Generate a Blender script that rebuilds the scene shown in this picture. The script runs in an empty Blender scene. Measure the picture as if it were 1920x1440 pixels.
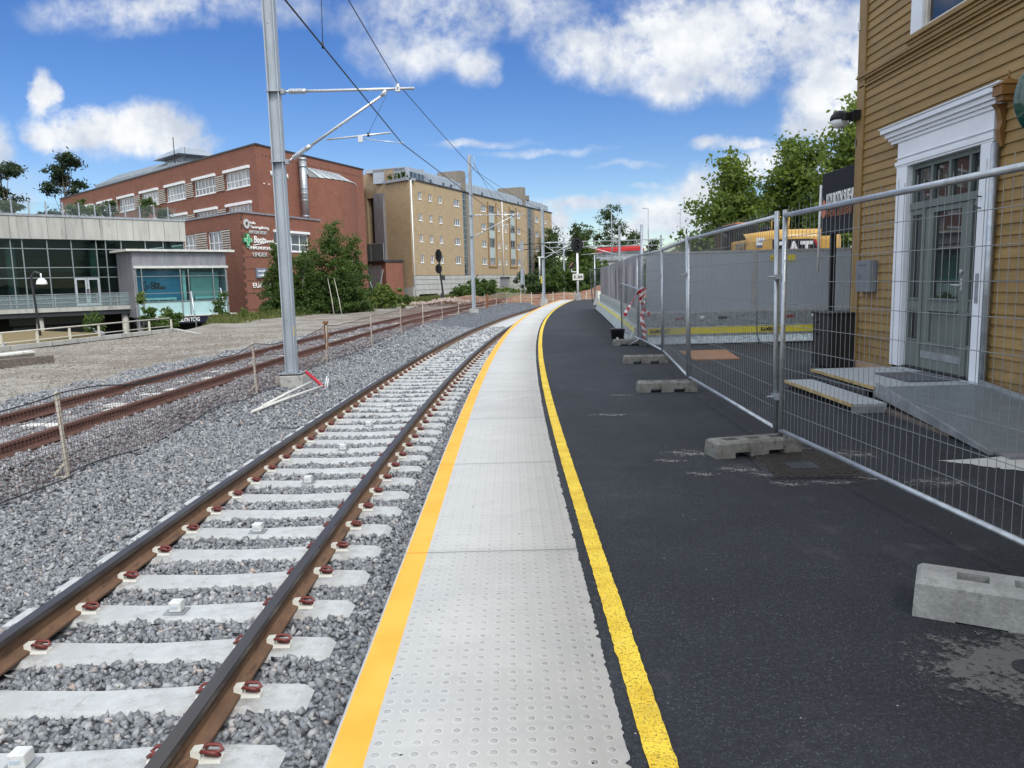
import bpy, math, random
import numpy as np
from mathutils import Vector, Matrix

sc = bpy.context.scene
COL = sc.collection
# ------------------------------------------------------------------ camera
cam_d = bpy.data.cameras.new('camera'); cam = bpy.data.objects.new('camera', cam_d); COL.objects.link(cam)
cam_d.sensor_fit = 'HORIZONTAL'; cam_d.sensor_width = 36.0; cam_d.lens = 27.0
cam_d.clip_start = 0.05; cam_d.clip_end = 6000
EYE = 1.47
_p = math.atan(193.0/1440.0); _r = 0.0252
_f = Vector((0, math.cos(_p), -math.sin(_p))); _R0 = Vector((1, 0, 0)); _U0 = Vector((0, math.sin(_p), math.cos(_p)))
_R = _R0*math.cos(_r) - _U0*math.sin(_r); _U = _U0*math.cos(_r) + _R0*math.sin(_r)
cam.matrix_world = Matrix(((_R.x, _U.x, -_f.x, 0), (_R.y, _U.y, -_f.y, 0), (_R.z, _U.z, -_f.z, EYE), (0, 0, 0, 1)))
sc.camera = cam
# ------------------------------------------------------------------ exposure
sc.view_settings.view_transform = 'Standard'; sc.view_settings.look = 'None'
sc.view_settings.exposure = 0.36; sc.view_settings.gamma = 1.0
sc.render.engine = 'CYCLES'
# ------------------------------------------------------------------ sun behind thin cloud
SUN_EL = math.radians(48); SUN_AZ = math.radians(152)      # azimuth clockwise from +Y
to_sun = Vector((math.sin(SUN_AZ)*math.cos(SUN_EL), math.cos(SUN_AZ)*math.cos(SUN_EL), math.sin(SUN_EL)))
sd = bpy.data.lights.new('sun', 'SUN'); sd.energy = 2.5; sd.angle = math.radians(22); sd.color = (1.0, .97, .92)
so = bpy.data.objects.new('sun', sd); COL.objects.link(so); so.rotation_euler = to_sun.to_track_quat('Z', 'Y').to_euler()
# ------------------------------------------------------------------ sky
SKY_STRENGTH = 0.097
CLOUD_BLOBS = [(-0.422,0.344,0.188,0.031,0.61),(-0.303,0.347,0.111,0.028,0.49),(-0.579,0.253,0.018,0.028,0.99),(-0.578,0.228,0.021,0.021,0.74),(-0.534,0.204,0.066,0.029,1.12),(-0.454,0.199,0.073,0.036,1.17),(-0.395,0.184,0.042,0.015,0.68),(-0.503,0.174,0.076,0.017,0.45),(-0.637,0.184,0.026,0.035,0.72),(-0.631,0.148,0.042,0.028,0.45),(-0.054,0.332,0.167,0.042,0.7),(-0.102,0.289,0.09,0.038,0.66),(-0.037,0.262,0.035,0.026,0.78),(-0.161,0.291,0.042,0.035,0.41),(0.038,0.336,0.104,0.028,0.66),(0.136,0.287,0.097,0.049,0.99),(0.236,0.294,0.153,0.062,1.03),(0.335,0.304,0.104,0.056,0.99),(0.223,0.243,0.076,0.031,0.9),(0.289,0.254,0.076,0.042,0.9),(0.41,0.213,0.066,0.062,1.08),(0.434,0.283,0.062,0.056,0.99),(0.384,0.185,0.042,0.028,0.9),(0.471,0.186,0.069,0.076,0.99),(-0.033,0.173,0.076,0.006,0.54),(0.041,0.161,0.09,0.006,0.45),(0.29,0.164,0.052,0.01,0.77),(0.155,0.141,0.062,0.006,0.45),(0.121,0.095,0.097,0.01,0.68),(0.046,0.085,0.062,0.006,0.45),(0.196,0.078,0.049,0.033,1.12),(0.25,0.096,0.049,0.042,1.12),(0.324,0.137,0.042,0.028,1.03),(0.169,0.061,0.042,0.021,0.9),(0.243,0.123,0.018,0.013,0.99),(0.189,0.113,0.042,0.006,0.54),(0.399,0.122,0.035,0.042,0.9),(0.063,0.074,0.021,0.01,0.81),(0.066,0.057,0.028,0.017,0.81),(-0.638,0.115,0.042,0.028,0.54)]
world = bpy.data.worlds.new('World'); sc.world = world; world.use_nodes = True
wt = world.node_tree; wt.nodes.clear()
def wn(t, **k):
    n = wt.nodes.new(t)
    for a, b in k.items(): setattr(n, a, b)
    return n
def wl(a, b): wt.links.new(a, b)
def wm(op, a, b=None, c=None, clamp=False):
    n = wn('ShaderNodeMath', operation=op, use_clamp=clamp)
    for i, v in enumerate((a, b, c)):
        if v is None: continue
        if isinstance(v, (int, float)): n.inputs[i].default_value = v
        else: wl(v, n.inputs[i])
    return n.outputs[0]
sky = wn('ShaderNodeTexSky', sky_type='NISHITA', sun_disc=False, sun_elevation=SUN_EL, sun_rotation=SUN_AZ, altitude=200, air_density=1.0, dust_density=0.15, ozone_density=2.5)
hs = wn('ShaderNodeHueSaturation'); hs.inputs['Saturation'].default_value = 1.33; hs.inputs['Hue'].default_value = 0.516; hs.inputs['Value'].default_value = 1.0
wl(sky.outputs[0], hs.inputs['Color'])
tc = wn('ShaderNodeTexCoord'); sep = wn('ShaderNodeSeparateXYZ'); wl(tc.outputs['Generated'], sep.inputs[0])
yy = wm('MAXIMUM', sep.outputs['Y'], 0.12)
u0 = wm('DIVIDE', sep.outputs['X'], yy); v0 = wm('DIVIDE', sep.outputs['Z'], yy)
cmb = wn('ShaderNodeCombineXYZ'); wl(u0, cmb.inputs[0]); wl(v0, cmb.inputs[1])
def noise(vec, scale, det=6, rough=.55, off=(0, 0, 0)):
    mp = wn('ShaderNodeMapping'); mp.inputs['Location'].default_value = off; wl(vec, mp.inputs[0])
    n = wn('ShaderNodeTexNoise'); n.inputs['Scale'].default_value = scale; n.inputs['Detail'].default_value = det; n.inputs['Roughness'].default_value = rough
    wl(mp.outputs[0], n.inputs['Vector']); return n
n1 = noise(cmb.outputs[0], 9, 5, .6)
sn = wn('ShaderNodeSeparateXYZ'); wl(n1.outputs['Color'], sn.inputs[0])
u = wm('ADD', u0, wm('MULTIPLY', wm('SUBTRACT', sn.outputs[0], .5), .085))
v = wm('ADD', v0, wm('MULTIPLY', wm('SUBTRACT', sn.outputs[1], .5), .05))
dens = None
for (a, b, ra, rb, w) in CLOUD_BLOBS:
    q = wm('ADD', wm('POWER', wm('MULTIPLY', wm('SUBTRACT', u, a), 1/(ra*1.25)), 2.0), wm('POWER', wm('MULTIPLY', wm('SUBTRACT', v, b), 1/(rb*1.25)), 2.0))
    e = wm('MULTIPLY', wm('SUBTRACT', 1.0, q, clamp=True), w)
    dens = e if dens is None else wm('MAXIMUM', dens, e)
n2 = noise(cmb.outputs[0], 15, 8, .62, (3.1, 1.7, 0))
n3 = noise(cmb.outputs[0], 42, 6, .6, (7.3, 2.2, 0))
fb = wm('ADD', wm('MULTIPLY', wm('SUBTRACT', n2.outputs['Fac'], .5), 1.45), wm('MULTIPLY', wm('SUBTRACT', n3.outputs['Fac'], .5), .85))
front = wm('MULTIPLY', dens, 1.0)
d2 = wm('ADD', wm('MULTIPLY', front, wm('ADD', 1.0, wm('MULTIPLY', fb, 1.5))), wm('MULTIPLY', wm('MULTIPLY', front, fb), .3))
mr = wn('ShaderNodeMapRange', interpolation_type='SMOOTHSTEP'); mr.inputs['From Min'].default_value = .08; mr.inputs['From Max'].default_value = 1.0; wl(d2, mr.inputs['Value'])
# unseen sky overhead and behind: broken white cloud added as neutral fill light
nb = noise(tc.outputs['Generated'], 2.6, 7, .6, (1.2, .4, .9))
mb_ = wn('ShaderNodeMapRange', interpolation_type='SMOOTHSTEP'); mb_.inputs['From Min'].default_value = .34; mb_.inputs['From Max'].default_value = .50; wl(nb.outputs['Fac'], mb_.inputs['Value'])
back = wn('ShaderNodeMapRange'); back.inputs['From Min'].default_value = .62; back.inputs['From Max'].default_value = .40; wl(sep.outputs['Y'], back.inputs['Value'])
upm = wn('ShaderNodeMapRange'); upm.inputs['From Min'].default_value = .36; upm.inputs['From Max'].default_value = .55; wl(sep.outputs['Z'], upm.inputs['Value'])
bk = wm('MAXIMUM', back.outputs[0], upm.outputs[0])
mask = wm('MAXIMUM', wm('MULTIPLY', mr.outputs[0], wm('SUBTRACT', 1.0, bk, clamp=True)), wm('MULTIPLY', mb_.outputs[0], bk), clamp=True)
# cloud brightness: lit tops, greyer thick middles
n4 = noise(cmb.outputs[0], 11, 6, .6, (5.5, 9.1, 0))
sh = wn('ShaderNodeMapRange', interpolation_type='SMOOTHSTEP'); sh.inputs['From Min'].default_value = .36; sh.inputs['From Max'].default_value = .66; wl(n4.outputs['Fac'], sh.inputs['Value'])
cc = wn('ShaderNodeMix', data_type='RGBA'); wl(sh.outputs[0], cc.inputs['Factor'])
CW = 1.0/SKY_STRENGTH
cc.inputs[6].default_value = (.47*CW, .52*CW, .61*CW, 1); cc.inputs[7].default_value = (.76*CW, .775*CW, .79*CW, 1)
# that added, unseen cloud is brightened further to strengthen the fill light
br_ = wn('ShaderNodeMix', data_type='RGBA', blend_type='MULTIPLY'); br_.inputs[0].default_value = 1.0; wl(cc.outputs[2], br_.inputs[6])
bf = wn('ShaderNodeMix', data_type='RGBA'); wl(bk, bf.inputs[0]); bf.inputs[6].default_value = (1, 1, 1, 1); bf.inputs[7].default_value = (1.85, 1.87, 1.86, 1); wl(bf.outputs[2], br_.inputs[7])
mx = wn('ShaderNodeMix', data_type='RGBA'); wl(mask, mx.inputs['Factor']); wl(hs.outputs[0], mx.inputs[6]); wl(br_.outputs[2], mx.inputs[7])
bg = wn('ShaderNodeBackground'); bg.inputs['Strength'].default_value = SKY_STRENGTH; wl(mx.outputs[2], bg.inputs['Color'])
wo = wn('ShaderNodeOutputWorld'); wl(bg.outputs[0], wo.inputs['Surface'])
world.cycles.sampling_method = 'MANUAL'; world.cycles.sample_map_resolution = 512

# ------------------------------------------------------------------ helpers
rnd = random.Random(7); rng = np.random.default_rng(11)
def V3(*a): return np.array(a, float)
class MB:
    """collects polygons in world coordinates; build() links them as one mesh object"""
    def __init__(s): s.v = []; s.f = []; s.m = []; s.sm = []
    def poly(s, pts, m=0, smooth=False):
        b = len(s.v); s.v += [tuple(map(float, p)) for p in pts]; s.f.append(tuple(range(b, b+len(pts)))); s.m.append(m); s.sm.append(smooth)
    def raw(s, vs, fs, m=0, smooth=False):
        b = len(s.v); s.v += [tuple(map(float, p)) for p in vs]
        for f in fs: s.f.append(tuple(b+i for i in f)); s.m.append(m); s.sm.append(smooth)
    def hexa(s, p, m=0):      # 8 points: bottom ring 0-3 (ccw from above), top ring 4-7
        s.raw(p, [(3,2,1,0),(4,5,6,7),(0,1,5,4),(1,2,6,5),(2,3,7,6),(3,0,4,7)], m)
    def box(s, x0, x1, y0, y1, z0, z1, m=0):
        s.hexa([(x0,y0,z0),(x1,y0,z0),(x1,y1,z0),(x0,y1,z0),(x0,y0,z1),(x1,y0,z1),(x1,y1,z1),(x0,y1,z1)], m)
    def obox(s, A, d, n, s0, s1, o0, o1, z0, z1, m=0):   # box in a wall's own axes: s along d, o along n
        P = lambda a, o, z: (A[0]+d[0]*a+n[0]*o, A[1]+d[1]*a+n[1]*o, z)
        p = [P(s0,o0,z0),P(s1,o0,z0),P(s1,o1,z0),P(s0,o1,z0),P(s0,o0,z1),P(s1,o0,z1),P(s1,o1,z1),P(s0,o1,z1)]
        if d[0]*n[1]-d[1]*n[0] < 0: p = [p[i] for i in (3,2,1,0,7,6,5,4)]
        s.hexa(p, m)
    def beam(s, a, b, w, h, m=0, up=(0,0,1)):
        a = Vector(a); b = Vector(b); t = (b-a).normalized(); u = Vector(up)
        if abs(t.dot(u)) > .98: u = Vector((0,1,0))
        x = t.cross(u).normalized()*w/2; y = x.cross(t).normalized()*h/2
        s.hexa([a-x-y, a+x-y, b+x-y, b-x-y, a-x+y, a+x+y, b+x+y, b-x+y], m)
    def tube(s, pts, r, n=8, m=0, smooth=True, cap=True):
        pts = [Vector(p) for p in pts]; k = len(pts); rr = r if hasattr(r, '__len__') else [r]*k
        b = len(s.v); px = None
        for i, p in enumerate(pts):
            t = (pts[min(i+1, k-1)]-pts[max(i-1, 0)]).normalized()
            if px is None: px = t.cross(Vector((0,0,1)) if abs(t.z) < .9 else Vector((0,1,0)))
            px = (px - t*px.dot(t)).normalized(); py = t.cross(px)
            for j in range(n):
                a = 2*math.pi*j/n; q = p+px*math.cos(a)*rr[i]+py*math.sin(a)*rr[i]; s.v.append((q.x, q.y, q.z))
        for i in range(k-1):
            for j in range(n):
                j2 = (j+1) % n; s.f.append((b+i*n+j, b+i*n+j2, b+(i+1)*n+j2, b+(i+1)*n+j)); s.m.append(m); s.sm.append(smooth)
        if cap:
            s.f.append(tuple(b+j for j in reversed(range(n)))); s.m.append(m); s.sm.append(False)
            s.f.append(tuple(b+(k-1)*n+j for j in range(n))); s.m.append(m); s.sm.append(False)
    def lathe(s, prof, c, n=16, m=0, smooth=True, axis='z'):    # prof: (r, h)
        b = len(s.v); k = len(prof)
        for r, h in prof:
            for j in range(n):
                a = 2*math.pi*j/n; x, y = r*math.cos(a), r*math.sin(a)
                q = (x, y, h) if axis == 'z' else ((x, h, y) if axis == 'y' else (h, x, y))
                s.v.append((c[0]+q[0], c[1]+q[1], c[2]+q[2]))
        for i in range(k-1):
            for j in range(n):
                j2 = (j+1) % n; s.f.append((b+i*n+j, b+i*n+j2, b+(i+1)*n+j2, b+(i+1)*n+j)); s.m.append(m); s.sm.append(smooth)
        for i, rev in ((0, True), (k-1, False)):
            if prof[i][0] > 1e-4:
                r_ = [b+i*n+j for j in range(n)]; s.f.append(tuple(reversed(r_)) if rev else tuple(r_)); s.m.append(m); s.sm.append(False)
    def prism(s, pts, z0, z1, m=0):
        n = len(pts); s.raw([(x,y,z0) for x,y in pts]+[(x,y,z1) for x,y in pts], [tuple(reversed(range(n))), tuple(range(n,2*n))]+[(i,(i+1)%n,n+(i+1)%n,n+i) for i in range(n)], m)
    def profile(s, pts, A, d, n, s0, s1, m=0):    # closed (o,z) outline swept along d from s0 to s1
        k = len(pts); P = lambda a,o,z: (A[0]+d[0]*a+n[0]*o, A[1]+d[1]*a+n[1]*o, z)
        s.raw([P(s0,o,z) for o,z in pts]+[P(s1,o,z) for o,z in pts], [tuple(range(k)), tuple(reversed(range(k,2*k)))]+[(i,k+i,k+(i+1)%k,(i+1)%k) for i in range(k)], m)
    def build(s, name, mats, parent=None, loc=None, bevel=0, fix=True):
        me = bpy.data.meshes.new(name)
        L = Vector(loc) if loc is not None else (Vector(parent['_w']) if parent is not None and '_w' in parent else Vector((0,0,0)))
        me.from_pydata([(x-L.x, y-L.y, z-L.z) for x,y,z in s.v], [], s.f)
        if not isinstance(mats, (list, tuple)): mats = [mats]
        for q in mats: me.materials.append(q)
        me.polygons.foreach_set('material_index', s.m); me.polygons.foreach_set('use_smooth', s.sm)
        if fix:
            import bmesh
            bm = bmesh.new(); bm.from_mesh(me)
            if len(bm.faces) < 6000: bmesh.ops.recalc_face_normals(bm, faces=bm.faces)
            bm.to_mesh(me); bm.free()
        auto_uv(me, L)
        me.update()
        o = bpy.data.objects.new(name, me); COL.objects.link(o)
        if parent is not None:
            o.parent = parent
            o['_w'] = tuple(L)
        else: o.location = L; o['_w'] = tuple(L)
        if bevel:
            bv = o.modifiers.new('bevel', 'BEVEL'); bv.width = bevel; bv.segments = 2; bv.limit_method = 'ANGLE'; bv.angle_limit = math.radians(40)
        return o
def auto_uv(me, L):
    n = len(me.loops)
    if n == 0: return
    uv = me.uv_layers.new(name='uv')
    co = np.empty(len(me.vertices)*3, np.float32); me.vertices.foreach_get('co', co); co = co.reshape(-1, 3)+np.array(L, np.float32)
    li = np.empty(n, np.int32); me.loops.foreach_get('vertex_index', li)
    pn = np.empty(len(me.polygons)*3, np.float32); me.polygons.foreach_get('normal', pn); pn = pn.reshape(-1, 3)
    lt = np.empty(len(me.polygons), np.int32); me.polygons.foreach_get('loop_total', lt)
    nn = np.repeat(pn, lt, axis=0); c = co[li]
    tx, ty = -nn[:,1], nn[:,0]; l = np.sqrt(tx*tx+ty*ty)+1e-9
    flat = np.abs(nn[:,2]) > .72
    U = np.where(flat, c[:,0], (tx*c[:,0]+ty*c[:,1])/l); Vv = np.where(flat, c[:,1], c[:,2])
    uv.data.foreach_set('uv', np.stack([U, Vv], 1).astype(np.float32).ravel())
def np_mesh(name, Vt, F, mats, parent=None, mi=None, tone=None, smooth=False, loc=(0,0,0)):
    """fast mesh from arrays; F is (n,k); tone is one float per face"""
    k = F.shape[1]; me = bpy.data.meshes.new(name)
    me.vertices.add(len(Vt)); me.vertices.foreach_set('co', (Vt-np.array(loc)).astype(np.float32).ravel())
    me.loops.add(F.size); me.loops.foreach_set('vertex_index', F.astype(np.int32).ravel())
    me.polygons.add(len(F)); me.polygons.foreach_set('loop_start', np.arange(0, F.size, k, dtype=np.int32))
    for q in (mats if isinstance(mats, (list, tuple)) else [mats]): me.materials.append(q)
    if mi is not None: me.polygons.foreach_set('material_index', mi.astype(np.int32))
    if smooth: me.polygons.foreach_set('use_smooth', np.ones(len(F), bool))
    if tone is not None:
        a = me.attributes.new('tone', 'FLOAT', 'FACE'); a.data.foreach_set('value', tone.astype(np.float32))
    me.update(calc_edges=True)
    o = bpy.data.objects.new(name, me); COL.objects.link(o); o['_w'] = tuple(loc)
    if parent is not None: o.parent = parent
    else: o.location = loc
    return o
def tag(o, label=None, cat=None, group=None, kind=None):
    if label: o['label'] = label
    if cat: o['category'] = cat
    if group: o['group'] = group
    if kind: o['kind'] = kind
    return o
def thing(name, label, cat, loc, group=None):
    o = bpy.data.objects.new(name, None); COL.objects.link(o); o.location = loc; o.empty_display_size = .2
    o['_w'] = tuple(loc); return tag(o, label, cat, group)
def structure(o): o['kind'] = 'structure'; return o
def dup(root, loc, rotz, label, group=None):
    r = root.copy(); COL.objects.link(r); r.location = loc; r.rotation_euler = (0, 0, rotz); r['label'] = label
    if group: r['group'] = group
    for ch in list(root.children):
        c = ch.copy(); COL.objects.link(c); c.parent = r
        for g in list(ch.children):
            d = g.copy(); COL.objects.link(d); d.parent = c
    return r
def text(name, s, org, ux, size, mat, parent, depth=.02, bold=.0, width=None, up=(0,0,1), align='LEFT', shear=0, bottom=False):
    """lettering as a real mesh: org is the left end of the baseline, ux the reading direction"""
    cu = bpy.data.curves.new(name, 'FONT'); cu.body = s; cu.size = size; cu.extrude = depth/2; cu.offset = bold; cu.align_x = align; cu.shear = shear
    cu.resolution_u = 3
    t = bpy.data.objects.new(name, cu); COL.objects.link(t); bpy.context.view_layer.update()
    me = bpy.data.meshes.new_from_object(t); bpy.data.objects.remove(t); bpy.data.curves.remove(cu)
    co = np.empty(len(me.vertices)*3, np.float32); me.vertices.foreach_get('co', co); co = co.reshape(-1, 3)
    if width: co[:,0] *= width/max(1e-6, co[:,0].max()-co[:,0].min())
    u = np.array(Vector(ux).normalized()); w = np.array(Vector(up).normalized()); n = np.cross(u, w)
    P = np.array(org)+co[:,:1]*u+co[:,1:2]*w+(co[:,2:3]+depth/2)*n
    L = np.array(parent['_w']) if parent is not None else np.array(org)
    me.vertices.foreach_set('co', (P-L).astype(np.float32).ravel()); me.materials.append(mat); me.update()
    o = bpy.data.objects.new(name, me); COL.objects.link(o); o['_w'] = tuple(L)
    if parent is not None: o.parent = parent
    else: o.location = L
    return o
# ------------------------------------------------------------------ materials
def _mat(name):
    m = bpy.data.materials.new(name); m.use_nodes = True; nt = m.node_tree; b = nt.nodes['Principled BSDF']; return m, nt, b
def NN(nt, t, **k):
    n = nt.nodes.new(t)
    for a, b in k.items(): setattr(n, a, b)
    return n
def NM(nt, op, a, b=None, clamp=False):
    n = nt.nodes.new('ShaderNodeMath'); n.operation = op; n.use_clamp = clamp
    for i, v in enumerate((a, b)):
        if v is None: continue
        if isinstance(v, (int, float)): n.inputs[i].default_value = v
        else: nt.links.new(v, n.inputs[i])
    return n.outputs[0]
def NMIX(nt, fac, a, b, blend='MIX'):
    n = nt.nodes.new('ShaderNodeMix'); n.data_type = 'RGBA'; n.blend_type = blend
    for i, v in ((0, fac), (6, a), (7, b)):
        if isinstance(v, (int, float)): n.inputs[i].default_value = v
        elif isinstance(v, tuple): n.inputs[i].default_value = v if len(v) == 4 else v+(1,)
        else: nt.links.new(v, n.inputs[i])
    return n.outputs[2]
def NRANGE(nt, v, a, b, c=0.0, d=1.0):
    n = nt.nodes.new('ShaderNodeMapRange'); n.interpolation_type = 'SMOOTHSTEP'
    n.inputs['From Min'].default_value = a; n.inputs['From Max'].default_value = b; n.inputs['To Min'].default_value = c; n.inputs['To Max'].default_value = d
    nt.links.new(v, n.inputs['Value']); return n.outputs[0]
def NNOISE(nt, vec, scale, det=4, rough=.55, stretch=None):
    if stretch:
        mp = nt.nodes.new('ShaderNodeMapping'); mp.inputs['Scale'].default_value = stretch; nt.links.new(vec, mp.inputs[0]); vec = mp.outputs[0]
    n = nt.nodes.new('ShaderNodeTexNoise'); n.inputs['Scale'].default_value = scale; n.inputs['Detail'].default_value = det; n.inputs['Roughness'].default_value = rough
    nt.links.new(vec, n.inputs['Vector']); return n.outputs['Fac']
def NBUMP(nt, b, h, strength=.3, dist=.01):
    n = nt.nodes.new('ShaderNodeBump'); n.inputs['Strength'].default_value = strength; n.inputs['Distance'].default_value = dist
    nt.links.new(h, n.inputs['Height']); nt.links.new(n.outputs[0], b.inputs['Normal'])
def sc3(c, k): return tuple(min(1, x*k) for x in c)
def pm(name, col, rough=.6, metal=0.0, var=.18, scale=4.0, col2=None, bump=0, bscale=60, stretch=None, fine=.08, spec=.5, coat=0):
    """general procedural material: broad blotches, fine grain, optional second colour as stains"""
    m, nt, b = _mat(name); t = NN(nt, 'ShaderNodeTexCoord').outputs['Object']
    n = NNOISE(nt, t, scale, 5, .6, stretch); g = NNOISE(nt, t, scale*14, 3, .6)
    c = NMIX(nt, NRANGE(nt, n, .3, .7), sc3(col, 1-var), sc3(col, 1+var))
    if col2: c = NMIX(nt, NRANGE(nt, NNOISE(nt, t, scale*1.7, 6, .65, stretch), .52, .68), c, col2)
    c = NMIX(nt, fine, c, NMIX(nt, g, (0,0,0), (1,1,1)), 'OVERLAY')
    nt.links.new(c, b.inputs['Base Color']); b.inputs['Metallic'].default_value = metal; b.inputs['Specular IOR Level'].default_value = spec
    nt.links.new(NRANGE(nt, g, .2, .8, max(.02, rough-.07), min(1, rough+.07)), b.inputs['Roughness'])
    if bump: NBUMP(nt, b, NNOISE(nt, t, bscale, 4, .6), bump, .01)
    if coat: b.inputs['Coat Weight'].default_value = coat
    return m
def plain(name, col, rough=.5, metal=0, var=.06): return pm(name, col, rough, metal, var, 3.0, fine=.03)
def brick(name, c1, c2, mortar, w=.25, h=.078, patch=.25):
    m, nt, b = _mat(name); uv = NN(nt, 'ShaderNodeUVMap').outputs[0]
    bt = NN(nt, 'ShaderNodeTexBrick'); nt.links.new(uv, bt.inputs['Vector']); bt.inputs['Scale'].default_value = 1.0
    bt.inputs['Brick Width'].default_value = w; bt.inputs['Row Height'].default_value = h; bt.inputs['Mortar Size'].default_value = .006; bt.inputs['Bias'].default_value = 0
    bt.inputs['Color1'].default_value = c1+(1,); bt.inputs['Color2'].default_value = c2+(1,); bt.inputs['Mortar'].default_value = mortar+(1,)
    n = NNOISE(nt, uv, .8, 6, .6, (1, .6, 1)); s = NNOISE(nt, uv, .25, 3, .5, (1, .22, 1)); f = NNOISE(nt, uv, 9, 4, .7, (1, 2.6, 1))
    c = NMIX(nt, NRANGE(nt, n, .35, .65, 0, patch), bt.outputs['Color'], sc3(c1, .62))
    c = NMIX(nt, NRANGE(nt, s, .45, .7, 0, patch), c, sc3(c2, 1.25))
    g = NNOISE(nt, uv, 2.6, 5, .7, (.35, 3.2, 1)); k = NNOISE(nt, uv, .9, 4, .6)
    c = NMIX(nt, NRANGE(nt, f, .4, .7, 0, .4), c, sc3(c1, .5)); c = NMIX(nt, NRANGE(nt, g, .45, .68, 0, .45), c, sc3(c2, 1.55)); c = NMIX(nt, NRANGE(nt, k, .5, .7, 0, .35), c, sc3(c1, .6))
    nt.links.new(c, b.inputs['Base Color']); b.inputs['Roughness'].default_value = .85; b.inputs['Specular IOR Level'].default_value = .25
    return m
def glass_dark(name, col=(.02,.025,.03), rough=.03):
    m, nt, b = _mat(name); t = NN(nt, 'ShaderNodeTexCoord').outputs['Object']
    n = NNOISE(nt, t, .6, 3, .5); nt.links.new(NMIX(nt, NRANGE(nt, n, .35, .65), sc3(col, .6), sc3(col, 1.5)), b.inputs['Base Color'])
    b.inputs['Roughness'].default_value = rough; b.inputs['Specular IOR Level'].default_value = .8; b.inputs['IOR'].default_value = 1.55
    NBUMP(nt, b, NNOISE(nt, t, .9, 2, .4), .04, .05); return m
def glass_clear(name, tint=(.62,.82,.8), refl=1.0, opac=.12):
    m = bpy.data.materials.new(name); m.use_nodes = True; nt = m.node_tree; nt.nodes.clear()
    tr = NN(nt, 'ShaderNodeBsdfTransparent'); tr.inputs[0].default_value = tint+(1,)
    gl = NN(nt, 'ShaderNodeBsdfGlossy'); gl.inputs['Color'].default_value = tuple(.5+.5*q for q in tint)+(1,); gl.inputs['Roughness'].default_value = .02
    df = NN(nt, 'ShaderNodeBsdfDiffuse'); df.inputs[0].default_value = sc3(tint, .75)+(1,)
    fr = NN(nt, 'ShaderNodeFresnel'); fr.inputs[0].default_value = 1.5
    m1 = NN(nt, 'ShaderNodeMixShader'); m1.inputs[0].default_value = opac; nt.links.new(tr.outputs[0], m1.inputs[1]); nt.links.new(df.outputs[0], m1.inputs[2])
    t = NN(nt, 'ShaderNodeTexCoord').outputs['Object']
    bp = NN(nt, 'ShaderNodeBump'); bp.inputs['Strength'].default_value = .03; bp.inputs['Distance'].default_value = .05; nt.links.new(NNOISE(nt, t, .7, 2, .4), bp.inputs['Height']); nt.links.new(bp.outputs[0], gl.inputs['Normal'])
    m2 = NN(nt, 'ShaderNodeMixShader'); nt.links.new(NM(nt, 'MULTIPLY', fr.outputs[0], refl, True), m2.inputs[0]); nt.links.new(m1.outputs[0], m2.inputs[1]); nt.links.new(gl.outputs[0], m2.inputs[2])
    o = NN(nt, 'ShaderNodeOutputMaterial'); nt.links.new(m2.outputs[0], o.inputs[0]); return m
def leaf_mat(name, a, b_, trans=.35):
    m, nt, b = _mat(name); at = NN(nt, 'ShaderNodeAttribute', attribute_name='tone')
    c = NMIX(nt, at.outputs['Fac'], a, b_); nt.links.new(c, b.inputs['Base Color']); b.inputs['Roughness'].default_value = .62; b.inputs['Specular IOR Level'].default_value = .3
    tl = NN(nt, 'ShaderNodeBsdfTranslucent'); nt.links.new(NMIX(nt, .5, c, (.25,.34,.04)), tl.inputs[0])
    mx_ = NN(nt, 'ShaderNodeMixShader'); mx_.inputs[0].default_value = trans; nt.links.new(b.outputs[0], mx_.inputs[1]); nt.links.new(tl.outputs[0], mx_.inputs[2])
    nt.links.new(mx_.outputs[0], nt.nodes['Material Output'].inputs[0]); return m
M = {}
M['galv'] = pm('galvanised_steel', (.40,.43,.46), .42, .75, .16, 9, bump=.03, bscale=40)
M['galv_pole'] = pm('galvanised_pole', (.36,.40,.44), .5, .35, .12, 3, fine=.05, stretch=(1,1,.3))
M['galv_dull'] = pm('dull_zinc', (.30,.32,.34), .55, .5, .2, 5)
M['spangle'] = pm('spangled_zinc', (.36,.41,.43), .4, .45, .3, 16, fine=.25)
M['white'] = pm('white_paint', (.74,.75,.76), .45, 0, .05, 2, fine=.04)
M['white_old'] = pm('weathered_white', (.56,.56,.52), .6, 0, .1, 3, col2=(.42,.41,.36))
M['black'] = pm('black_plastic', (.010,.011,.013), .55, 0, .2, 4, spec=.3)
M['dark'] = pm('dark_metal', (.03,.033,.038), .5, .2, .2, 4)
M['concrete'] = pm('weathered_concrete', (.255,.26,.25), .9, 0, .2, 5, col2=(.17,.17,.16), bump=.5, bscale=55, fine=.4)
M['concrete_dark'] = pm('dirty_concrete', (.165,.165,.15), .92, 0, .25, 8, col2=(.085,.085,.075), bump=.5, bscale=60, fine=.4)
M['sleeper'] = pm('new_sleeper_concrete', (.42,.435,.435), .82, 0, .1, 6, col2=(.32,.325,.32), bump=.25, bscale=70, fine=.22)
M['facade_conc'] = pm('facade_concrete', (.36,.355,.325), .85, 0, .12, .7, col2=(.25,.24,.22), stretch=(3,3,.35), fine=.06)
M['zinc'] = pm('zinc_cladding', (.24,.24,.26), .55, .3, .16, 1.3, stretch=(2,2,.5), fine=.05)
M['roof_metal'] = pm('roof_metal', (.26,.30,.34), .45, .3, .1, 1, fine=.04)
M['rust'] = pm('rust', (.20,.085,.035), .85, 0, .3, 14, col2=(.09,.035,.018), bump=.2, bscale=80, fine=.3)
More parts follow.
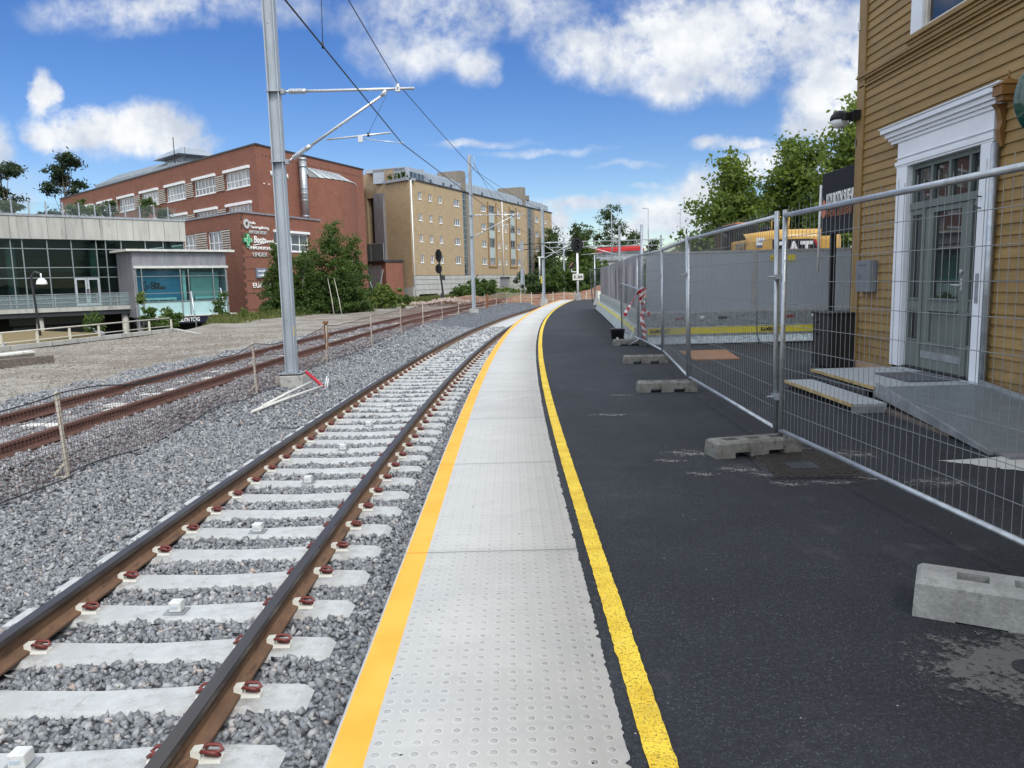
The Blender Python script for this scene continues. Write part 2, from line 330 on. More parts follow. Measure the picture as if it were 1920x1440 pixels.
M['rust_red'] = pm('old_rail_rust', (.105,.052,.038), .88, 0, .25, 10, col2=(.055,.03,.024), bump=.2, bscale=60, fine=.25)
M['rail_top'] = pm('worn_rail_steel', (.085,.075,.068), .36, .7, .16, 6, col2=(.06,.045,.035), stretch=(1,.05,1), fine=.15)
M['maroon'] = pm('maroon_clip', (.14,.025,.02), .5, 0, .15, 30)
M['insul'] = pm('white_insulator', (.66,.66,.6), .5, 0, .06, 20)
M['foliage_birch'] = leaf_mat('birch_leaves', (.030,.062,.016), (.075,.125,.030))
M['foliage_lime'] = leaf_mat('lime_leaves', (.075,.122,.027), (.195,.25,.055), .45)
M['foliage_dark'] = leaf_mat('dark_leaves', (.018,.038,.016), (.045,.078,.024), .25)
M['foliage_pine'] = leaf_mat('pine_needles', (.012,.028,.018), (.034,.056,.026), .15)
M['foliage_weed'] = leaf_mat('weed_leaves', (.060,.100,.022), (.16,.21,.05))
M['grass'] = leaf_mat('dry_grass', (.055,.085,.022), (.20,.19,.075))
M['bark'] = pm('bark', (.10,.08,.06), .9, 0, .3, 9, bump=.4, bscale=30)
M['bark_birch'] = pm('birch_bark', (.50,.46,.40), .8, 0, .1, 6, col2=(.07,.06,.05), stretch=(1,1,3))
# ================================================================== ground, ballast, track, platform
KT, KP, K2 = .00175, .00165, .00125
def c1(y): return KT*max(y-5, 0)**2
def c1n(y): return KT*np.maximum(y-5, 0)**2
def cp(y): return KP*max(y-5.5, 0)**2
def c2(y): return K2*max(y-6, 0)**2
RT1, RT2 = -.57, -.33         # rail tops of the near and the far track
TX1, TX2 = -2.345, -6.95
XB_Y = [-10, 26.6, 36.3, 42, 48, 56, 66, 78, 100, 140]; XB_X = [-19.5, -17.6, -15.8, -16.6, -18.2, -15.4, -13.2, -10.6, -5.5, 6]
def xb(y): return np.interp(y, XB_Y, XB_X)
def lat_profile(l):
    return np.interp(-l, [.3, .62, 1.0, 3.8, 4.3, 4.9, 5.3, 5.75, 8.4, 8.9, 9.6, 30], [-.83, -.80, -.785, -.785, -.765, -.74, -.68, -.52, -.50, -.56, -.53, -.5])
def hnoise(x, y): return .022*np.sin(x*2.1+1.3*np.sin(y*.9))*np.cos(y*1.7+x*.6)+.014*np.sin(x*5.3+y*3.1)
def ballast_h(x, y):
    l = x-c1n(np.asarray(y, float)); return lat_profile(l)+hnoise(x, y)*np.clip((-3.6-l)/1.0, .25, 1)
def grid_mesh(xs_fn, ys, zfn, name, mats):
    n = len(xs_fn(ys[0])); X = np.array([xs_fn(y) for y in ys]); Y = np.repeat(np.array(ys)[:,None], n, 1); Z = zfn(X, Y)
    Vt = np.stack([X, Y, Z], -1).reshape(-1, 3); i = np.arange(len(ys)-1)[:,None]*n+np.arange(n-1)[None,:]; i = i.ravel()
    o = np_mesh(name, Vt, np.stack([i, i+1, i+n+1, i+n], 1), mats, smooth=True); return o
# ---- the ground everywhere else, dropping to the lower street on the left
m, nt, b = _mat('ground_soil'); t = NN(nt, 'ShaderNodeTexCoord').outputs['Object']
c = NMIX(nt, NRANGE(nt, NNOISE(nt, t, .12, 5), .4, .6), (.10,.11,.045), (.16,.13,.085)); c = NMIX(nt, NRANGE(nt, NNOISE(nt, t, 3, 5), .35, .65, 0, .6), c, (.06,.06,.04))
nt.links.new(c, b.inputs['Base Color']); b.inputs['Roughness'].default_value = .95; M['soil'] = m
gx = np.concatenate([[-2500,-900,-400,-220,-140], np.arange(-100, 60.1, 2.5), [80,120,220,400,900,2500]]); gy = np.concatenate([[-2500,-600,-200,-80,-40], np.arange(-20, 200.1, 4), [240,320,500,1200,4000]])
def gz(X, Y):
    low = np.clip((xb(Y)-1.2-X)/2.5, 0, 1)*np.clip((100-Y)/14, 0, 1)*np.clip((Y+30)/20, 0, 1)
    z = -1.15-low*2.5
    return z+np.clip((Y-75)/40, 0, 1)*.35
structure(grid_mesh(lambda y: gx, list(gy), gz, 'ground', M['soil']))
# ---- ballast sheet under the stones
m, nt, b = _mat('ballast_bed'); t = NN(nt, 'ShaderNodeTexCoord').outputs['Object']
vo = NN(nt, 'ShaderNodeTexVoronoi'); vo.inputs['Scale'].default_value = 17; nt.links.new(t, vo.inputs['Vector'])
sv = NN(nt, 'ShaderNodeSeparateColor'); nt.links.new(vo.outputs['Color'], sv.inputs[0])
c = NMIX(nt, NRANGE(nt, sv.outputs[0], .0, 1.0), (.075,.082,.092), (.29,.305,.325))
c = NMIX(nt, NRANGE(nt, vo.outputs['Distance'], .25, .75), c, (.03,.032,.036))
# the old track's stones are stained brown along the far rails
sx = NN(nt, 'ShaderNodeSeparateXYZ'); nt.links.new(t, sx.inputs[0])
lt = NM(nt, 'SUBTRACT', sx.outputs[0], NM(nt, 'MULTIPLY', NM(nt, 'POWER', NM(nt, 'MAXIMUM', NM(nt, 'SUBTRACT', sx.outputs[1], 6.0), 0.0), 2.0), K2))
stain = NRANGE(nt, NM(nt, 'ABSOLUTE', NM(nt, 'ADD', lt, 7.0)), 1.9, .8)
far = NRANGE(nt, sx.outputs[1], 14, 34)
c = NMIX(nt, NM(nt, 'MULTIPLY', NM(nt, 'MULTIPLY', stain, far), .75), c, (.17,.105,.085))
nt.links.new(c, b.inputs['Base Color']); b.inputs['Roughness'].default_value = .9; b.inputs['Specular IOR Level'].default_value = .2
NBUMP(nt, b, vo.outputs['Distance'], -.9, .05); M['ballast_bed'] = m
ys = list(np.concatenate([np.arange(-6, 20, .35), np.arange(20, 130, 1.0)]))
def bx(y): return np.concatenate([np.linspace(-9.4, -4.0, 22), np.linspace(-3.8, -.35, 12)])+c1(y)*(1 if y < 60 else 1)
structure(grid_mesh(bx, ys, ballast_h, 'ballast_bed', M['ballast_bed']))
# ---- gravel field beyond the old track
m, nt, b = _mat('gravel_field'); t = NN(nt, 'ShaderNodeTexCoord').outputs['Object']
vo = NN(nt, 'ShaderNodeTexVoronoi'); vo.inputs['Scale'].default_value = 22; nt.links.new(t, vo.inputs['Vector']); sv = NN(nt, 'ShaderNodeSeparateColor'); nt.links.new(vo.outputs['Color'], sv.inputs[0])
c = NMIX(nt, sv.outputs[0], (.13,.115,.095), (.30,.28,.245)); vo2 = NN(nt, 'ShaderNodeTexVoronoi'); vo2.inputs['Scale'].default_value = 6; nt.links.new(t, vo2.inputs['Vector'])
s2 = NN(nt, 'ShaderNodeSeparateColor'); nt.links.new(vo2.outputs['Color'], s2.inputs[0])
c = NMIX(nt, NM(nt, 'MULTIPLY', s2.outputs[0], .45), c, (.38,.36,.33)); c = NMIX(nt, NRANGE(nt, NNOISE(nt, t, .5, 6, .65), .42, .62, 0, .65), c, (.12,.09,.065))
nt.links.new(c, b.inputs['Base Color']); b.inputs['Roughness'].default_value = .95; b.inputs['Specular IOR Level'].default_value = .15; NBUMP(nt, b, vo.outputs['Distance'], -.8, .04); M['gravel'] = m
ys = list(np.arange(-8, 132, 1.0))
def gvx(y):
    e = float(xb(y)); r = -9.3+c1(y); return np.concatenate([[e-2.6, e-1.2, e-.3], np.linspace(min(e, r-1), r, 26)])
def gvz(X, Y):
    z = np.where(Y < 45, -.52, -.52-(Y-45)*.003)+.03*np.sin(X*1.3+Y*.7)*np.cos(Y*.45); e = xb(Y)
    z = np.where(X < e-.2, z-.25*np.clip((e-X)/.3, 0, 1)-np.clip((e-.3-X)/2.3, 0, 1)*np.where(Y < 90, 3.2, .6), z); return np.where(X > -9.31+c1n(Y), z-.03, z)
structure(grid_mesh(gvx, ys, gvz, 'gravel_field', M['gravel']))

# ---- rails
HEAD = [(-.036,0),(-.033,.0),(.033,.0),(.036,-.004),(.036,-.035),(.012,-.048),(.009,-.06),(.009,-.125),(.03,-.142),(.072,-.156),(.072,-.170),(-.072,-.170),(-.072,-.156),(-.03,-.142),(-.009,-.125),(-.009,-.06),(-.012,-.048),(-.036,-.035),(-.036,-.004)]
def rail(x0, cf, z, y0, y1, mats, headmat, label, group):
    ys = list(np.concatenate([np.arange(y0, 40, .7), np.arange(40, y1, 2.0)])); k = len(HEAD); mb = MB()
    loc = (x0+cf(3), 3, z-.17)
    for y in ys:
        s_ = (cf(y+.1)-cf(y-.1))/.2; L_ = math.hypot(1, s_)
        for o, h in HEAD: mb.v.append((x0+cf(y)+o/L_, y-o*s_/L_, z+h))
    for i in range(len(ys)-1):
        for j in range(k):
            j2 = (j+1) % k; mb.f.append((i*k+j, (i+1)*k+j, (i+1)*k+j2, i*k+j2)); mb.m.append(headmat if j in (18, 0, 1, 2, 3, 17) else 0); mb.sm.append(False)
    o = mb.build('rail', mats, loc=loc, fix=True); return tag(o, label, 'rail', group)
M['rail_rust'] = pm('fresh_rail_rust', (.140,.078,.044), .8, 0, .25, 9, col2=(.075,.042,.026), bump=.12, bscale=90, stretch=(1,.3,1), fine=.2)
rail(TX1-.7525, c1, RT1, -4, 100, [M['rail_rust'], M['rail_top']], 1, 'dark topped brown steel rail of the near track, farther from the platform', 'rails of the near track')
rail(TX1+.7525, c1, RT1, -4, 100, [M['rail_rust'], M['rail_top']], 1, 'dark topped brown steel rail of the near track, beside the platform edge', 'rails of the near track')
rail(TX2+.7525, c2, RT2, -4, 110, [M['rust_red'], M['rust_red']], 1, 'rusty rail of the disused track, the one nearer to the net fence', 'rails of the disused track')
rail(TX2-.7525, c2, RT2, -4, 110, [M['rust_red'], M['rust_red']], 1, 'rusty rail of the disused track, the one beside the gravel field', 'rails of the disused track')

# ---- sleepers of the near track
def sleeper_mb(top, ends=True):
    mb = MB(); xs = [-1.2,-1.14,-.95,-.58,-.4,0,.4,.58,.95,1.14,1.2]; h = [-.045,-.008,0,0,-.006,-.014,-.006,0,0,-.008,-.045]; wt = [.130,.146,.148,.148,.142,.134,.142,.148,.148,.146,.130]
    sec = []
    for x, z, w in zip(xs, h, wt):
        w2 = w*.78; sec.append([(x,-w,top-.21),(x,w,top-.21),(x,w,top+z-.035),(x,w2,top+z),(x,-w2,top+z),(x,-w,top+z-.035)])
    b = 0
    for s_ in sec: mb.v += s_
    for i in range(len(sec)-1):
        for j in range(6):
            j2 = (j+1) % 6; mb.f.append((i*6+j, (i+1)*6+j, (i+1)*6+j2, i*6+j2)); mb.m.append(0); mb.sm.append(False)
    mb.f += [tuple(range(5,-1,-1)), tuple((len(sec)-1)*6+j for j in range(6))]; mb.m += [0,0]; mb.sm += [False]*2
    for sx_ in (-.16, .10):       # cast-in letter panels
        mb.box(sx_, sx_+.10, -.05, .05, top-.018, top-.0105)
    return mb
ZS = RT1-.172-.004
nt = M['sleeper'].node_tree; b = nt.nodes['Principled BSDF']; t = NN(nt, 'ShaderNodeTexCoord').outputs['Object']; s_ = NN(nt, 'ShaderNodeSeparateXYZ'); nt.links.new(t, s_.inputs[0])
old = b.inputs['Base Color'].links[0].from_socket; oi = NN(nt, 'ShaderNodeObjectInfo'); dr_ = NM(nt, 'ABSOLUTE', NM(nt, 'SUBTRACT', NM(nt, 'ABSOLUTE', s_.outputs[0]), .7525))
ad = NN(nt, 'ShaderNodeVectorMath'); ad.operation = 'ADD'; nt.links.new(t, ad.inputs[0]); nt.links.new(oi.outputs['Location'], ad.inputs[1])
f = NM(nt, 'MULTIPLY', NRANGE(nt, dr_, .30, .08), NRANGE(nt, NNOISE(nt, ad.outputs[0], 13, 6, .7), .42, .62, .05, .55)); c = NMIX(nt, f, old, (.17,.115,.075))
c = NMIX(nt, NRANGE(nt, NNOISE(nt, ad.outputs[0], 4, 6, .7), .52, .72, 0, .4), c, (.25,.255,.25)); c = NMIX(nt, NM(nt, 'MULTIPLY', oi.outputs['Random'], .25), c, (.36,.365,.355)); nt.links.new(c, b.inputs['Base Color'])
S0, SP = 3.385, .5745
def ordn(i):
    w = ['first','second','third','fourth','fifth','sixth','seventh','eighth','ninth','tenth','eleventh','twelfth','thirteenth','fourteenth','fifteenth','sixteenth','seventeenth','eighteenth','nineteenth','twentieth']
    if i < 20: return w[i]
    if i == 29: return 'thirtieth'
    if i < 29: return 'twenty-'+w[i-20]
    return 'thirty-'+w[i-30]
G_SL = 'concrete sleepers under the near track'
def make_clip(parent, x, side):
    """spring clip on one side of a rail: two maroon loops, white foot insulator and pad"""
    m1 = MB(); cx = x+side*.115
    for yy in (-.03, .03):
        pts = [(cx-side*.055, yy*.25, ZS+.045), (cx-side*.02, yy*1.0, ZS+.058), (cx+side*.035, yy*1.15, ZS+.052), (cx+side*.055, yy*.75, ZS+.036), (cx+side*.03, yy*.35, ZS+.03), (cx-side*.02, yy*.35, ZS+.034)]
        m1.tube(pts, .0095, 6)
    cl = m1.build('rail_clip', M['maroon'], parent)
    m2 = MB(); m2.hexa([(cx-.06,-.035,ZS),(cx+.06,-.035,ZS),(cx+.06,.035,ZS),(cx-.06,.035,ZS),(cx-.06,-.03,ZS+.016),(cx+.06,-.03,ZS+.016),(cx+.06,.03,ZS+.016),(cx-.06,.03,ZS+.016)])
    a, b_ = sorted((cx-side*.082, cx-side*.035)); m2.hexa([(a,-.032,ZS+.014),(b_,-.032,ZS+.014),(b_,.032,ZS+.014),(a,.032,ZS+.014),(a,-.026,ZS+.058),(b_,-.026,ZS+.062),(b_,.026,ZS+.062),(a,.026,ZS+.058)])
    m2.build('insulator', M['insul'], cl)
root = thing('sleeper', 'x', 'sleeper', (0,0,ZS), G_SL); root['_w'] = (0,0,0)
root.location = (0,0,0)
sleeper_mb(ZS).build('beam', M['sleeper'], root)
for rx in (-.7525, .7525):
    for sd_ in (-1, 1): make_clip(root, rx, sd_)
far_me = sleeper_mb(ZS)
SLEEPERS = []
far0 = None
for k in range(-3, 105):
    y = S0+SP*k
    if y > 62: break
    SLEEPERS.append(y)
    if k < 0: continue
    sl = 2*KT*max(y-5, 0); loc = (TX1+c1(y), y, 0); rz = -math.atan(sl)
    boxed = k % 3 == 0
    if k < 36:
        lab = ('near track\'s %s concrete sleeper up from the photo bottom, carrying a white box' if boxed and k < 19 else 'near track\'s %s concrete sleeper up from the photo bottom, with no box') % ordn(k)
        if k == 0: root.location = loc; root.rotation_euler = (0,0,rz); root['label'] = lab
        else: dup(root, loc, rz, lab, G_SL)
    else:
        lab = 'distant pale concrete sleeper of the near track where it curves beside the platform'
        if far0 is None:
            far0 = far_me.build('sleeper', M['sleeper']); tag(far0, lab, 'sleeper', G_SL); far0.location = loc; far0.rotation_euler = (0,0,rz)
        else:
            q = far0.copy(); COL.objects.link(q); q.location = loc; q.rotation_euler = (0,0,rz)
# white boxes on the sleepers
bxr = thing('sensor_box', 'x', 'box', (0,0,0), 'white boxes on the sleepers')
zt = ZS-.014
mb = MB(); mb.box(-.075,.07,-.06,.06,zt,zt+.012); mb.build('base_plate', M['galv_dull'], bxr, bevel=.003)
mb = MB(); mb.box(-.042,.042,-.04,.04,zt+.012,zt+.085); mb.build('housing', pm('off_white_housing', (.56,.57,.56), .5, 0, .08, 12, col2=(.46,.46,.44)), bxr, bevel=.008)
mb = MB(); mb.box(-.030,.022,-.0425,-.0398,zt+.04,zt+.058); mb.build('sticker', plain('pale_blue_sticker', (.42,.48,.54)), bxr)
for j in range(7):
    y = S0+SP*3*j; loc = (TX1-.03+c1(y), y, 0); rz = -math.atan(2*KT*max(y-5, 0))
    lab = 'white plastic box on a sleeper, %s box up from the photo bottom' % ordn(j)
    if j == 0: bxr.location = loc; bxr['label'] = lab
    else: dup(bxr, loc, rz, lab)
# ---- sleepers of the disused track, nearly buried
s2 = None
for k in range(70):
    y = 7.6+.62*k; z2 = RT2-.176
    w = .38+.30*math.sin(k*2.3)
    if w < .2: continue
    mb = MB(); x0 = TX2+c2(y)+.08+.2*math.sin(k*1.7)
    if y > 48: break
    mb.hexa([(x0-w/2,y-.12,z2-.2),(x0+w/2,y-.12,z2-.2),(x0+w/2,y+.12,z2-.2),(x0-w/2,y+.12,z2-.2),(x0-w/2,y-.10,z2+.034),(x0+w/2,y-.10,z2+.028),(x0+w/2-.06,y+.10,z2+.03),(x0-w/2+.04,y+.10,z2+.034)])
    o = mb.build('sleeper', M['concrete'] if k % 3 == 1 else M['white_old'], loc=(x0,y,z2-.2), bevel=.01); tag(o, 'pale sleeper between the rails of the disused track, mostly buried in stones', 'sleeper', 'half-buried sleepers of the disused track')

# ---- loose ballast stones
ico = np.array([(0,-.5257,.8507),(.8507,0,.5257),(.8507,0,-.5257),(-.8507,0,-.5257),(-.8507,0,.5257),(-.5257,.8507,0),(.5257,.8507,0),(.5257,-.8507,0),(-.5257,-.8507,0),(0,-.5257,-.8507),(0,.5257,-.8507),(0,.5257,.8507)])
icf = []
for a in range(12):
    for b_ in range(a+1, 12):
        for c_ in range(b_+1, 12):
            if all(abs(np.linalg.norm(ico[p]-ico[q])-1.0515) < .01 for p, q in ((a,b_),(b_,c_),(a,c_))):
                n = np.cross(ico[b_]-ico[a], ico[c_]-ico[a]); icf.append((a,b_,c_) if n@ico[a] > 0 else (a,c_,b_))
icf = np.array(icf)
cub = np.array([(a,b_,c_) for c_ in (-1,1) for a,b_ in ((-1,-1),(1,-1),(1,1),(-1,1))], float)*.72
cbf = np.array([(0,2,1),(0,3,2),(4,5,6),(4,6,7),(0,1,5),(0,5,4),(1,2,6),(1,6,5),(2,3,7),(2,7,6),(3,0,4),(3,4,7)])
def stones(x, y, z, size, name, mat, flat=(.45,.85), tone=None):
    N = len(x); base = cub[None]+rng.uniform(-.42,.42,(N,8,3))
    top = rng.uniform(.45,1.05,N); base[:,4:,:2] *= top[:,None,None]; base[:,:4,:2] *= (1.5-top)[:,None,None]
    sc_ = np.stack([size*rng.uniform(.8,1.7,N), size*rng.uniform(.6,1.05,N), size*rng.uniform(flat[0],flat[1],N)], 1)/2
    P = base*sc_[:,None,:]
    a = rng.uniform(0,6.283,N); tx = rng.normal(0,.6,N); ty = rng.normal(0,.6,N)
    def rot(P, ax, an):
        c_, s_ = np.cos(an)[:,None], np.sin(an)[:,None]; i, j = [(1,2),(2,0),(0,1)][ax]; Q = P.copy(); Q[:,:,i] = P[:,:,i]*c_-P[:,:,j]*s_; Q[:,:,j] = P[:,:,i]*s_+P[:,:,j]*c_; return Q
    P = rot(rot(rot(P,0,tx),1,ty),2,a)+np.stack([x,y,z],1)[:,None,:]
    F = (cbf[None]+8*np.arange(N)[:,None,None]).reshape(-1,3)
    tn = rng.random(N) if tone is None else tone
    return np_mesh(name, P.reshape(-1,3), F, mat, tone=np.repeat(tn, 12))
m, nt, b = _mat('ballast_stone'); at = NN(nt, 'ShaderNodeAttribute', attribute_name='tone'); t = NN(nt, 'ShaderNodeTexCoord').outputs['Object']
cr = NN(nt, 'ShaderNodeValToRGB'); nt.links.new(at.outputs['Fac'], cr.inputs[0]); e = cr.color_ramp.elements
e[0].position = 0; e[0].color = (.095,.102,.114,1); e[1].position = 1; e[1].color = (.48,.485,.48,1)
for p_, c_ in ((.4,(.165,.175,.19,1)),(.72,(.25,.263,.28,1)),(.90,(.37,.38,.395,1)),(.965,(.44,.43,.41,1)),(.98,(.40,.30,.24,1))): el = e.new(p_); el.color = c_
c = NMIX(nt, NRANGE(nt, NNOISE(nt, t, 55, 5, .65), .3, .7, 0, .6), cr.outputs[0], (.34,.355,.37)); c = NMIX(nt, NRANGE(nt, NNOISE(nt, t, 22, 4, .6), .45, .7, 0, .55), c, (.06,.065,.072))
nt.links.new(c, b.inputs['Base Color']); b.inputs['Roughness'].default_value = .78; b.inputs['Specular IOR Level'].default_value = .35; NBUMP(nt, b, NNOISE(nt, t, 120, 3, .6), .12, .003); M['stone'] = m
def scatter(y0, y1, l0, l1, dens, size, seed):
    r_ = np.random.default_rng(seed); n = int((y1-y0)*(l1-l0)*dens); y = r_.uniform(y0,y1,n); l = r_.uniform(l0,l1,n); x = l+c1n(y)
    px_ = 960+1440*x/np.maximum(y, .5); keep = (px_ > -420*3/np.maximum(y,1.5)-60) & (px_ < 1200)
    # near sleepers stay clear, and so do the rails' feet
    k = np.round((y-S0-(0))/SP); yc = S0+k*SP
    lt_ = x-TX1-c1n(y); dy = y-yc+lt_*2*KT*np.maximum(y-5,0)
    on = (np.abs(lt_) < 1.22+size*.3) & (np.abs(dy) < .125+size*.18)
    foot = np.abs(np.abs(lt_)-.7525) < .085
    l2 = x-TX2-K2*np.maximum(y-6,0)**2; foot |= np.abs(np.abs(l2)-.7525) < .09
    keep &= ~on & ~foot & (l < -.66)
    keep &= ~((np.abs(x+4.8) < .34) & (np.abs(y-16.9) < .36))
    x, y = x[keep], y[keep]; z = ballast_h(x, y)+r_.uniform(-.30,.42,len(x))*size; sz = size*r_.uniform(.65,1.4,len(x))
    return x, y, z, sz
S = [scatter(1.6,6.5,-5.2,-.62,1350,.046,1), scatter(6.5,12,-7.6,-.62,950,.048,2), scatter(12,22,-9.8,-.62,330,.062,3), scatter(22,38,-9.6,-.62,130,.085,4)]
X_ = [np.concatenate([s[i] for s in S]) for i in range(4)]
tag(stones(*X_, 'ballast_stones', M['stone']), 'crushed grey ballast stones around and between the two tracks', 'ballast', kind='stuff')
r_ = np.random.default_rng(9); n = 9000; y = r_.uniform(10,36,n); x = r_.uniform(0,1,n); e_ = xb(y)+.2; x = e_+(-9.3-e_)*x
M['pebble'] = pm('tan_pebbles', (.24,.215,.18), .9, 0, .25, 2, col2=(.36,.34,.31))
tag(stones(x, y, np.full(n,-.52)+.03*np.sin(x*1.3+y*.7)*np.cos(y*.45), r_.uniform(.04,.10,n), 'gravel_stones', M['pebble'], flat=(.3,.5)), 'loose tan gravel lying over the field beyond the disused track', 'gravel', kind='stuff')

# ---- platform
m, nt, b = _mat('platform_concrete'); at = NN(nt, 'ShaderNodeUVMap', uv_map='lane').outputs[0]; t = NN(nt, 'ShaderNodeTexCoord').outputs['Object']
sp = NN(nt, 'ShaderNodeSeparateXYZ'); nt.links.new(at, sp.inputs[0])
def cell(v, pitch): return NM(nt, 'MULTIPLY', NM(nt, 'SUBTRACT', NM(nt, 'FRACT', NM(nt, 'DIVIDE', v, pitch)), .5), pitch)
cu_, cv_ = cell(sp.outputs[0], .062), cell(sp.outputs[1], .062)
rr = NM(nt, 'SQRT', NM(nt, 'ADD', NM(nt, 'MULTIPLY', cu_, cu_), NM(nt, 'MULTIPLY', cv_, cv_)))
wv = NNOISE(nt, t, 9, 3, .6)
dome = NRANGE(nt, rr, .0138, .0080); rim = NM(nt, 'MULTIPLY', NRANGE(nt, rr, .0205, .016), NRANGE(nt, rr, .0125, .0155))
inside = NM(nt, 'MULTIPLY', NRANGE(nt, sp.outputs[0], .135, .15), NRANGE(nt, sp.outputs[0], .985, .96))
dots = NM(nt, 'MULTIPLY', dome, inside)
jv = NM(nt, 'ABSOLUTE', cell(NM(nt, 'ADD', sp.outputs[1], 1.03+.03), 2.06)); joint = NRANGE(nt, jv, .0095, .004)
slab = NN(nt, 'ShaderNodeTexWhiteNoise', noise_dimensions='1D'); nt.links.new(NM(nt, 'FLOOR', NM(nt, 'DIVIDE', NM(nt, 'ADD', sp.outputs[1], .03), 2.06)), slab.inputs['W'])
c = NMIX(nt, NRANGE(nt, NNOISE(nt, t, 2.2, 6, .62), .32, .68), (.415,.415,.398), (.485,.484,.463)); c = NMIX(nt, NRANGE(nt, NNOISE(nt, t, 1.2, 5, .6, (1,2.2,1)), .5, .7, 0, .45), c, (.39,.40,.415))
c = NMIX(nt, NM(nt, 'MULTIPLY', slab.outputs['Value'], .55), c, (.52,.522,.495))
c = NMIX(nt, NRANGE(nt, NNOISE(nt, t, 4.5, 7, .7), .50, .72, 0, .38), c, (.335,.34,.335))
c = NMIX(nt, NM(nt, 'MULTIPLY', NRANGE(nt, jv, .09, .0), NRANGE(nt, NNOISE(nt, t, 14, 4, .6), .35, .7, .1, .55)), c, (.33,.33,.315))
c = NMIX(nt, NM(nt, 'MULTIPLY', NRANGE(nt, sp.outputs[0], .86, .94), NRANGE(nt, NNOISE(nt, t, 6, 5, .6), .35, .65, .1, .6)), c, (.60,.60,.575))
c = NMIX(nt, NRANGE(nt, NNOISE(nt, t, 160, 3, .6), .3, .7, 0, .25), c, (.33,.34,.335))
c = NMIX(nt, NM(nt, 'MULTIPLY', dots, NRANGE(nt, wv, .3, .7, .06, .34)), c, (.22,.225,.22))
c = NMIX(nt, NM(nt, 'MULTIPLY', NM(nt, 'MULTIPLY', rim, inside), NRANGE(nt, wv, .3, .6, .1, .5)), c, (.60,.60,.58))
sk = NRANGE(nt, NNOISE(nt, t, 30, 2, .5), .745, .76); c = NMIX(nt, sk, c, (.03,.03,.03))
orange = NM(nt, 'MULTIPLY', NRANGE(nt, NM(nt, 'ADD', sp.outputs[0], NM(nt, 'MULTIPLY', NM(nt, 'SUBTRACT', NNOISE(nt, t, 30, 2, .5), .5), .006)), .1275, .1255), NRANGE(nt, sp.outputs[0], .010, .0125))
gn_ = NN(nt, 'ShaderNodeNewGeometry'); gs_ = NN(nt, 'ShaderNodeSeparateXYZ'); nt.links.new(gn_.outputs['True Normal'], gs_.inputs[0]); orange = NM(nt, 'MULTIPLY', orange, NRANGE(nt, gs_.outputs[2], .5, .8))
oc = NMIX(nt, NRANGE(nt, NNOISE(nt, t, 3, 4, .6), .35, .65), (.76,.375,.045), (.83,.43,.065)); oc = NMIX(nt, NRANGE(nt, NNOISE(nt, t, 26, 6, .75), .58, .76, 0, .4), oc, (.46,.25,.06))
c = NMIX(nt, orange, c, oc); c = NMIX(nt, joint, c, NMIX(nt, orange, (.25,.25,.24), (.62,.27,.03)))
nt.links.new(c, b.inputs['Base Color']); b.inputs['Roughness'].default_value = .75; b.inputs['Specular IOR Level'].default_value = .3
h = NM(nt, 'ADD', NM(nt, 'MULTIPLY', dots, 1.0), NM(nt, 'MULTIPLY', joint, -1.2)); h = NM(nt, 'ADD', h, NM(nt, 'MULTIPLY', NNOISE(nt, t, 90, 4, .6), .22)); NBUMP(nt, b, h, .55, .006); M['platform'] = m
PX0 = -.615; PW = .985-.03
PY = list(np.concatenate([np.arange(-5, 12, .3), np.arange(12, 57.01, .6)]))
arc = [0.0]
for i in range(1, len(PY)): arc.append(arc[-1]+math.hypot(PY[i]-PY[i-1], cp(PY[i])-cp(PY[i-1])))
i0 = min(range(len(PY)), key=lambda i: abs(PY[i]-4.0)); arc = [a-arc[i0]+2.06*2-.03+(PY[i0]-4.07) for a in arc]
def strip(name, mat, outline, ys=PY, uvarc=None, loc=(0,0,0)):
    """sweeps an open (offset, z) outline along the platform curve"""
    k = len(outline); Vt = []; 
    for y in ys:
        s_ = 2*KP*max(y-5.5, 0); L_ = math.hypot(1, s_)
        for o, z in outline: Vt.append((PX0+cp(y)+o/L_, y-o*s_/L_, z))
    i = (np.arange(len(ys)-1)[:,None]*k+np.arange(k-1)[None,:]).ravel(); F = np.stack([i, i+1, i+k+1, i+k], 1)
    o = np_mesh(name, np.array(Vt), F, mat, loc=loc)
    if uvarc:
        uv = o.data.uv_layers.new(name='lane'); li = F.ravel(); U = np.array([outline[q % k][0] for q in li]); W = np.array([uvarc[q//k] for q in li]); uv.data.foreach_set('uv', np.stack([U, W], 1).astype(np.float32).ravel())
    return o
structure(strip('platform_edge_paving', M['platform'], [(.03,-1.0),(.03,-.12),(0,-.12),(0,-.006),(.006,0),(.955,0),(.955,-.2)], uvarc=arc))
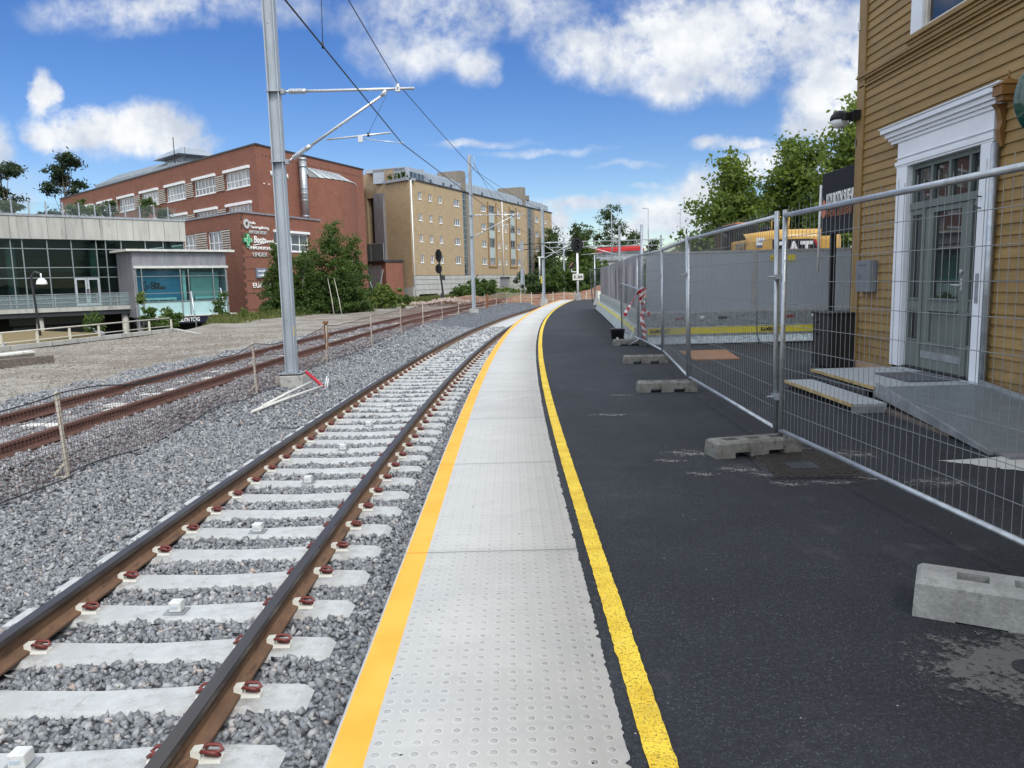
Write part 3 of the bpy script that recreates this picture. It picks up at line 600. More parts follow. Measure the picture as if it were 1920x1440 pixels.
# asphalt
m, nt, b = _mat('asphalt'); t = NN(nt, 'ShaderNodeTexCoord').outputs['Object']
g1 = NNOISE(nt, t, 105, 3, .75); g2 = NNOISE(nt, t, 48, 4, .7); lg = NNOISE(nt, t, .55, 6, .62); md = NNOISE(nt, t, 3.2, 6, .65)
c = NMIX(nt, NRANGE(nt, lg, .35, .65), (.0100,.0115,.0150), (.0190,.0215,.0270)); c = NMIX(nt, NRANGE(nt, g2, .44, .70, 0, .6), c, (.050,.055,.064))
vs_ = NN(nt, 'ShaderNodeTexVoronoi'); vs_.inputs['Scale'].default_value = 95; nt.links.new(t, vs_.inputs['Vector']); vsc = NN(nt, 'ShaderNodeSeparateColor'); nt.links.new(vs_.outputs['Color'], vsc.inputs[0])
c = NMIX(nt, NM(nt, 'MULTIPLY', NRANGE(nt, vs_.outputs['Distance'], .42, .22), NM(nt, 'MULTIPLY', NRANGE(nt, vsc.outputs[0], .60, 1.0, 0, .9), NRANGE(nt, NNOISE(nt, t, 1.7, 5, .7), .40, .62, .12, 1.0))), c, (.115,.122,.135))
c = NMIX(nt, NRANGE(nt, g1, .575, .74, 0, .8), c, (.16,.165,.175))
dust = NM(nt, 'MULTIPLY', NRANGE(nt, md, .53, .72), NRANGE(nt, lg, .44, .60)); c = NMIX(nt, NM(nt, 'MULTIPLY', dust, .22), c, (.16,.16,.155))
sc_ = NM(nt, 'MULTIPLY', NRANGE(nt, NNOISE(nt, t, 11, 7, .75, (1,1.8,1)), .66, .70), NRANGE(nt, NNOISE(nt, t, 1.1, 3, .5), .52, .66)); c = NMIX(nt, NM(nt, 'MULTIPLY', sc_, .55), c, (.34,.33,.31))
vo = NN(nt, 'ShaderNodeTexVoronoi'); vo.inputs['Scale'].default_value = 7; nt.links.new(t, vo.inputs['Vector']); c = NMIX(nt, NRANGE(nt, vo.outputs['Distance'], .035, .02), c, (.30,.30,.29))
nt.links.new(c, b.inputs['Base Color']); nt.links.new(NRANGE(nt, g2, .3, .7, .72, .95), b.inputs['Roughness']); b.inputs['Specular IOR Level'].default_value = .35
NBUMP(nt, b, NM(nt, 'ADD', g1, NM(nt, 'MULTIPLY', g2, 1.2)), .75, .008); M['asphalt'] = m
ysA = PY
Vt = []; rngA = random.Random(3)
offs = [.955, 1.03, 1.3, 2, 3, 4.5, 7, 10, 16, 30]
for y in ysA:
    s_ = 2*KP*max(y-5.5, 0)
    for j, o in enumerate(offs): Vt.append((PX0+cp(y)+o+(0 if j == 0 else 0), y, (-.003 if j == 0 else 0)))
k = len(offs); i = (np.arange(len(ysA)-1)[:,None]*k+np.arange(k-1)[None,:]).ravel()
structure(np_mesh('platform_asphalt', np.array(Vt), np.stack([i, i+1, i+k+1, i+k], 1), M['asphalt']))
# end face and far edge of the platform
mb = MB(); mb.poly([(PX0+cp(57)+.0,57.0,-.001),(PX0+cp(57)+30,57.0,-.001),(PX0+cp(57)+30,58.2,-1.2),(PX0+cp(57),58.2,-1.2)]); structure(mb.build('platform_end_slope', M['gravel']))
# ragged asphalt lip lapping on to the paving
mb = MB(); y = 1.2; prev = None
ylip = []
while y < 30: ylip.append(y); y += .018 if y < 9 else .05
r1 = random.Random(5); Vt = []
for y in ylip:
    j_ = abs(r1.gauss(0, .0045)) + (.012 if r1.random() < .05 else 0); s_ = 2*KP*max(y-5.5, 0); L_ = math.hypot(1, s_)
    for o, z in ((.953-j_, .001), (.957-j_*.6, .006), (.985, .0065), (1.03, .001)): Vt.append((PX0+cp(y)+o/L_, y-o*s_/L_, z))
i = (np.arange(len(ylip)-1)[:,None]*4+np.arange(3)[None,:]).ravel()
structure(np_mesh('asphalt_lip', np.array(Vt), np.stack([i, i+1, i+5, i+4], 1), M['asphalt']))
# yellow line
m, nt, b = _mat('yellow_line_paint'); t = NN(nt, 'ShaderNodeTexCoord').outputs['Object']
c = NMIX(nt, NRANGE(nt, NNOISE(nt, t, 5, 5, .6), .3, .7), (.66,.43,.02), (.82,.60,.05)); c = NMIX(nt, NRANGE(nt, NNOISE(nt, t, 95, 4, .75), .50, .62, 0, .8), c, (.17,.115,.014)); c = NMIX(nt, NRANGE(nt, NNOISE(nt, t, 60, 3, .6), .55, .8, 0, .5), c, (.85,.72,.25)); c = NMIX(nt, NRANGE(nt, NNOISE(nt, t, 2.3, 6, .7), .52, .70, 0, .5), c, (.42,.27,.02))
nt.links.new(c, b.inputs['Base Color']); b.inputs['Roughness'].default_value = .8; NBUMP(nt, b, NNOISE(nt, t, 110, 3, .7), .8, .006); M['yellow_line'] = m
r1 = random.Random(8); Vt = []; ylip = []; y = -4.0
while y < 56.4: ylip.append(y); y += .03 if 1.5 < y < 9 else .15
for y in ylip:
    s_ = 2*KP*max(y-5.5, 0); L_ = math.hypot(1, s_)
    for o in (1.0+r1.gauss(0,.0015)-.002, 1.088+r1.gauss(0,.0015)): Vt.append((PX0+cp(y)+o/L_, y-o*s_/L_, .0085))
i = np.arange(len(ylip)-1)*2
structure(np_mesh('yellow_line', np.array(Vt), np.stack([i, i+1, i+3, i+2], 1), M['yellow_line']))
# ================================================================== masts, wires, signals, net fence
def hsec(mb, x, y, z0, z1, d=.24, w=.22, tf=.022, tw=.014, m=0):   # H column, web along x
    mb.box(x-d/2, x-d/2+tf, y-w/2, y+w/2, z0, z1, m); mb.box(x+d/2-tf, x+d/2, y-w/2, y+w/2, z0, z1, m); mb.box(x-d/2+tf, x+d/2-tf, y-tw/2, y+tw/2, z0, z1, m)
def insulator(mb, a, b, r, n):
    a = Vector(a); b = Vector(b); mb.tube([a, b], r*.45, 6)
    for i in range(n):
        p = a.lerp(b, (i+.5)/n); t = (b-a).normalized()*.008; mb.tube([p-t, p+t], r, 10, smooth=False)
def catenary_mast(label, x, y, zf, ztop, zt, zd, xe, xdiag, reg, steady, big=True):
    g = 'catenary masts'
    T = thing('catenary_mast', label, 'catenary mast', (x, y, zf), g)
    zb = zf+.36
    mb = MB(); hsec(mb, x, y, zb+.06, ztop); 
    for zz in np.arange(zb+1.2, ztop, 1.55): mb.tube([(x-.045,y-.012,zz),(x-.045,y-.022,zz)], .014, 6)
    mb.build('column', M['galv_pole'], T, bevel=.004)
    mb = MB(); mb.box(x-.27,x+.27,y-.25,y+.25,zb+.028,zb+.06); mb.build('base_plate', M['galv'], T, bevel=.004)
    for sx_ in (-1,1):
        for sy_ in (-1,1):
            mb = MB(); mb.tube([(x+sx_*.2,y+sy_*.18,zb-.01),(x+sx_*.2,y+sy_*.18,zb+.10)], .016, 6); mb.build('anchor_bolt', M['dark'], T)
    mb = MB(); mb.hexa([(x-.33,y-.31,zf-.4),(x+.33,y-.31,zf-.4),(x+.33,y+.31,zf-.4),(x-.33,y+.31,zf-.4),(x-.30,y-.29,zb),(x+.30,y-.29,zb),(x+.30,y+.29,zb),(x-.30,y+.29,zb)])
    mb.build('footing', M['footing'], T, bevel=.015)
    xm = x+.13
    mb = MB()
    for zz in (zt, zd): mb.box(xm-.275,xm+.02,y-.125,y+.125,zz-.012,zz+.012); mb.box(xm,xm+.09,y-.05,y+.05,zz-.05,zz+.05)
    mb.build('bracket', M['galv_dull'], T)
    mb = MB(); mb.tube([(xm+.5,y,zt),(xe,y,zt)], .030, 10); mb.tube([(xm+.08,y,zt),(xm+.2,y,zt)], .025, 8); mb.tube([(xm+.44,y,zt),(xm+.54,y,zt)], .05, 10)
    mb.tube([(xe-.35,y-.02,zt+.10),(xe-.35,y-.02,zt-.03)], .035, 8); mb.box(xe-.40,xe-.30,y-.05,y+.05,zt-.06,zt+.05)
    top = mb.build('top_tube', M['alu'], T)
    mb = MB(); insulator(mb, (xm+.18,y,zt), (xm+.46,y,zt), .055, 9); mb.build('insulator', M['alu'], top)
    A = Vector((xm+.06,y,zd)); B = Vector((xdiag,y,zt-.07)); D_ = (B-A).normalized()
    mb = MB(); mb.tube([A+D_*.5, B], .030, 10); mb.tube([A, A+D_*.15], .025, 8); mb.tube([A+D_*.48, A+D_*.60], .05, 10); mb.tube([B-D_*.12, B+Vector((0,0,.05))], .042, 8)
    dg = mb.build('diagonal_tube', M['alu'], T)
    mb = MB(); insulator(mb, A+D_*.14, A+D_*.48, .055, 9); mb.build('insulator', M['alu'], dg)
    (ra, za), (rb, zb_) = reg; mb = MB(); mb.tube([(ra,y,za),(rb,y,zb_)], .020, 8)
    f_ = lambda q: za+(zb_-za)*(q-ra)/(rb-ra)
    sx0 = steady[0]; mb.box(sx0-.05,sx0+.05,y-.03,y+.03,f_(sx0)-.13,f_(sx0)-.01)
    mb.build('registration_tube', M['alu'], T)
    mb = MB(); mb.tube([(sx0+.04,y,f_(sx0)-.06),(steady[1],y,steady[2])], .010, 6); mb.tube([(steady[1],y-.06,steady[2]),(steady[1],y+.06,steady[2])], .022, 6); mb.build('steady_arm', M['alu'], T)
    hx = ra+(rb-ra)*.65; mb = MB(); mb.tube([(xdiag,y,zt-.12),(hx,y,f_(hx)+.02)], .005, 5); mb.tube([(hx,y,f_(hx)-.03),(hx,y,f_(hx)+.05)], .03, 6); mb.build('drop_wire', M['wire'], T)
    return T
M['alu'] = pm('aluminium_tube', (.58,.60,.62), .35, .6, .06, 5, fine=.05)
M['wire'] = plain('overhead_wire', (.045,.05,.065), .5, .3)
M['footing'] = pm('cast_footing', (.36,.355,.33), .9, 0, .1, 4, col2=(.17,.16,.14), bump=.3, bscale=30, fine=.15)
Tm = catenary_mast('nearest tall grey steel catenary mast, on a concrete footing between the two tracks', -4.86, 16.9, -.82, 9.6, 5.55, 4.11, -1.90, -2.50, ((-3.81,4.55),(-2.44,4.66)), (-3.09,-2.21,4.44))
mb = MB(); mb.box(-4.742,-4.735,16.79,16.83,.40,.62); mb.build('sticker', plain('yellow_sticker', (.65,.42,.03)), Tm)
T2 = catenary_mast('second grey steel catenary mast, standing in front of the pale brick apartment block', -2.38, 50.9, -.66, 9.57, 5.76, 4.42, 1.01, .40, ((-.85,4.99),(.22,5.16)), (-.32,.58,4.86))
mb = MB(); insulator(mb, (-2.08,50.9,9.28), (-2.08,50.9,9.0), .05, 3); insulator(mb, (-2.06,50.9,8.85), (-2.06,50.9,8.6), .05, 3); mb.tube([(-2.25,50.9,9.42),(-2.08,50.9,9.42),(-2.08,50.9,9.28)], .02, 6); mb.tube([(-2.25,50.9,8.9),(-2.06,50.9,8.9)], .02, 6); mb.build('feeder_insulator', M['alu'], T2)
T3 = catenary_mast('third grey catenary mast, beside the far end of the platform paving', 2.82, 64, -.40, 7.28, 4.5, 3.3, 5.6, 5.2, ((4.2,3.9),(5.3,4.05)), (4.6,5.5,3.8))
mb = MB(); mb.tube([(2.5,63.7,3.3),(2.5,63.7,1.9)], .07, 8); mb.tube([(2.5,63.7,1.9),(2.5,63.7,1.5)], .03, 8); mb.box(2.35,2.9,63.65,63.75,3.3,3.4); mb.build('tension_weight', M['white_old'], T3)
for zz in (1.55,1.70,1.85,2.0):
    mb = MB(); mb.box(2.59,2.69,63.86,63.89,zz-.3,zz-.2); mb.build('number_plate', plain('yellow_plate', (.75,.6,.05)), T3)
# old lattice mast
L = thing('lattice_mast', 'old grey lattice mast with a tapering open base, beyond the third mast', 'catenary mast', (1.7,100,-.5))
mb = MB(); zt = 6.4
for sx_ in (-1,1):
    for sy_ in (-1,1): mb.beam((1.7+sx_*.28,100+sy_*.28,-.5),(1.7+sx_*.11,100+sy_*.11,zt),.07,.07)
for i in range(12):
    z0, z1 = -.4+i*.56, -.4+(i+1)*.56; w0 = .28-.17*(z0+.5)/6.9; w1 = .28-.17*(z1+.5)/6.9; s_ = 1 if i % 2 else -1
    mb.beam((1.7-s_*w0,100-w0,z0),(1.7+s_*w1,100-w1,z1),.04,.02); mb.beam((1.7+w0,100-s_*w0,z0),(1.7+w1,100+s_*w1,z1),.02,.04); mb.beam((1.7-w0,100-s_*w0,z0),(1.7-w1,100+s_*w1,z1),.02,.04)
mb.build('lattice', M['galv_dull'], L)
mb = MB(); mb.box(1.45,1.95,99.9,100.1,1.0,3.0); mb.build('shield_panel', M['galv_pole'], L)
mb = MB(); mb.tube([(1.7,100,6.05),(4.2,100,6.15)], .05, 6); mb.tube([(1.7,100,5.4),(4.2,100,5.5)], .05, 6); mb.build('arm', M['dark'], L)
mb = MB(); mb.box(1.5,1.9,99.8,100.2,5.3,6.5); mb.build('head_box', M['galv_dull'], L)
# far portal
P = thing('catenary_portal', 'far grey gantry beam for the overhead line, in front of the dark trees', 'catenary portal', (7.8,110,-1))
for x in (7.8, 21.5):
    mb = MB(); hsec(mb, x, 110, -1, 7.4); mb.build('column', M['galv_pole'], P)
mb = MB(); mb.box(5.5,22,109.9,110.1,6.7,6.82); mb.box(5.5,22,109.9,110.1,5.95,6.05)
for i in range(14): mb.beam((5.8+i*1.2,110,6.0),(5.8+i*1.2+(.6 if i%2 else -.0),110,6.75),.05,.05)
mb.build('beam', M['galv_dull'], P)
mb = MB(); mb.tube([(7.6,110,4.6),(5.0,110,6.4)], .05, 6); mb.tube([(7.6,110,5.4),(4.6,110,5.2)], .04, 6); mb.build('arm', M['alu'], P)
P2 = thing('catenary_mast', 'slim far grey mast rising in front of the road bridge, with white cantilever arms', 'catenary mast', (13.1,92,0), 'catenary masts')
mb = MB(); hsec(mb, 13.1, 92, -1, 7.6); mb.build('column', M['galv_pole'], P2)
mb = MB(); mb.tube([(13.0,92,4.2),(9.5,92,5.2)], .05, 6); mb.tube([(13.0,92,5.25),(9.2,92,5.35)], .045, 6); mb.tube([(11.0,92,4.5),(8.6,92,4.35)], .03, 6); mb.build('arm', M['alu'], P2)
# ---- wires
def sag(a, b, s, n=24): 
    a = Vector(a); b = Vector(b); return [a.lerp(b, i/n)-Vector((0,0,4*s*(i/n)*(1-i/n))) for i in range(n+1)]
def wire(name, pts, r, label, group='overhead line wires'):
    mb = MB(); mb.tube(pts, r, 5, smooth=True); o = mb.build(name, M['wire'], loc=tuple(pts[0])); return tag(o, label, 'wire', group)
CA, CB, CC = (-2.21,16.9,4.43), (.58,50.9,4.85), (5.5,64,3.8)
MA, MBp = (-2.25,16.9,5.66), (.85,50.9,5.85)
wire('contact_wire', sag((-2.75,-32,4.75), CA, .0)[:-1]+sag(CA, CB, .04)+sag(CB, (7.2,92,4.9), .05)[1:], .011, 'contact wire, lowest of the overhead wires, held by the mast arms above the near track')
wire('auxiliary_wire', sag((-2.95,-32,5.15), (-2.27,16.0,4.50), .05), .008, 'thin wire beside the contact wire at the photo top, merging with it before the mast')
wire('messenger_wire', sag((-2.3,-32,6.1), MA, .25)[:-1]+sag(MA, MBp, .22)+sag(MBp, (6.9,92,6.3), .3)[1:], .009, 'upper carrying wire resting on the ends of the mast top tubes')
wire('feeder_wire', sag((-2.06,50.9,8.62),(2.9,64,7.1),.15)+sag((2.9,64,7.1),(9,110,7.0),.4)[1:], .013, 'feeder wire sloping down from the insulator on the second mast')
wire('feeder_wire', sag((-2.08,50.9,9.0),(1.7,100,6.5),.35), .012, 'feeder wire stretching from the second mast to the old lattice mast')
wire('jumper_wire', sag((-2.06,50.9,8.85),(-4.9,46.5,7.7),.9), .012, 'slack jumper wire drooping leftwards from the second mast top')
wire('stay_wire', [(-.6,57.5,-.4),(2.35,92,4.6)], .02, 'slanting pale stay wire rising from the ballast behind the second mast')
for ya, yb in ((10.2,10.2),(27.5,27.5)):
    def at(P_, Q_, y, s): t_ = (y-P_[1])/(Q_[1]-P_[1]); return P_[0]+(Q_[0]-P_[0])*t_, P_[2]+(Q_[2]-P_[2])*t_-4*s*t_*(1-t_)
    if ya < 16: a = at((-2.3,-32,6.1), MA, ya, .25); b = at((-2.75,-32,4.75), CA, ya, 0)
    else: a = at(MA, MBp, ya, .22); b = at(CA, CB, ya, .04)
    mb = MB(); mb.tube([(a[0],ya,a[1]),(b[0],yb,b[1])], .005, 5); mb.tube([(b[0],yb,b[1]-.03),(b[0],yb,b[1]+.05)], .015, 5)
    o = mb.build('dropper', M['wire'], loc=(a[0],ya,a[1])); tag(o, 'short vertical dropper between the upper and lower wires, %s' % ('in front of the nearest mast' if ya < 16 else 'above the apartment block roof'), 'wire', 'droppers of the overhead line')
# ---- tubes left by the first mast
for i, (a, b, r, lab) in enumerate([((-4.60,13.35,-.70),(-3.98,16.0,-.62),.028,'long pale plastic tube on the ballast by the nearest mast, lower of the pair'),((-4.52,13.7,-.66),(-4.28,16.3,-.56),.028,'long pale plastic tube on the ballast by the nearest mast, upper of the pair')]):
    mb = MB(); mb.tube([a, tuple((Vector(a)+Vector(b))/2+Vector((0,0,.012))), b], r, 10); o = mb.build('plastic_tube', [M['white_old']], loc=a); tag(o, lab, 'tube', 'tubes on the ballast')
mb = MB(); mb.tube([(-4.45,16.5,-.36),(-4.2,16.4,-.55),(-4.02,16.2,-.66)], .035, 8); o = mb.build('red_tube', plain('red_plastic', (.42,.015,.025), .45), loc=(-4.02,16.2,-.66)); tag(o, 'short red tube leaning against the footing of the nearest mast', 'tube')
mb = MB(); mb.tube([(-3.98,16.2,-.68),(-3.95,16.3,-.45)], .012, 6); mb.tube([(-3.93,16.2,-.68),(-3.93,16.32,-.5)], .012, 6); o = mb.build('cable_ends', M['white'], loc=(-3.95,16.2,-.68)); tag(o, 'two stubby white cable ends beside the red tube', 'cable')
# ---- net fence
def xn(y): return -5.20+.0013*max(y-8,0)**2*(1 if y < 30 else 1)
NP = [3.4, 8.75, 15.3, 20.7, 26.3, 31.5, 36.5, 42.0, 47.5, 53, 58.5, 64, 69.5]
def nz(y): return float(ballast_h(np.array([xn(y)]), np.array([y]))[0])
nf = thing('net_fence', 'low brown plastic net fence strung on pale posts between the two tracks', 'fence', (xn(8.75),8.75,nz(8.75)))
M['post'] = pm('pale_post', (.50,.47,.39), .6, 0, .1, 6); M['net'] = plain('brown_net', (.16,.075,.06), .7); M['net_edge'] = plain('net_edge_cord', (.03,.028,.03), .7)
for y in NP:
    x, z = xn(y), nz(y); mb = MB(); lean = .05*math.sin(y*1.9)
    mb.beam((x,y,z-.05),(x+lean*.4,y+lean,z+1.04),.045,.03,up=(1,0,0)); p_ = mb.build('post', M['post'], nf)
    mb = MB(); mb.beam((x+.02,y,z+.02),(x-.68,y-.04,z+.03),.05,.035); mb.beam((x-.18,y,z+.03),(x,y,z+.22),.03,.03); mb.build('foot', M['post'], p_)
def net_span(y0, y1, fine):
    n = max(3, int((y1-y0)/fine)); mb = MB(); top = []; bot = []
    for i in range(n+1):
        t_ = i/n; y = y0+(y1-y0)*t_; x = xn(y)+.012*math.sin(i*.12+y0)*math.sin(math.pi*t_); dip = (.10+.05*math.sin(y0*3))*math.sin(math.pi*t_)
        z = nz(y); top.append(Vector((x,y,z+1.02-dip))); bot.append(Vector((x+.03*math.sin(i*.09+y0*2)+.03,y,z+.05+.035*math.sin(i*.07+y0))))
    nr = max(4, int(.95/fine*.95)); w = .0034 if y0 < 30 else .006
    for i in range(n+1): 
        a, b = bot[i], top[i]; e = Vector((0,w,0)); mb.poly([a-e,a+e,b+e,b-e]); e = Vector((w*.8,0,0)); mb.poly([a-e,a+e,b+e,b-e])
    for r in range(1, nr):
        t_ = r/nr
        for i in range(n):
            a, b = bot[i].lerp(top[i], t_), bot[i+1].lerp(top[i+1], t_); e = Vector((0,0,w*.8)); mb.poly([a-e,b-e,b+e,a+e])
    o = mb.build('net', M['net'], nf, fix=False)
    mb = MB(); mb.tube(top, .008, 5); mb.tube(bot, .009, 5); mb.build('edge_cord', M['net_edge'], o)
for a, b in zip(NP[:-1], NP[1:]): net_span(a, b, .062 if a < 20 else (.09 if a < 32 else .2))
# rusty stake
mb = MB(); y = 23.4; x = -5.62; z = -.66
mb.box(x-.05,x+.05,y-.006,y+.006,z-.1,z+1.05); mb.box(x-.006,x+.006,y-.05,y+.05,z-.1,z+1.05); mb.box(x-.09,x+.09,y-.03,y+.03,z+.55,z+.66); mb.box(x-.07,x+.07,y-.07,y+.07,z+.98,z+1.06); mb.tube([(x-.06,y,z+.3),(x+.1,y+.02,z+.34)],.02,6)
tag(mb.build('rusty_stake', M['rust'], loc=(x,y,z)), 'rusty steel stake standing in the net fence behind the nearest mast', 'stake')
mb = MB(); y = 59; x = xn(59)+.1; z = -.62; mb.box(x-.07,x+.07,y-.07,y+.07,z-.1,z+1.15); mb.box(x-.11,x+.11,y-.09,y+.09,z+.5,z+.6); tag(mb.build('rusty_stake', M['rust'], loc=(x,y,z)), 'rusty steel stake in the net fence near the lattice mast', 'stake')
# ---- main signal at the platform end
S = thing('signal_mast', 'white signal post with black two-lamp head and number plate at the platform end', 'railway signal', (4.84,54.8,0))
mb = MB(); mb.box(4.64,5.04,54.6,55.0,-.02,.45); mb.build('footing', M['concrete'], S, bevel=.01)
mb = MB(); mb.tube([(4.84,54.8,.45),(4.82,54.8,3.4)], .075, 12); mb.build('pole', M['white'], S)
def lamp_head(par, cx, y, cz, rx, rz, lamps, octa=False):
    mb = MB(); n = 8 if octa else 24; pts = []
    for j in range(n):
        a = 2*math.pi*(j+.5)/n; q = 1.12 if octa else 1; pts.append((cx+rx*math.cos(a)*(1 if not octa else .98), cz+rz*math.sin(a)))
    mb.raw([(x_,y-.03,z_) for x_,z_ in pts]+[(x_,y+.05,z_) for x_,z_ in pts], [tuple(range(n)),tuple(reversed(range(n,2*n)))]+[(i,n+i,n+(i+1)%n,(i+1)%n) for i in range(n)])
    mb.box(cx-rx*.4,cx+rx*.4,y+.05,y+.3,cz-rz*.7,cz+rz*.7); h_ = mb.build('signal_head', M['black'], par)
    for dz in lamps:
        mb = MB(); r = min(rx*.36,.14); k = 14
        for j in range(k):     # hood, open below
            a0 = math.pi*(-.2)+math.pi*1.4*j/k; a1 = math.pi*(-.2)+math.pi*1.4*(j+1)/k
            mb.poly([(cx+r*math.cos(a0),y-.03,cz+dz+r*math.sin(a0)),(cx+r*math.cos(a1),y-.03,cz+dz+r*math.sin(a1)),(cx+r*math.cos(a1),y-.30,cz+dz+r*math.sin(a1)),(cx+r*math.cos(a0),y-.30,cz+dz+r*math.sin(a0))])
        ld = mb.build('hood', M['dark'], h_); mb = MB(); mb.lathe([(0,-.045),(r*.7,-.035),(r*.8,-.03)], (cx,y,cz+dz), 14, axis='y'); mb.build('lens', M['lens'], h_)
M['lens'] = glass_dark('signal_lens', (.03,.04,.05))
lamp_head(S, 4.80, 54.7, 3.87, .42, .53, (.19,-.19))
mb = MB(); mb.box(4.47,5.22,54.68,54.71,1.42,1.86); pl = mb.build('number_plate', M['white_old'], S)
text('lettering', 'K 264', (4.56,54.675,1.55), (1,0,0), .30, M['black'], pl, .006, .008, .58)
mb = MB(); mb.tube([(4.8,54.8,2.0),(4.42,54.8,2.0),(4.42,54.8,2.25)], .035, 8); mb.build('arm', M['white'], S)
mb = MB(); mb.hexa([(4.18,54.7,2.25),(4.56,54.7,2.25),(4.56,54.85,2.25),(4.18,54.85,2.25),(4.22,54.7,2.62),(4.62,54.7,2.72),(4.62,54.85,2.72),(4.22,54.85,2.62)]); rp = mb.build('repeater', M['black'], S)
mb = MB(); mb.beam((4.24,54.69,2.36),(4.50,54.69,2.66),.02,.07,up=(0,1,0)); mb.build('amber_strip', plain('amber_strip', (.85,.50,.14), .5), rp)
# ---- old signal with two heads by the apartment block
S = thing('signal_mast', 'leaning dark signal post with two black octagonal heads in front of the apartment block', 'railway signal', (-6.68,78,-.4))
mb = MB(); mb.tube([(-6.62,78,-.5),(-6.95,78,2.6),(-7.05,78,4.6)], .09, 10); mb.build('pole', M['dark'], S)
lamp_head(S, -7.02, 77.8, 4.18, .36, .67, (.36,0,-.36), True); lamp_head(S, -7.05, 77.8, 2.87, .36, .50, (.2,-.18), True)
mb = MB(); mb.box(-6.86,-6.45,77.7,77.9,1.72,2.2); mb.build('box', M['dark'], S); mb = MB(); mb.box(-6.9,-6.62,77.6,77.8,-.35,.45); mb.build('box', M['dark'], S)
# ================================================================== buildings on the left
def unit(x, y): l = math.hypot(x, y); return (x/l, y/l)
D1, D2, D3 = unit(1.02, 1), unit(-1.05, 1), unit(.38, 1)
def PT(A, d, n, s, o, z): return (A[0]+d[0]*s+n[0]*o, A[1]+d[1]*s+n[1]*o, z)
def wall(mb, A, d, n, s0, s1, z0, z1, holes=(), depth=.14, m=0, mr=None):
    """flat wall with rectangular openings (s0,s1,z0,z1) and their reveals"""
    ss = sorted({s0, s1, *[v for h in holes for v in h[:2] if s0 < v < s1]}); zs = sorted({z0, z1, *[v for h in holes for v in h[2:4] if z0 < v < z1]})
    for a, b in zip(ss[:-1], ss[1:]):
        for c, e in zip(zs[:-1], zs[1:]):
            ms, mz = (a+b)/2, (c+e)/2
            if any(h[0] < ms < h[1] and h[2] < mz < h[3] for h in holes): continue
            mb.poly([PT(A,d,n,a,0,c),PT(A,d,n,b,0,c),PT(A,d,n,b,0,e),PT(A,d,n,a,0,e)], m)
    mr = m if mr is None else mr
    for a, b, c, e in [h[:4] for h in holes]:
        q = lambda s_, o, z: PT(A,d,n,s_,o,z)
        mb.poly([q(a,0,c),q(a,-depth,c),q(a,-depth,e),q(a,0,e)], mr); mb.poly([q(b,0,c),q(b,0,e),q(b,-depth,e),q(b,-depth,c)], mr)
        mb.poly([q(a,0,c),q(b,0,c),q(b,-depth,c),q(a,-depth,c)], mr); mb.poly([q(a,0,e),q(a,-depth,e),q(b,-depth,e),q(b,0,e)], mr)
def window(par, A, d, n, s0, s1, z0, z1, cols, rows, fw, mf, mg, rec=.10, sill=None, th=.06):
    mb = MB(); e = .003
    mb.obox(A,d,n,s0+e,s0+fw,-rec-th,-rec+.01,z0+e,z1-e); mb.obox(A,d,n,s1-fw,s1-e,-rec-th,-rec+.01,z0+e,z1-e); mb.obox(A,d,n,s0+fw,s1-fw,-rec-th,-rec+.01,z0+e,z0+fw); mb.obox(A,d,n,s0+fw,s1-fw,-rec-th,-rec+.01,z1-fw,z1-e)
    for i in range(1, cols): c = s0+(s1-s0)*i/cols; mb.obox(A,d,n,c-fw*.5,c+fw*.5,-rec-th+.005,-rec+.005,z0+fw,z1-fw)
    for r in rows: z = z0+(z1-z0)*r; mb.obox(A,d,n,s0+fw,s1-fw,-rec-th+.008,-rec+.002,z-fw*.4,z+fw*.4)
    if sill: mb.obox(A,d,n,s0-.05,s1+.05,-rec,.06,z0-.07,z0-.004)
    w = mb.build('window', mf, par)
    mb = MB(); mb.poly([PT(A,d,n,s0+fw*.5,-rec-th*.6,z0+fw*.5),PT(A,d,n,s1-fw*.5,-rec-th*.6,z0+fw*.5),PT(A,d,n,s1-fw*.5,-rec-th*.6,z1-fw*.5),PT(A,d,n,s0+fw*.5,-rec-th*.6,z1-fw*.5)]); mb.build('pane', mg, w)
    return w
M['brick_red'] = brick('red_brick', (.245,.098,.064), (.205,.080,.054), (.22,.155,.125))
M['brick_buff'] = brick('buff_brick', (.42,.315,.19), (.37,.275,.165), (.34,.28,.2), patch=.15)
M['win_glass'] = glass_dark('window_glass', (.05,.06,.07)); M['win_glass2'] = glass_dark('window_glass_curtained', (.20,.215,.22), .06)
M['louvre'] = pm('cream_louvre', (.50,.44,.38), .6); M['louvre_dark'] = pm('louvre_brown_board', (.09,.045,.035), .8)  # dark brown boards behind the cream slats, also on bands and vents
# ------------------------------------------------------------ red brick block, upper part
RA = (-23.72, 75.0); n2 = (-D1[0]*0-.69, -.725); n2 = unit(-D2[1], D2[0]); n3 = unit(D3[1], -D3[0])
ZG = -3.6; RT_ = 14.85
rb = thing('brick_office_building', 'large red brick office building with rows of white windows and shop names', 'building', (RA[0],RA[1],ZG))
holes2 = []; wins = []
for i in range(8):
    a = 1.37+7.1*i; b = a+4.85
    for (z0, z1) in ((11.25,12.86),(7.95,9.55),(4.65,6.25)):
        holes2.append((a,b,z0,z1)); wins.append((i,a,b,z0,z1))
mb = MB(); wall(mb, RA, D2, n2, 0, 56.8, ZG, RT_, holes2, .2)
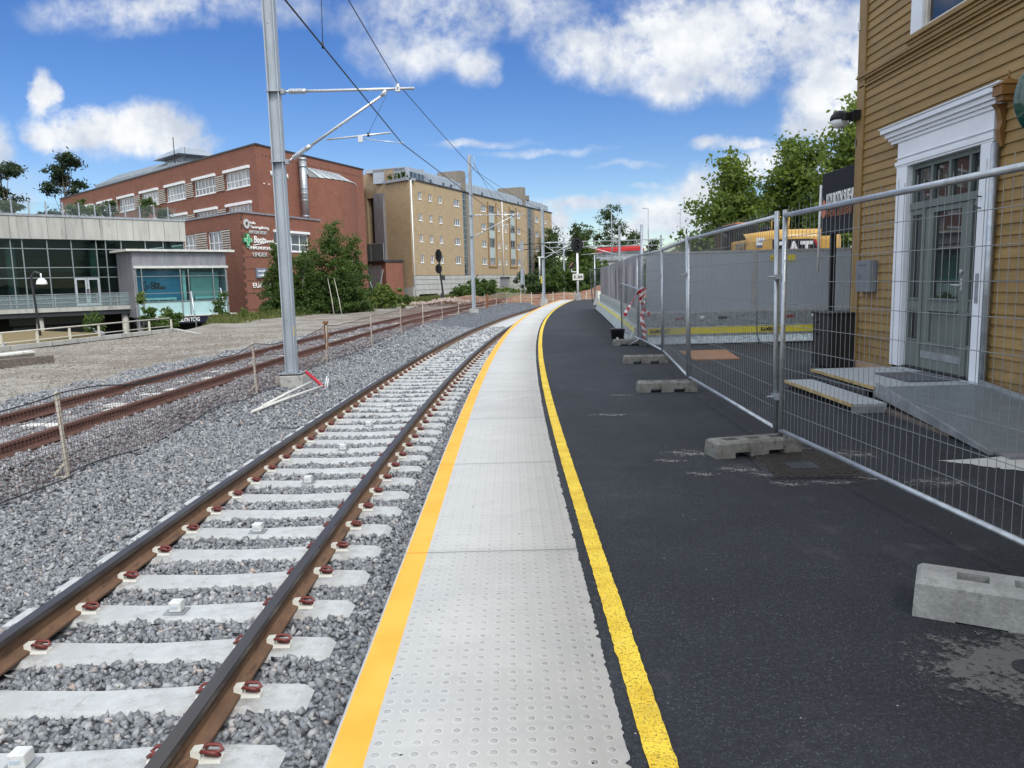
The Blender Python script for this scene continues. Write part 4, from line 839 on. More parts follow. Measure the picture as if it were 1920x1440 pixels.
# right-hand front, with its curved bay's skylight notch
holes3 = [(8.6,18.0,ZG+.1,13.0)] if False else []
wall(mb, RA, D3, n3, 0, 19.2, ZG, RT_, holes3)
B1 = PT(RA,D2,n2,56.8,0,0); C1 = PT(RA,D3,n3,19.2,0,0); E1 = (B1[0]+14, B1[1]+16); F1 = (C1[0]-6, C1[1]+30)
for a, b in (((C1[0],C1[1]),F1),(F1,E1),(E1,(B1[0],B1[1]))): mb.poly([(a[0],a[1],ZG),(b[0],b[1],ZG),(b[0],b[1],RT_),(a[0],a[1],RT_)])
mb.poly([(RA[0],RA[1],RT_-.3),(C1[0],C1[1],RT_-.3),(F1[0],F1[1],RT_-.3),(E1[0],E1[1],RT_-.3),(B1[0],B1[1],RT_-.3)])
# the bay: projecting round-nosed brick volume
bay = []
for i in range(13):
    t_ = i/12; s_ = 8.3+9.0*t_; o = 1.5*math.sin(math.pi*min(1, t_*1.0))**.7 if 0 < t_ < 1 else 0; bay.append((s_, max(0.001, o)))
for (sa, oa), (sb, ob) in zip(bay[:-1], bay[1:]): mb.poly([PT(RA,D3,n3,sa,oa,ZG),PT(RA,D3,n3,sb,ob,ZG),PT(RA,D3,n3,sb,ob,12.75),PT(RA,D3,n3,sa,oa,12.75)])
body = mb.build('wall', M['brick_red'], rb, fix=False)
mb = MB()
for j in range(34):
    s_ = .9+j*.53; mb.obox(RA,D3,n3,s_,s_+.17,.002,.03,13.95,14.10)
mb.build('vent_hole', M['louvre_dark'], body)
mb = MB(); mb.obox(RA,D2,n2,-.1,56.9,-.3,.08,RT_,RT_+.14); mb.obox(RA,D3,n3,.08,19.3,-.3,.08,RT_,RT_+.14); mb.build('coping', M['dark'], rb)
for i, a, b, z0, z1 in wins:
    if z1 < 7 and i > 4: continue
    window(rb, RA, D2, n2, a, b, z0, z1, 6, (.42,), .12, M['white'], M['win_glass2'] if (i % 3 != 1) else M['win_glass'], .10, True)
    mb = MB(); mb.obox(RA,D2,n2,a-.12,b+.12,.004,.26,z1+.0,z1+.26); mb.build('blind_box', M['white'], rb)
    if i < 7:
        mb = MB(); mb.obox(RA,D2,n2,b+.25,b+2.0,.004,.05,z0,z1-.05,1)
        for q in range(8): mb.obox(RA,D2,n2,b+.22,b+2.03,.052,.12,z0+.02+q*.195,z0+.12+q*.195,0)
        mb.build('louvre', [M['louvre'], M['louvre_dark']], rb)
# skylight glazing sloping from the wall to the bay's curved top
mb = MB(); 
for i in range(10):
    t0, t1 = i/10, (i+1)/10; s0_, s1_ = 8.3+9*t0, 8.3+9*t1; o0 = 1.5*math.sin(math.pi*t0)**.7 if 0 < t0 < 1 else .02; o1 = 1.5*math.sin(math.pi*t1)**.7 if 0 < t1 < 1 else .02
    k = lambda s_: 7.2+(s_-8.3)*.75
    mb.poly([PT(RA,D3,n3,s0_,o0+.05,12.80),PT(RA,D3,n3,s1_,o1+.05,12.80),PT(RA,D3,n3,k(s1_),.04,13.75),PT(RA,D3,n3,k(s0_),.04,13.75)], 0 if i % 2 else 1)
    mb.beam(PT(RA,D3,n3,s0_,o0+.08,12.82),PT(RA,D3,n3,k(s0_),.07,13.78),.07,.05,1)
mb.poly([PT(RA,D3,n3,8.3+.9*i,(1.5*math.sin(math.pi*i/10)**.7 if 0 < i < 10 else .0),12.751) for i in range(11)], 1)
mb.build('skylight', [pm('skylight_glass', (.42,.47,.48), .25, 0, .1, 1, spec=.7), M['alu']], rb, fix=False)
mb = MB(); PP = lambda z: PT(RA,D3,n3,6.5,.62,z)
mb.tube([PP(8.0),PP(14.5)], .38, 14); 
for zz in (8.6,10.2,10.9,11.4,13.6,14.3): mb.tube([PP(zz-.06),PP(zz+.06)], .43, 14)
mb.build('flue', M['galv'], rb)
# metal roof, cowl and mast set back on the roof
ni = (-n2[0], -n2[1]); RO = lambda s_, o, z: PT(RA,D2,ni,s_,o,z)
mb = MB()
mb.raw([RO(31.3,5,RT_-.2),RO(56.5,5,RT_-.2),RO(31.3,5,16.95),RO(57.2,5,17.2),RO(29.6,7.5,18.3),RO(55.0,7.5,18.6),RO(31.3,11,16.9),RO(56.5,11,16.9),RO(31.3,11,RT_-.2),RO(56.5,11,RT_-.2)], [(0,1,3,2),(2,3,5,4),(4,5,7,6),(6,7,9,8),(0,2,4,6,8),(1,9,7,5,3)])
for i in range(30): s_ = 31.0+i*.85; mb.beam(RO(s_,4.98,16.97+.25*i/30),RO(s_-1.9,7.4,18.28+.3*i/30),.07,.07)
mb.build('metal_roof', M['roof_metal'], rb, fix=True)
mb = MB(); mb.raw([RO(21.9,5,RT_-.2),RO(31.2,5,RT_-.2),RO(31.0,5,17.3),RO(21.9,5,16.6),RO(21.9,9,RT_-.2),RO(31.2,9,RT_-.2),RO(31.0,9,17.6),RO(21.9,9,16.9)], [(0,1,2,3),(4,7,6,5),(3,2,6,7),(0,3,7,4),(1,5,6,2)])
for i in range(12): s_ = 22.3+i*.75; mb.beam(RO(s_,4.95,RT_),RO(s_,4.95,16.65+(s_-22)*.07),.06,.06)
mb.build('roof_lantern', M['roof_metal'], rb)
mb = MB(); cz = lambda s0,s1,o0,o1,z0,s2,s3,o2,o3,z1: mb.hexa([RO(s0,o0,z0),RO(s1,o0,z0),RO(s1,o1,z0),RO(s0,o1,z0),RO(s2,o2,z1),RO(s3,o2,z1),RO(s3,o3,z1),RO(s2,o3,z1)])
cz(29.6,34.6,6.2,9,17.2,29.6,34.6,6.2,9,18.15); cz(27.7,35.7,5,10,18.15,29.2,34.2,6.3,8.8,19.15); mb.build('roof_cowl', M['roof_metal'], rb)
mb = MB(); mb.tube([RO(29.0,5,17.0),RO(29.0,5,20.2)], .06, 6); mb.tube([RO(26.0,5,17.0),RO(26.0,5,18.6)], .03, 5); mb.build('antenna', M['dark'], rb)
Q = lambda s_, z, o=.03: PT(RA,D3,n3,s_,o,z)
text('lettering', 'KOLBOTN', Q(1.95,12.25), (D3[0],D3[1],0), .62, M['white'], rb, .08, .012, 2.7)
text('lettering', '10-20', Q(2.55,11.05), (D3[0],D3[1],0), .62, M['white'], rb, .08, .012, 1.6)
mb = MB(); mb.raw([PT(RA,D3,n3,2.95+.5*math.cos(a),o,13.3+.62*math.sin(a)) for o in (.03,.12) for a in [2*math.pi*i/16 for i in range(16)]], [tuple(range(16)),tuple(reversed(range(16,32)))]+[(i,(i+1)%16,16+(i+1)%16,16+i) for i in range(16)])
mb.build('round_emblem', plain('crimson_sign', (.55,.02,.10)), rb)
for s_ in (.85, 1.6):
    mb = MB(); mb.obox(RA,D3,n3,s_,s_+.12,.01,.1,11.3,11.42); mb.build('wall_lamp', M['white'], rb)
# lower block
LA = (-23.23, 68.0); LT = 7.95
lowholes3 = [(4.48,9.78,4.78,6.50)]; lowholes2 = [(3.49,6.28,4.86,6.62),(8.81,11.45,4.86,6.62)]
mb = MB(); wall(mb, LA, D3, n3, 0, 11.9, ZG, LT, lowholes3+[(1.4,2.6,-2.2,-1.3)], .2); wall(mb, LA, D2, n2, 0, 11.9, ZG, LT, lowholes2, .2)
k1, k2, k3 = PT(LA,D3,n3,11.9,0,0), PT(LA,D2,n2,11.9,0,0), PT(RA,D3,n3,9,-.5,0); k4 = PT(RA,D2,n2,12,-.5,0)
mb.poly([(k1[0],k1[1],ZG),(k3[0],k3[1],ZG),(k3[0],k3[1],LT),(k1[0],k1[1],LT)]); mb.poly([(k2[0],k2[1],ZG),(k2[0],k2[1],LT),(k4[0],k4[1],LT),(k4[0],k4[1],ZG)])
mb.poly([(LA[0],LA[1],LT-.15),(k1[0],k1[1],LT-.15),(k3[0],k3[1],LT-.15),(k4[0],k4[1],LT-.15),(k2[0],k2[1],LT-.15)])
low = mb.build('lower_block', M['brick_red'], rb, fix=False)
mb = MB(); mb.obox(LA,D3,n3,.08,12.0,-.3,.1,LT,LT+.16); mb.obox(LA,D2,n2,-.12,12.0,-.3,.1,LT,LT+.16); mb.build('coping', M['zinc'], rb)
window(rb, LA, D3, n3, 4.48, 9.78, 4.78, 6.50, 4, (.4,), .12, M['white'], M['win_glass'], .1, True)
mb = MB(); mb.obox(LA,D3,n3,4.4,9.86,.004,.2,6.5,6.72); mb.build('blind_box', M['white'], rb)
for a, b, z0, z1 in lowholes2: window(rb, LA, D2, n2, a, b, z0, z1, 3, (.42,), .10, M['white'], M['win_glass'], .1, True)
for a, b in ((6.4,8.7),(1.9,3.35)):
    mb = MB(); mb.obox(LA,D2,n2,a,b,.004,.05,4.8,6.7,1)
    for q in range(9): mb.obox(LA,D2,n2,a-.02,b+.02,.052,.12,4.84+q*.205,4.95+q*.205,0)
    mb.build('louvre', [M['louvre'], M['louvre_dark']], rb)
mb = MB()
for zz in (4.15,2.05,.95,-.5,3.1): mb.obox(LA,D3,n3,.35,11.8,.002,.02,zz,zz+.05)
for q in range(14): mb.obox(LA,D3,n3,.02,.18,.0,.09,-2+q*.72,-1.65+q*.72)
mb.build('brick_band', M['louvre_dark'], low)
R = lambda s_, z, o=.03: PT(LA,D3,n3,s_,o,z); U3 = (D3[0],D3[1],0)
M['sign_white'] = plain('white_letters', (.80,.80,.78), .5); M['sign_grey'] = plain('pale_steel_letters', (.52,.53,.52), .5, .2)
mb = MB(); mb.raw([PT(LA,D3,n3,.72+r*math.cos(a),o,7.02+r*1.15*math.sin(a)) for o in (.03,.11) for r in (.37,.16) for a in [2*math.pi*i/16 for i in range(16)]], [(16+i,16+(i+1)%16,(i+1)%16,i) for i in range(16)]+[(32+i,32+(i+1)%16,48+(i+1)%16,48+i) for i in range(16)]+[(i,(i+1)%16,32+(i+1)%16,32+i) for i in range(16)])
mb.build('round_emblem', M['sign_grey'], rb, fix=True)
text('lettering', 'Follo', R(1.18,7.05), U3, .30, M['sign_white'], rb, .06, .006, .72)
text('lettering', 'Tannregulering', R(1.18,6.68), U3, .36, M['sign_white'], rb, .06, .002, 2.55)
text('lettering', 'ANTON SPORT', R(1.0,6.2), U3, .42, M['sign_grey'], rb, .06, .006, 2.5)
text('lettering', 'Boots', R(1.5,5.42), U3, .88, M['sign_white'], rb, .07, .006, 1.65, shear=.3)
mb = MB(); mb.beam(R(1.45,5.20,.05),R(2.95,5.42,.05),.05,.07); mb.build('underline', M['sign_white'], rb)
text('lettering', 'apotek', R(3.15,5.50), U3, .40, M['sign_white'], rb, .06, .002, 1.2)
text('lettering', 'VINMONOPOLET', R(.78,4.83), U3, .40, M['sign_white'], rb, .06, .002, 3.3)
mb = MB(); mb.obox(LA,D3,n3,.56,.72,.03,.09,4.95,5.2); mb.build('sign_mark', M['sign_white'], rb)
text('lettering', 'LINDEX', R(1.28,4.22), U3, .52, M['sign_grey'], rb, .06, .004, 1.95)
text('lettering', 'EUROPRIS', R(1.0,1.45), U3, .62, M['sign_white'], rb, .06, .004, 3.4)
mb = MB(); mb.obox(LA,D3,n3,1.55,3.0,.02,.14,2.32,3.18); sp_ = mb.build('sign_panel', plain('blue_grey_sign', (.16,.19,.26)), rb)
text('lettering', 'norsk', R(1.72,2.84,.15), U3, .30, M['sign_white'], sp_, .02, .008, 1.1); text('lettering', 'medisin', R(1.72,2.46,.15), U3, .30, M['sign_white'], sp_, .02, .008, 1.1)
mb = MB(); C_ = lambda pts, o0, o1: mb.raw([PT(LA,D3,n3,.70+x_,o,5.62+z_) for o in (o0,o1) for x_, z_ in pts], [tuple(range(12)),tuple(reversed(range(12,24)))]+[(i,(i+1)%12,12+(i+1)%12,12+i) for i in range(12)])
cr_ = lambda a, w: [(-w,-a),(w,-a),(w,-w),(a,-w),(a,w),(w,w),(w,a),(-w,a),(-w,w),(-a,w),(-a,-w),(-w,-w)]
C_(cr_(.58,.22), .03, .16); gc = mb.build('green_cross', plain('pharmacy_green', (.01,.22,.07)), rb)
mb = MB(); C_(cr_(.46,.12), .165, .175); mb.build('cross_outline', M['sign_white'], gc); mb = MB(); C_(cr_(.40,.08), .178, .186); mb.build('cross_core', plain('pharmacy_green_core', (.015,.35,.10)), gc)

# ------------------------------------------------------------ glass-fronted building with terrace
GA = (-29.94, 72.0); n1 = unit(D1[1], -D1[0])
GS = .877      # every length of this building follows from its distance
def gzs(z): return 1.47+(z-1.47)*GS
GA = (GA[0]*GS, GA[1]*GS)
def gob(mb, s0, s1, o0, o1, z0, z1, m=0): mb.obox(GA, D1, n1, s0*GS, s1*GS, o0*GS, o1*GS, gzs(z0), gzs(z1), m)
def GP(s_, o, z): return PT(GA, D1, n1, s_*GS, o*GS, gzs(z))
ZL = -4.3
gb = thing('glass_shopping_centre', 'long low shopping centre with dark glass wall, concrete fascia and a terrace on columns', 'building', (-32,58,ZG))
M['mull'] = plain('grey_mullion', (.22,.245,.25), .45, .3); M['glass_green'] = glass_clear('green_tinted_glass', (.22,.38,.36), .6, .02); M['rail_glass'] = glass_clear('terrace_glass', (.60,.74,.76), .8, .28); M['roof_glass'] = glass_clear('roof_rail_glass', (.86,.92,.92), .5, .05)
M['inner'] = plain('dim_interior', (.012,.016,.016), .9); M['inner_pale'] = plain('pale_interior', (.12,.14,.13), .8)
mb = MB(); gob(mb, -48,.1,-.35,.35,5.82,7.62); gbw = mb.build('fascia', M['facade_conc'], gb)
mb = MB()
for s_ in np.arange(-47, .1, 1.33): gob(mb, s_-.012,s_+.012,.351,.356,5.85,7.6)
mb.build('panel_joint', M['dark'], gbw)
mb = MB(); gob(mb, -48,.15,-8,.42,7.62,7.80); mb.build('roof_edge', M['galv_dull'], gb)
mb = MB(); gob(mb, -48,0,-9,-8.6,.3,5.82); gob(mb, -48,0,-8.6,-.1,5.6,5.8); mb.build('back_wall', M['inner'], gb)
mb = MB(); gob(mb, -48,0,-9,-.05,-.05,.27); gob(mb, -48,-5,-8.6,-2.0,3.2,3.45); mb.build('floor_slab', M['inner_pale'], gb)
mb = MB()
for a, z in ((-13,1.2),(-11,1.1),(-8.8,1.25),(-6.2,1.2),(-15,1.2),(-17.2,1.3)): gob(mb, a-.9,a+.9,-3.2,-2.6,.27,z)
for a in (-16,-10.4,-5.8): gob(mb, a-1.1,a+1.1,-7.4,-7.2,3.6,4.6)
mb.build('shop_fitting', M['inner_pale'], gb)
for s_ in (-31.9,-25.8,-19.8,-13.7,-7.5,-1.2):
    mb = MB(); q = GP(s_,-.75,0); mb.tube([(q[0],q[1],gzs(.27)),(q[0],q[1],gzs(5.82))], .32, 14); mb.build('column', M['facade_conc'], gb)
vs = [-13.77,-12.96,-11.19,-9.4,-7.48,-6.73,-5.47,-3.45,-1.9,-.05]; vs = sorted([-15.5,-17.3,-19.1,-20.9,-22.7,-24.5,-26.3]+vs)
mb = MB()
for s_ in vs: gob(mb, s_-.04,s_+.04,-.02,.12,.27,5.82)
for z in (5.05,3.52,2.68): gob(mb, -27,0,-.01,.10,z-.035,z+.035)
mb.build('mullions', M['mull'], gb, fix=True)
mb = MB(); mb.poly([GP(-27,.02,.27),GP(0,.02,.27),GP(0,.02,5.82),GP(-27,.02,5.82)]); mb.build('glass_wall', M['glass_green'], gb)
mb = MB(); gob(mb, -48,-27,-.3,.3,.2,5.82); mb.build('end_wall', M['facade_conc'], gb)
mb = MB(); 
for a, b in ((-9.4,-8.48),(-8.44,-7.5)):
    gob(mb, a,a+.14,.03,.14,.3,2.62); gob(mb, b-.14,b,.03,.14,.3,2.62); gob(mb, a+.14,b-.14,.03,.14,2.48,2.62); gob(mb, a+.14,b-.14,.03,.14,.3,.5)
dr = mb.build('door', M['alu'], gb); mb = MB(); gob(mb, -8.55,-8.5,.14,.2,1.1,1.7); gob(mb, -8.42,-8.37,.14,.2,1.1,1.7); mb.build('handle', M['dark'], dr)
# terrace in front
mb = MB(); gob(mb, -40,-4.6,.15,2.6,-.08,.24); mb.build('terrace_slab', M['facade_conc'], gb)
mb = MB(); gob(mb, -40,-4.7,2.2,2.45,-.45,-.085); mb.build('edge_beam', M['dark'], gb)
mb = MB()
for s_ in np.arange(-39.5, -4.5, 1.55): gob(mb, s_-.03,s_+.03,2.48,2.54,.24,1.32)
for z in (.62,.98,1.32): gob(mb, -40,-4.65,2.48,2.53,z-.025,z+.025)
rl = mb.build('terrace_railing', M['galv_dull'], gb); mb = MB(); mb.poly([GP(-40,2.5,.3),GP(-4.65,2.5,.3),GP(-4.65,2.5,1.25),GP(-40,2.5,1.25)]); mb.build('railing_glass', M['rail_glass'], rl)
for s_ in (-24,-17.5,-12.7,-6.25):
    mb = MB(); q = GP(s_,1.9,0); mb.tube([(q[0],q[1],ZG),(q[0],q[1],gzs(-.08))], .24, 14); mb.build('round_column', M['facade_conc'], gb)
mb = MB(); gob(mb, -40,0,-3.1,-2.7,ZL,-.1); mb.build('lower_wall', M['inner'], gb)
mb = MB(); gob(mb, -13.9,-6.6,-2.65,-2.4,-1.25,-.55); mb.build('shop_awning', plain('grey_green_awning', (.10,.12,.12), .7), gb)
mb = MB(); gob(mb, -13.7,-6.9,-2.66,-2.5,ZL,-1.35); 
for q in range(14): gob(mb, -13.6+q*.48,-13.35+q*.48,-2.48,-2.45,-1.62,-1.38)
mb.build('shop_front', plain('shop_front_grey', (.09,.10,.11), .6), gb)
# roof terrace glass rail
rr_ = None
for s_ in np.arange(-33, .1, 1.24):
    mb = MB(); gob(mb, s_-.05,s_+.05,-1.2,-1.1,7.8,9.0); rr_ = mb.build('roof_rail_post', M['galv_dull'], gb); mb = MB(); mb.poly([GP(-33,-1.15,7.85),GP(0,-1.15,7.85),GP(0,-1.15,8.9),GP(-33,-1.15,8.9)]); mb.build('railing_glass', M['roof_glass'], rr_)
# ------------------------------------------------------------ glazed shop block in front of the brick building
KA = (-22.48, 62.0)
cb = thing('glazed_shop_block', 'small glazed shop block with zinc cladding and a teal wall behind its window', 'building', (-25,59.5,ZG))
n1_ = n1
mb = MB(); mb.obox(KA,D1,n1,-7.15,-.1,-3.3,0,3.2,4.28); mb.obox(KA,D1,n1,-7.15,-7.0,-3.3,0,-.5,3.2); mb.obox(KA,D1,n1,-.2,-.05,-3.3,-.0,-.5,3.2); zc = mb.build('cladding', M['zinc'], cb)
mb = MB()
for i in range(15): s_ = -7.1+i*.5; mb.obox(KA,D1,n1,s_-.01,s_+.01,.001,.02,3.28,4.26)
mb.build('seam', M['galv_dull'], zc)
mb = MB(); mb.obox(KA,D1,n1,-7.6,.55,-3.3,.35,4.32,4.48); mb.obox(KA,D1,n1,-7.12,.02,-.1,.14,3.08,3.25); mb.build('trim', M['white_old'], cb)
mb = MB(); mb.obox(KA,D1,n1,-7.0,-.2,-3.2,-3.05,-.5,3.2); mb.obox(KA,D1,n1,-7.0,-.2,-3.05,-.2,2.95,3.19); mb.obox(KA,D1,n1,-7,-.2,-3.05,-.15,-.48,.45); mb.build('interior', M['inner_pale'], cb)
mb = MB(); mb.obox(KA,D1,n1,-6.98,-3.45,-.75,-.6,.5,2.9); tw = mb.build('teal_wall', plain('teal_wall', (.008,.125,.21), .6), cb)
text('lettering', 'Clas', PT(KA,D1,n1,-5.78,-.59,1.82), (D1[0],D1[1],0), .36, M['black'], tw, .02, .032, .72); text('lettering', 'Ohlson', PT(KA,D1,n1,-5.78,-.59,1.54), (D1[0],D1[1],0), .36, M['black'], tw, .02, .032, 1.1)
mb = MB()
def arc_sign(cx, cz_, r0, r1_, a0, a1, k=14):
    for i in range(k):
        b0, b1 = a0+(a1-a0)*i/k, a0+(a1-a0)*(i+1)/k
        mb.poly([PT(KA,D1,n1,cx+r0*math.cos(b0),-.575,cz_+r0*math.sin(b0)),PT(KA,D1,n1,cx+r1_*math.cos(b0),-.575,cz_+r1_*math.sin(b0)),PT(KA,D1,n1,cx+r1_*math.cos(b1),-.575,cz_+r1_*math.sin(b1)),PT(KA,D1,n1,cx+r0*math.cos(b1),-.575,cz_+r0*math.sin(b1))])
arc_sign(-6.05,1.78,.26,.36,1.6,4.6); arc_sign(-6.02,1.74,.08,.17,0,6.283); mb.build('logo_mark', M['black'], tw, fix=False)
mb = MB(); mb.obox(KA,D1,n1,-2.75,-.5,-.7,-.6,.62,2.8); mb.build('pale_green_blind', plain('pale_green_blind', (.16,.25,.21), .7), cb)
mb = MB(); mb.obox(KA,D1,n1,-3.42,-3.2,-.6,-.4,.5,3.0); mb.build('post', plain('pale_green_post', (.35,.47,.40), .7), cb)
mb = MB(); mb.obox(KA,D1,n1,-6.3,-4.05,-.5,-.25,.72,.88); mb.obox(KA,D1,n1,-2.6,-.6,-.5,-.25,.72,.88)
for s_ in (-6.1,-5.4,-4.7,-4.2,-2.5,-1.8,-.8): mb.obox(KA,D1,n1,s_,s_+.05,-.4,-.3,.5,.72)
mb.build('shelf', plain('mint_shelf', (.45,.58,.52), .6), cb)
mb = MB()
for s_ in (-6.98,-6.58,-3.75,-3.14,-1.22,-.2): mb.obox(KA,D1,n1,s_-.035,s_+.035,-.02,.09,-.5,3.08)
for z in (2.48,1.21,.6): mb.obox(KA,D1,n1,-7,-.18,-.01,.07,z-.025,z+.025)
mb.build('mullions', M['mull'], cb)
mb = MB(); mb.poly([PT(KA,D1,n1,-7,.02,.6),PT(KA,D1,n1,-.18,.02,.6),PT(KA,D1,n1,-.18,.02,3.08),PT(KA,D1,n1,-7,.02,3.08)]); mb.build('shop_window', glass_clear('shop_glass', (.62,.90,.94), .30, .03), cb)
mb = MB(); mb.obox(KA,D1,n1,-7,-.18,-.08,.0,-.5,.58); mb.build('frosted_panel', pm('frosted_glass', (.36,.53,.54), .22, 0, .08, .8, spec=.6), cb)
mb = MB(); mb.obox(KA,D1,n1,-6.9,.32,-1.5,.55,-.58,-.5); mb.build('canopy_top', M['white_old'], cb); mb = MB(); mb.obox(KA,D1,n1,-6.9,.30,-1.5,.52,-1.1,-.585); cn = mb.build('canopy', plain('navy_canopy', (.008,.012,.03), .5), cb)
text('lettering', 'KOLBOTN TORG', PT(KA,D1,n1,-4.75,.53,-.98), (D1[0],D1[1],0), .42, M['sign_white'], cn, .02, .006, 2.0)
mb = MB(); mb.obox(KA,D1,n1,-7,-.1,-3.2,-3,ZG,-.6); mb.build('entrance_wall', M['inner'], cb)
for s_ in (-7.0,-.8):
    mb = MB(); mb.obox(KA,D1,n1,s_,s_+.35,-.6,-.2,ZG,-.6); mb.build('pillar', M['zinc'], cb)
# ------------------------------------------------------------ buff brick apartment block
YA = (-12.79, 103.0); ZY = -1.0; YT = 15.0
yb = thing('apartment_block', 'five-storey pale buff brick apartment block on a concrete base with zinc penthouses', 'building', (YA[0],YA[1],ZY))
rows = [(12.66,13.62),(9.85,10.80),(7.03,8.02),(4.24,5.30)]
H = []; W_ = []
for a, b, cols, rws in ((2.47,3.49,2,4),(5.55,6.53,2,4),(8.67,9.72,2,4),(13.73,15.75,3,4),(24.05,26.05,3,4),(31.1,32.12,2,4),(34.45,35.43,2,4),(40.4,42.4,3,4),(50.8,52.85,3,3),(56.7,57.85,2,3)):
    for z0, z1 in rows[:rws]: H.append((a,b,z0,z1)); W_.append((a,b,z0,z1,cols))
for a, b in ((27.3,29.85),(37.2,39.65)): H.append((a,b,4.25,13.85))
mb = MB(); wall(mb, YA, D3, n3, 0, 16.85, 2.55, YT, [h for h in H if h[1] < 16.8], .22); wall(mb, YA, D3, n3, 19.7, 45.8, 2.55, YT, [h for h in H if 19 < h[0] < 46], .22); wall(mb, YA, D3, n3, 50.2, 61.2, 5.1, YT, [h for h in H if h[0] > 50], .22)
wall(mb, YA, D2, n2, 0, 25, 1.0, 14.85, [(7.4,9.3,5.0,13.3)], .8)
wall(mb, YA, D2, n2, 3.1, 25, 14.85, 16.6)
e1, e2 = PT(YA,D3,n3,61.2,0,0), PT(YA,D3,n3,61.2,-16,0); e3 = PT(YA,D2,n2,25,0,0)
mb.poly([(e1[0],e1[1],2.5),(e2[0],e2[1],2.5),(e2[0],e2[1],YT),(e1[0],e1[1],YT)]); mb.poly([(e2[0],e2[1],-1),(e3[0],e3[1],-1),(e3[0],e3[1],YT),(e2[0],e2[1],YT)])
mb.poly([(YA[0],YA[1],YT-.1),(e1[0],e1[1],YT-.1),(e2[0],e2[1],YT-.1),(e3[0],e3[1],YT-.1)])
mb.build('wall', M['brick_buff'], yb, fix=False)
for a, b, z0, z1, cols in W_: window(yb, YA, D3, n3, a, b, z0, z1, cols, (), .11, M['white'], M['win_glass'], .10, True)
M['pale_panel'] = pm('pale_balcony_panel', (.38,.43,.41), .4, 0, .06, 1)
for a, b in ((27.3,29.85),(37.2,39.65)):
    for i, (z0, z1) in enumerate(((4.25,5.35),(7.05,8.6),(9.85,11.1),(12.66,13.85))): window(yb, YA, D3, n3, a, b, z0, z1, 2, (), .12, M['galv_dull'], M['win_glass2'] if i == 0 else M['win_glass'], .14)
    for z0, z1 in ((5.36,7.04),(8.61,9.84),(11.11,12.65)):
        mb = MB(); mb.obox(YA,D3,n3,a+.02,b-.02,-.18,-.08,z0,z1); mb.obox(YA,D3,n3,(a+b)/2-.03,(a+b)/2+.03,-.079,-.05,z0,z1); mb.build('balcony_panel', M['pale_panel'], yb)
    mb = MB(); mb.obox(YA,D3,n3,a-.75,a-.35,.004,.10,3.75,14.4); mb.obox(YA,D3,n3,b+.35,b+.65,.004,.08,3.75,14.4); mb.obox(YA,D3,n3,a-.35,b+.35,.004,.10,3.75,4.0); mb.build('brick_pier', brick('brown_brick', (.28,.17,.07), (.24,.14,.06), (.2,.15,.1)), yb)
M['stair_glass'] = glass_dark('stair_glass', (.03,.04,.04)); M['brown_conc'] = pm('brown_concrete', (.20,.175,.14), .85, 0, .12, 1, stretch=(3,3,.4))
for a, b, c_ in ((16.86,18.2,19.69),(46.6,48.6,50.19)):
    if a > 40: mb = MB(); mb.obox(YA,D3,n3,45.81,46.59,-.6,.01,2.55,YT); mb.build('concrete_pier', M['brown_conc'], yb)
    mb = MB(); mb.obox(YA,D3,n3,a,b,-.4,-.08,2.6,YT); sg = mb.build('stair_glazing', M['stair_glass'], yb)
    mb = MB()
    for q in range(15): mb.obox(YA,D3,n3,a,b,-.079,-.02,2.7+q*.86,2.78+q*.86)
    mb.obox(YA,D3,n3,a,a+.08,-.079,-.0,2.6,YT); mb.obox(YA,D3,n3,b-.4,b-.32,-.079,-.0,2.6,YT); mb.build('glazing_bars', M['galv'], sg)
    mb = MB(); mb.obox(YA,D3,n3,b+.001,c_,-.6,-.01,2.55,YT+.2); mb.build('concrete_pier', M['brown_conc'], yb)
M['base_conc'] = pm('base_concrete', (.40,.40,.375), .85, 0, .1, .8, col2=(.32,.32,.30), stretch=(1,1,.5))
mb = MB(); wall(mb, YA, D3, n3, .1, 50, ZY-1, 2.5, [(1.6,7.4,ZY-.9,.0),(11,15,-1.5,.1),(31.5,36.5,-1.5,2.2)], 1.6)
for z in (.55,1.3,1.95): 
    mb.obox(YA,D3,n3,.1,31.4,.002,.02,z,z+.05,1); mb.obox(YA,D3,n3,36.6,50,.002,.02,z,z+.05,1)
mb.build('concrete_base', [M['base_conc'], M['concrete_dark']], yb, fix=False)
mb = MB(); mb.obox(YA,D2,n2,.02,25,-.4,-.01,ZY-1,.995); mb.build('concrete_base', M['base_conc'], yb)
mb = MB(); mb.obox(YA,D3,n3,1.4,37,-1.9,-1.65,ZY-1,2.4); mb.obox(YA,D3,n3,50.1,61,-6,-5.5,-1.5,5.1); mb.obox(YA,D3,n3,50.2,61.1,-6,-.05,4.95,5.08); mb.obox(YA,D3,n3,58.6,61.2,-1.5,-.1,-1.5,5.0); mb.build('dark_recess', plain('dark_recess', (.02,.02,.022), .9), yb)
mb = MB(); mb.obox(YA,D3,n3,31.8,36.2,-.5,-.3,-1,2.1); mb.build('garage_door', M['zinc'], yb)
mb = MB(); mb.obox(YA,D3,n3,.0,61.4,-.2,.14,YT,YT+.16); mb.build('roof_edge', M['dark'], yb)
mb = MB(); mb.obox(YA,D2,n2,0,5.0,-1.2,.35,14.86,15.2); mb.build('balcony_slab', M['galv_dull'], yb)
M['zinc_pale'] = pm('pale_zinc', (.36,.40,.45), .45, .3, .06, 1.2, stretch=(2,2,.4))
